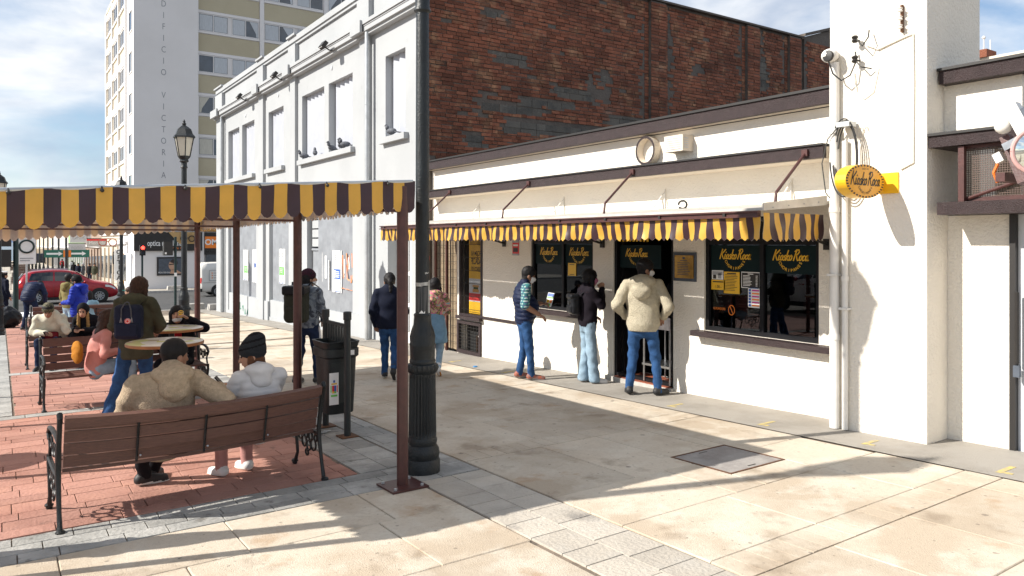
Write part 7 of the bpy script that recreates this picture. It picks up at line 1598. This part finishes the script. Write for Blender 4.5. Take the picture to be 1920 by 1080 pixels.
# standing group at the back left
person('person', 'stooping person in navy jacket and blue jeans, head bowed out of sight', (.72, 26.3), R(-38), STAND, dict(pelvis=(0, -.05, .93), chest=(0, .12, 1.19), neck=(0, .25, 1.28), head=(.0, .40, 1.25), shL=(-.2, .2, 1.27), shR=(.2, .2, 1.27), elL=(-.32, .2, 1.02), elR=(.32, .2, 1.02), wrL=(-.30, .24, .78), wrR=(.28, .26, .78), anL=(-.13, -.1, .09), anR=(.19, .14, .09), knR=(.17, .12, .49), toR=(.2, .3, .035)), dict(top='navy_vest', pants='jeans_dark', shoe='shoe_black'), hair='short', s=1.04, bulk=1.2, hem=.1, head=(0, -1.0, 0), res=.018, simple=True, puff=.01, seed=17)
person('person', 'person in royal blue puffer jacket with black beanie, standing in profile', (1.45, 19.3), R(50), STAND, dict(elR=(.25, .02, 1.10), wrR=(.15, .27, 1.06), elL=(-.25, .02, 1.10), wrL=(-.1, .3, 1.06), head=(0, .05, 1.56)), dict(top='royal_blue', pants='navy_cloth', shoe='shoe_black', skin='skin_dark'), hair='short', hat=('beanie', ('beanie_black',)), s=.97, bulk=1.16, hem=.2, hood=1.2, puff=.012, head=(0, -.25, 0), mask=('ink_black', -.05), res=.016, seed=19)
person('person', 'person in olive jacket standing half hidden behind the royal blue puffer', (1.40, 21.4), R(-60), STAND, dict(wrR=(.2, .15, .95)), dict(top='olive_light', pants='jeans_light', shoe='shoe_black'), hair='short', s=.98, bulk=1.1, hem=.1, res=.02, simple=True, hood=1.0, seed=20)
person('person', 'person in light blue sleeves sitting behind the royal blue puffer', (1.92, 22.4), R(-10), SEAT, {}, dict(top='lightblue_cloth', pants='jeans_dark'), hair='bob', s=.95, res=.02, simple=True, seed=21)
person('person', 'person in dark uniform and white peaked cap at left picture edge', (.10, 30.6), R(-60), STAND, {}, dict(top='navy_cloth', pants='navy_cloth', skin='skin'), hair='short', hat=('peaked', ('white_cloth',)), s=1.03, bulk=1.12, hem=.2, res=.02, simple=True, seed=22)
person('person', 'person in teal cap partly hidden behind the olive jacket', (3.0, 23.0), R(60), SEAT, {}, dict(top='navy_cloth', pants='jeans_dark', hair='hair_brown'), hair='short', hat=('cap', ('teal_cap',)), s=1.0, res=.02, simple=True, seed=23)
# bin bag
item('bin_bag', 'full black bin bag at the foot of the left traffic pole', 'bin bag', lambda q: smin([ellip(q, V3(0, 0, .30), (.36, .34, .31)), ellip(q, V3(.02, 0, .58), (.10, .10, .10))], .12) + wrinkle(q, .016, 13, 2) + wrinkle(q, .008, 30, 4), (-.5, -.5, -.02), (.5, .5, .75), .022, ['bag_film'], (.22, 28.0, gz(28)), 0)
# queue and passers-by
p16, _ = person('person', 'person in navy quilted vest and plaid shirt reading a flyer by window', (6.50, 9.15), R(-112), STAND, dict(pelvis=(0, .0, .94), chest=(0, -.03, 1.23), head=(0, .07, 1.56), neck=(0, .0, 1.41), elR=(.27, -.06, 1.13), wrR=(.22, .17, .99), elL=(-.26, .0, 1.12), wrL=(-.15, .30, 1.12), anL=(-.10, -.06, .09), anR=(.12, .08, .09), knR=(.11, .05, .49), toR=(.15, .25, .035), toL=(-.12, .11, .035)), dict(top='navy_vest', sleeve='plaid_teal', fore='skin_dark', bare=True, pants='jeans_blue', shoe='shoe_orange', sole='sole_grey', skin='skin_dark'), hair='short', mask=('mask_white', -.055), s=1.0, bulk=1.14, hem=.10, puff=.010, head=(0, -.3, 0), res=.012, belly=.1, seed=25, grip=(.9, .4))
fl = thing('flyer', 'colourful paper flyer held by the person in the navy vest', 'flyer', on(p16, (-.13, .43, 1.18)), R(-112)); fl.rotation_euler = (-.35, .1, R(-112) + .8)
part('sheet', MB().box(-.055, .055, -.001, .001, -.11, .11), 'white_paper', fl, local=True); mb = MB(); rects(mb, (0, -.0025, 0), (1, 0, 0), (0, 0, 1), [(-.05, .05, .05, .1, 0), (-.05, .05, .02, .045, 1), (-.045, .0, -.05, 0, 2), (.01, .045, -.05, 0, 3), (-.045, .03, -.1, -.06, 1)]); part('print', mb, ['blue_print', 'green_print', 'yellow_paint', 'orange_print'], fl, local=True, fix=False)
p17, _ = person('person', 'person in black jacket and pale wide jeans, pink mask, hand at face', (7.0, 8.28), R(-108), STAND, dict(head=(0, .05, 1.56), elR=(.22, .13, 1.17), wrR=(.07, .20, 1.40), elL=(-.22, .0, 1.10), wrL=(-.16, .18, .98), anL=(-.09, -.03, .09), anR=(.10, .07, .09), toR=(.12, .24, .035)), dict(top='purple_black', pants='jeans_light', shoe='shoe_white', sole='sole_white', hair='hair_black'), hair='long', mask=('mask_pink', -.05), s=.97, bulk=1.1, hem=.10, flare=.032, head=(0, -.05, 0), res=.012, seed=27, grip=(.6, 1.4))
b17 = pack('backpack', 'small black leather backpack on the person in pale jeans', p17, (.0, -.215, 1.14), (.22, .13, .28), 'leather_black', flap='leather_black')
part('buckle', MB().box(-.03, .03, -.085, -.08, .0, .05), 'steel', b17, local=True)
p18, _ = person('person', 'person in cream knitted hoodie and blue jeans at the kiosk doorway', (6.93, 7.08), R(-52), STAND, dict(head=(.03, .03, 1.58), elL=(-.32, -.10, 1.13), wrL=(-.23, .10, .98), elR=(.33, -.09, 1.13), wrR=(.24, .10, .98), shL=(-.19, -.01, 1.39), shR=(.19, -.01, 1.39), hipL=(-.10, 0, .90), knL=(-.13, .04, .49), anL=(-.17, -.03, .09), toL=(-.22, .14, .035), knR=(.15, .05, .49), anR=(.19, -.02, .09), toR=(.28, .13, .035)), dict(top='cream_knit', pants='jeans_blue', shoe='shoe_black', sole='sole_dark', skin='skin_dark'), hair='short', mask=('mask_white', -.05), s=1.035, bulk=1.2, hem=.14, hood=1.4, head=(R(-60), -.12, 0), res=.012, wr=1.1, seed=29, wide=1.02)
p19, _ = person('person', 'person with ponytail in black jacket walking away, trainer sole showing', (4.92, 10.5), R(-30), STAND, dict(head=(.0, .03, 1.57), elL=(-.25, -.06, 1.10), wrL=(-.22, .04, .87), elR=(.25, -.08, 1.10), wrR=(.23, .0, .87), knL=(-.08, .14, .50), anL=(-.08, .10, .09), toL=(-.10, .27, .035), knR=(.08, .06, .48), anR=(.09, -.24, .26), toR=(.10, -.20, .06)), dict(top='navy_cloth', pants='jeans_blue', shoe='shoe_black', sole='sole_white', skin='skin_dark'), hair='pony', s=.96, bulk=1.24, hem=.13, head=(R(12), 0, 0), res=.013, seed=31, wr=1.2)
p20, _ = person('person', 'person in floral top and pale denim skirt behind the near lamp post', (5.66, 10.40), R(-35), STAND, dict(elR=(.22, .04, 1.12), wrR=(.12, .2, 1.05), elL=(-.22, .04, 1.12), wrL=(-.12, .2, 1.05), knR=(.08, .02, .48), anR=(.08, -.2, .22), toR=(.09, -.14, .06)), dict(top='floral', pants='jeans_light', shoe='shoe_white', sole='mustard', hair='hair_black'), hair='long', s=.90, bulk=1.1, hem=.0, head=(R(-5), 0, 0), res=.014, hood=1.2, seed=33)
sdf_object('denim_skirt', const(lambda p: np.maximum(ecap(p, V3(0, 0, .95), V3(0, -.02, .60), .150, .20, V3(1, 0, 0), .78), .52 - p[:, 2]) + wrinkle(p, .006, 17, 2)), (-.35, -.35, .4), (.35, .35, 1.15), .014, ['denim_skirt'], p20)
p21, _ = person('person', 'person in grey tie-dye jacket and maroon beanie, head turned right', (3.78, 10.95), R(-40), STAND, dict(head=(.03, .04, 1.58), elL=(-.23, .0, 1.11), wrL=(-.15, .17, .95), elR=(.25, .0, 1.10), wrR=(.20, .17, .95), knL=(-.10, .02, .49), anL=(-.14, -.05, .09), knR=(.13, .06, .49), anR=(.16, .02, .09), toR=(.22, .18, .035)), dict(top='tie_dye', pants='jeans_dark', shoe='shoe_black', sole='sole_grey', skin='skin', hair='hair_black'), hair='bob', hat=('beanie', ('maroon_knit',)), s=1.0, bulk=1.1, hem=.10, head=(R(-52), 0, 0), mask=('mask_white', -.10), res=.013, seed=35, wr=1.2)
sdf_object('trouser_stripe', const(lambda p: np.minimum(rcone(p, V3(.185, .03, .86), V3(.20, .07, .5), .018, .02), 9)), (.1, -.1, .4), (.3, .2, .95), .012, ['white_cloth'], p21)
pack('rucksack', 'large dark green rucksack with black flap on the tie-dye jacket', p21, (-.05, -.26, 1.20), (.34, .24, .52), 'backpack_green', flap='leather_black')
p22, _ = person('person', 'kiosk worker in black with blue face mask behind the serving counter', (8.05, 7.46), R(104), STAND, dict(elL=(-.24, .05, 1.12), wrL=(-.06, .28, 1.14), elR=(.24, .05, 1.12), wrR=(.1, .28, 1.1)), dict(top='black_cloth', pants='black_cloth'), hair='short', mask=('mask_blue', -.05), s=.97, head=(R(5), -.2, 0), res=.018, seed=37, seatz=.0)
# far pedestrians
FG = 'pedestrians beyond the side street'
far = [(6.6, 112, 'red_cloth', 'jeans_dark', 'person in red jacket walking by the far lamp row', -30, 'short'), (7.0 - .2, 99, 'grey_light', 'jeans_blue', 'person with pale backpack on the far pavement', -20, 'short'), (6.2, 88, 'black_cloth', 'black_cloth', 'person in black coat on the far pavement, left of the group', -25, 'short'), (6.0, 80, 'navy_cloth', 'jeans_dark', 'person in dark blue, leftmost of the far waiting group', 150, 'short'), (6.1, 76.5, 'grey_knit', 'jeans_dark', 'grey haired person in dark grey coat, second in far group', 60, 'short'), (6.35, 73.5, 'black_cloth', 'jeans_dark', 'person in black, third in the far waiting group', 140, 'short'), (6.55, 71.5, 'olive_jacket', 'cream_jacket', 'person in green jacket and pale trousers, rightmost of far group', 150, 'short'), (5.4, 92, 'black_cloth', 'black_cloth', 'distant dark person beside the far lamp posts', 100, 'short'), (7.0, 62.2, 'black_cloth', 'black_cloth', 'person on a ladder height at the yellow shop entrance', -90, 'short')]
for i, (x, y, a, b, lab, yw, hr_) in enumerate(far):
    person('person', lab, (x, y), R(yw), STAND, {}, dict(top=a, pants=b, hair='hair_black' if i != 4 else 'grey_light'), hair=hr_, s=1.0, bulk=1.12, hem=.2, res=.035, simple=True, group=FG, seed=40 + i, seatz=(gz(y) + .9 if i == 8 else None))
# ladder under the last one
ld = thing('step_ladder', 'small step ladder at the yellow shop entrance', 'ladder', (7.0, 62.2, gz(62.2)))
for s_ in (-.2, .2): part('rail', MB().tube([(7.0 + s_, 61.9, gz(62)), (7.0 + s_, 62.2, gz(62) + .95)], .025, 5).tube([(7.0 + s_, 62.5, gz(62)), (7.0 + s_, 62.2, gz(62) + .95)], .025, 5), 'galvanised', ld)
for k in range(4): part('rung', MB().box(6.8, 7.2, 61.9 + k * .09, 62.0 + k * .09, gz(62) + .2 + k * .23, gz(62) + .23 + k * .23), 'galvanised', ld)
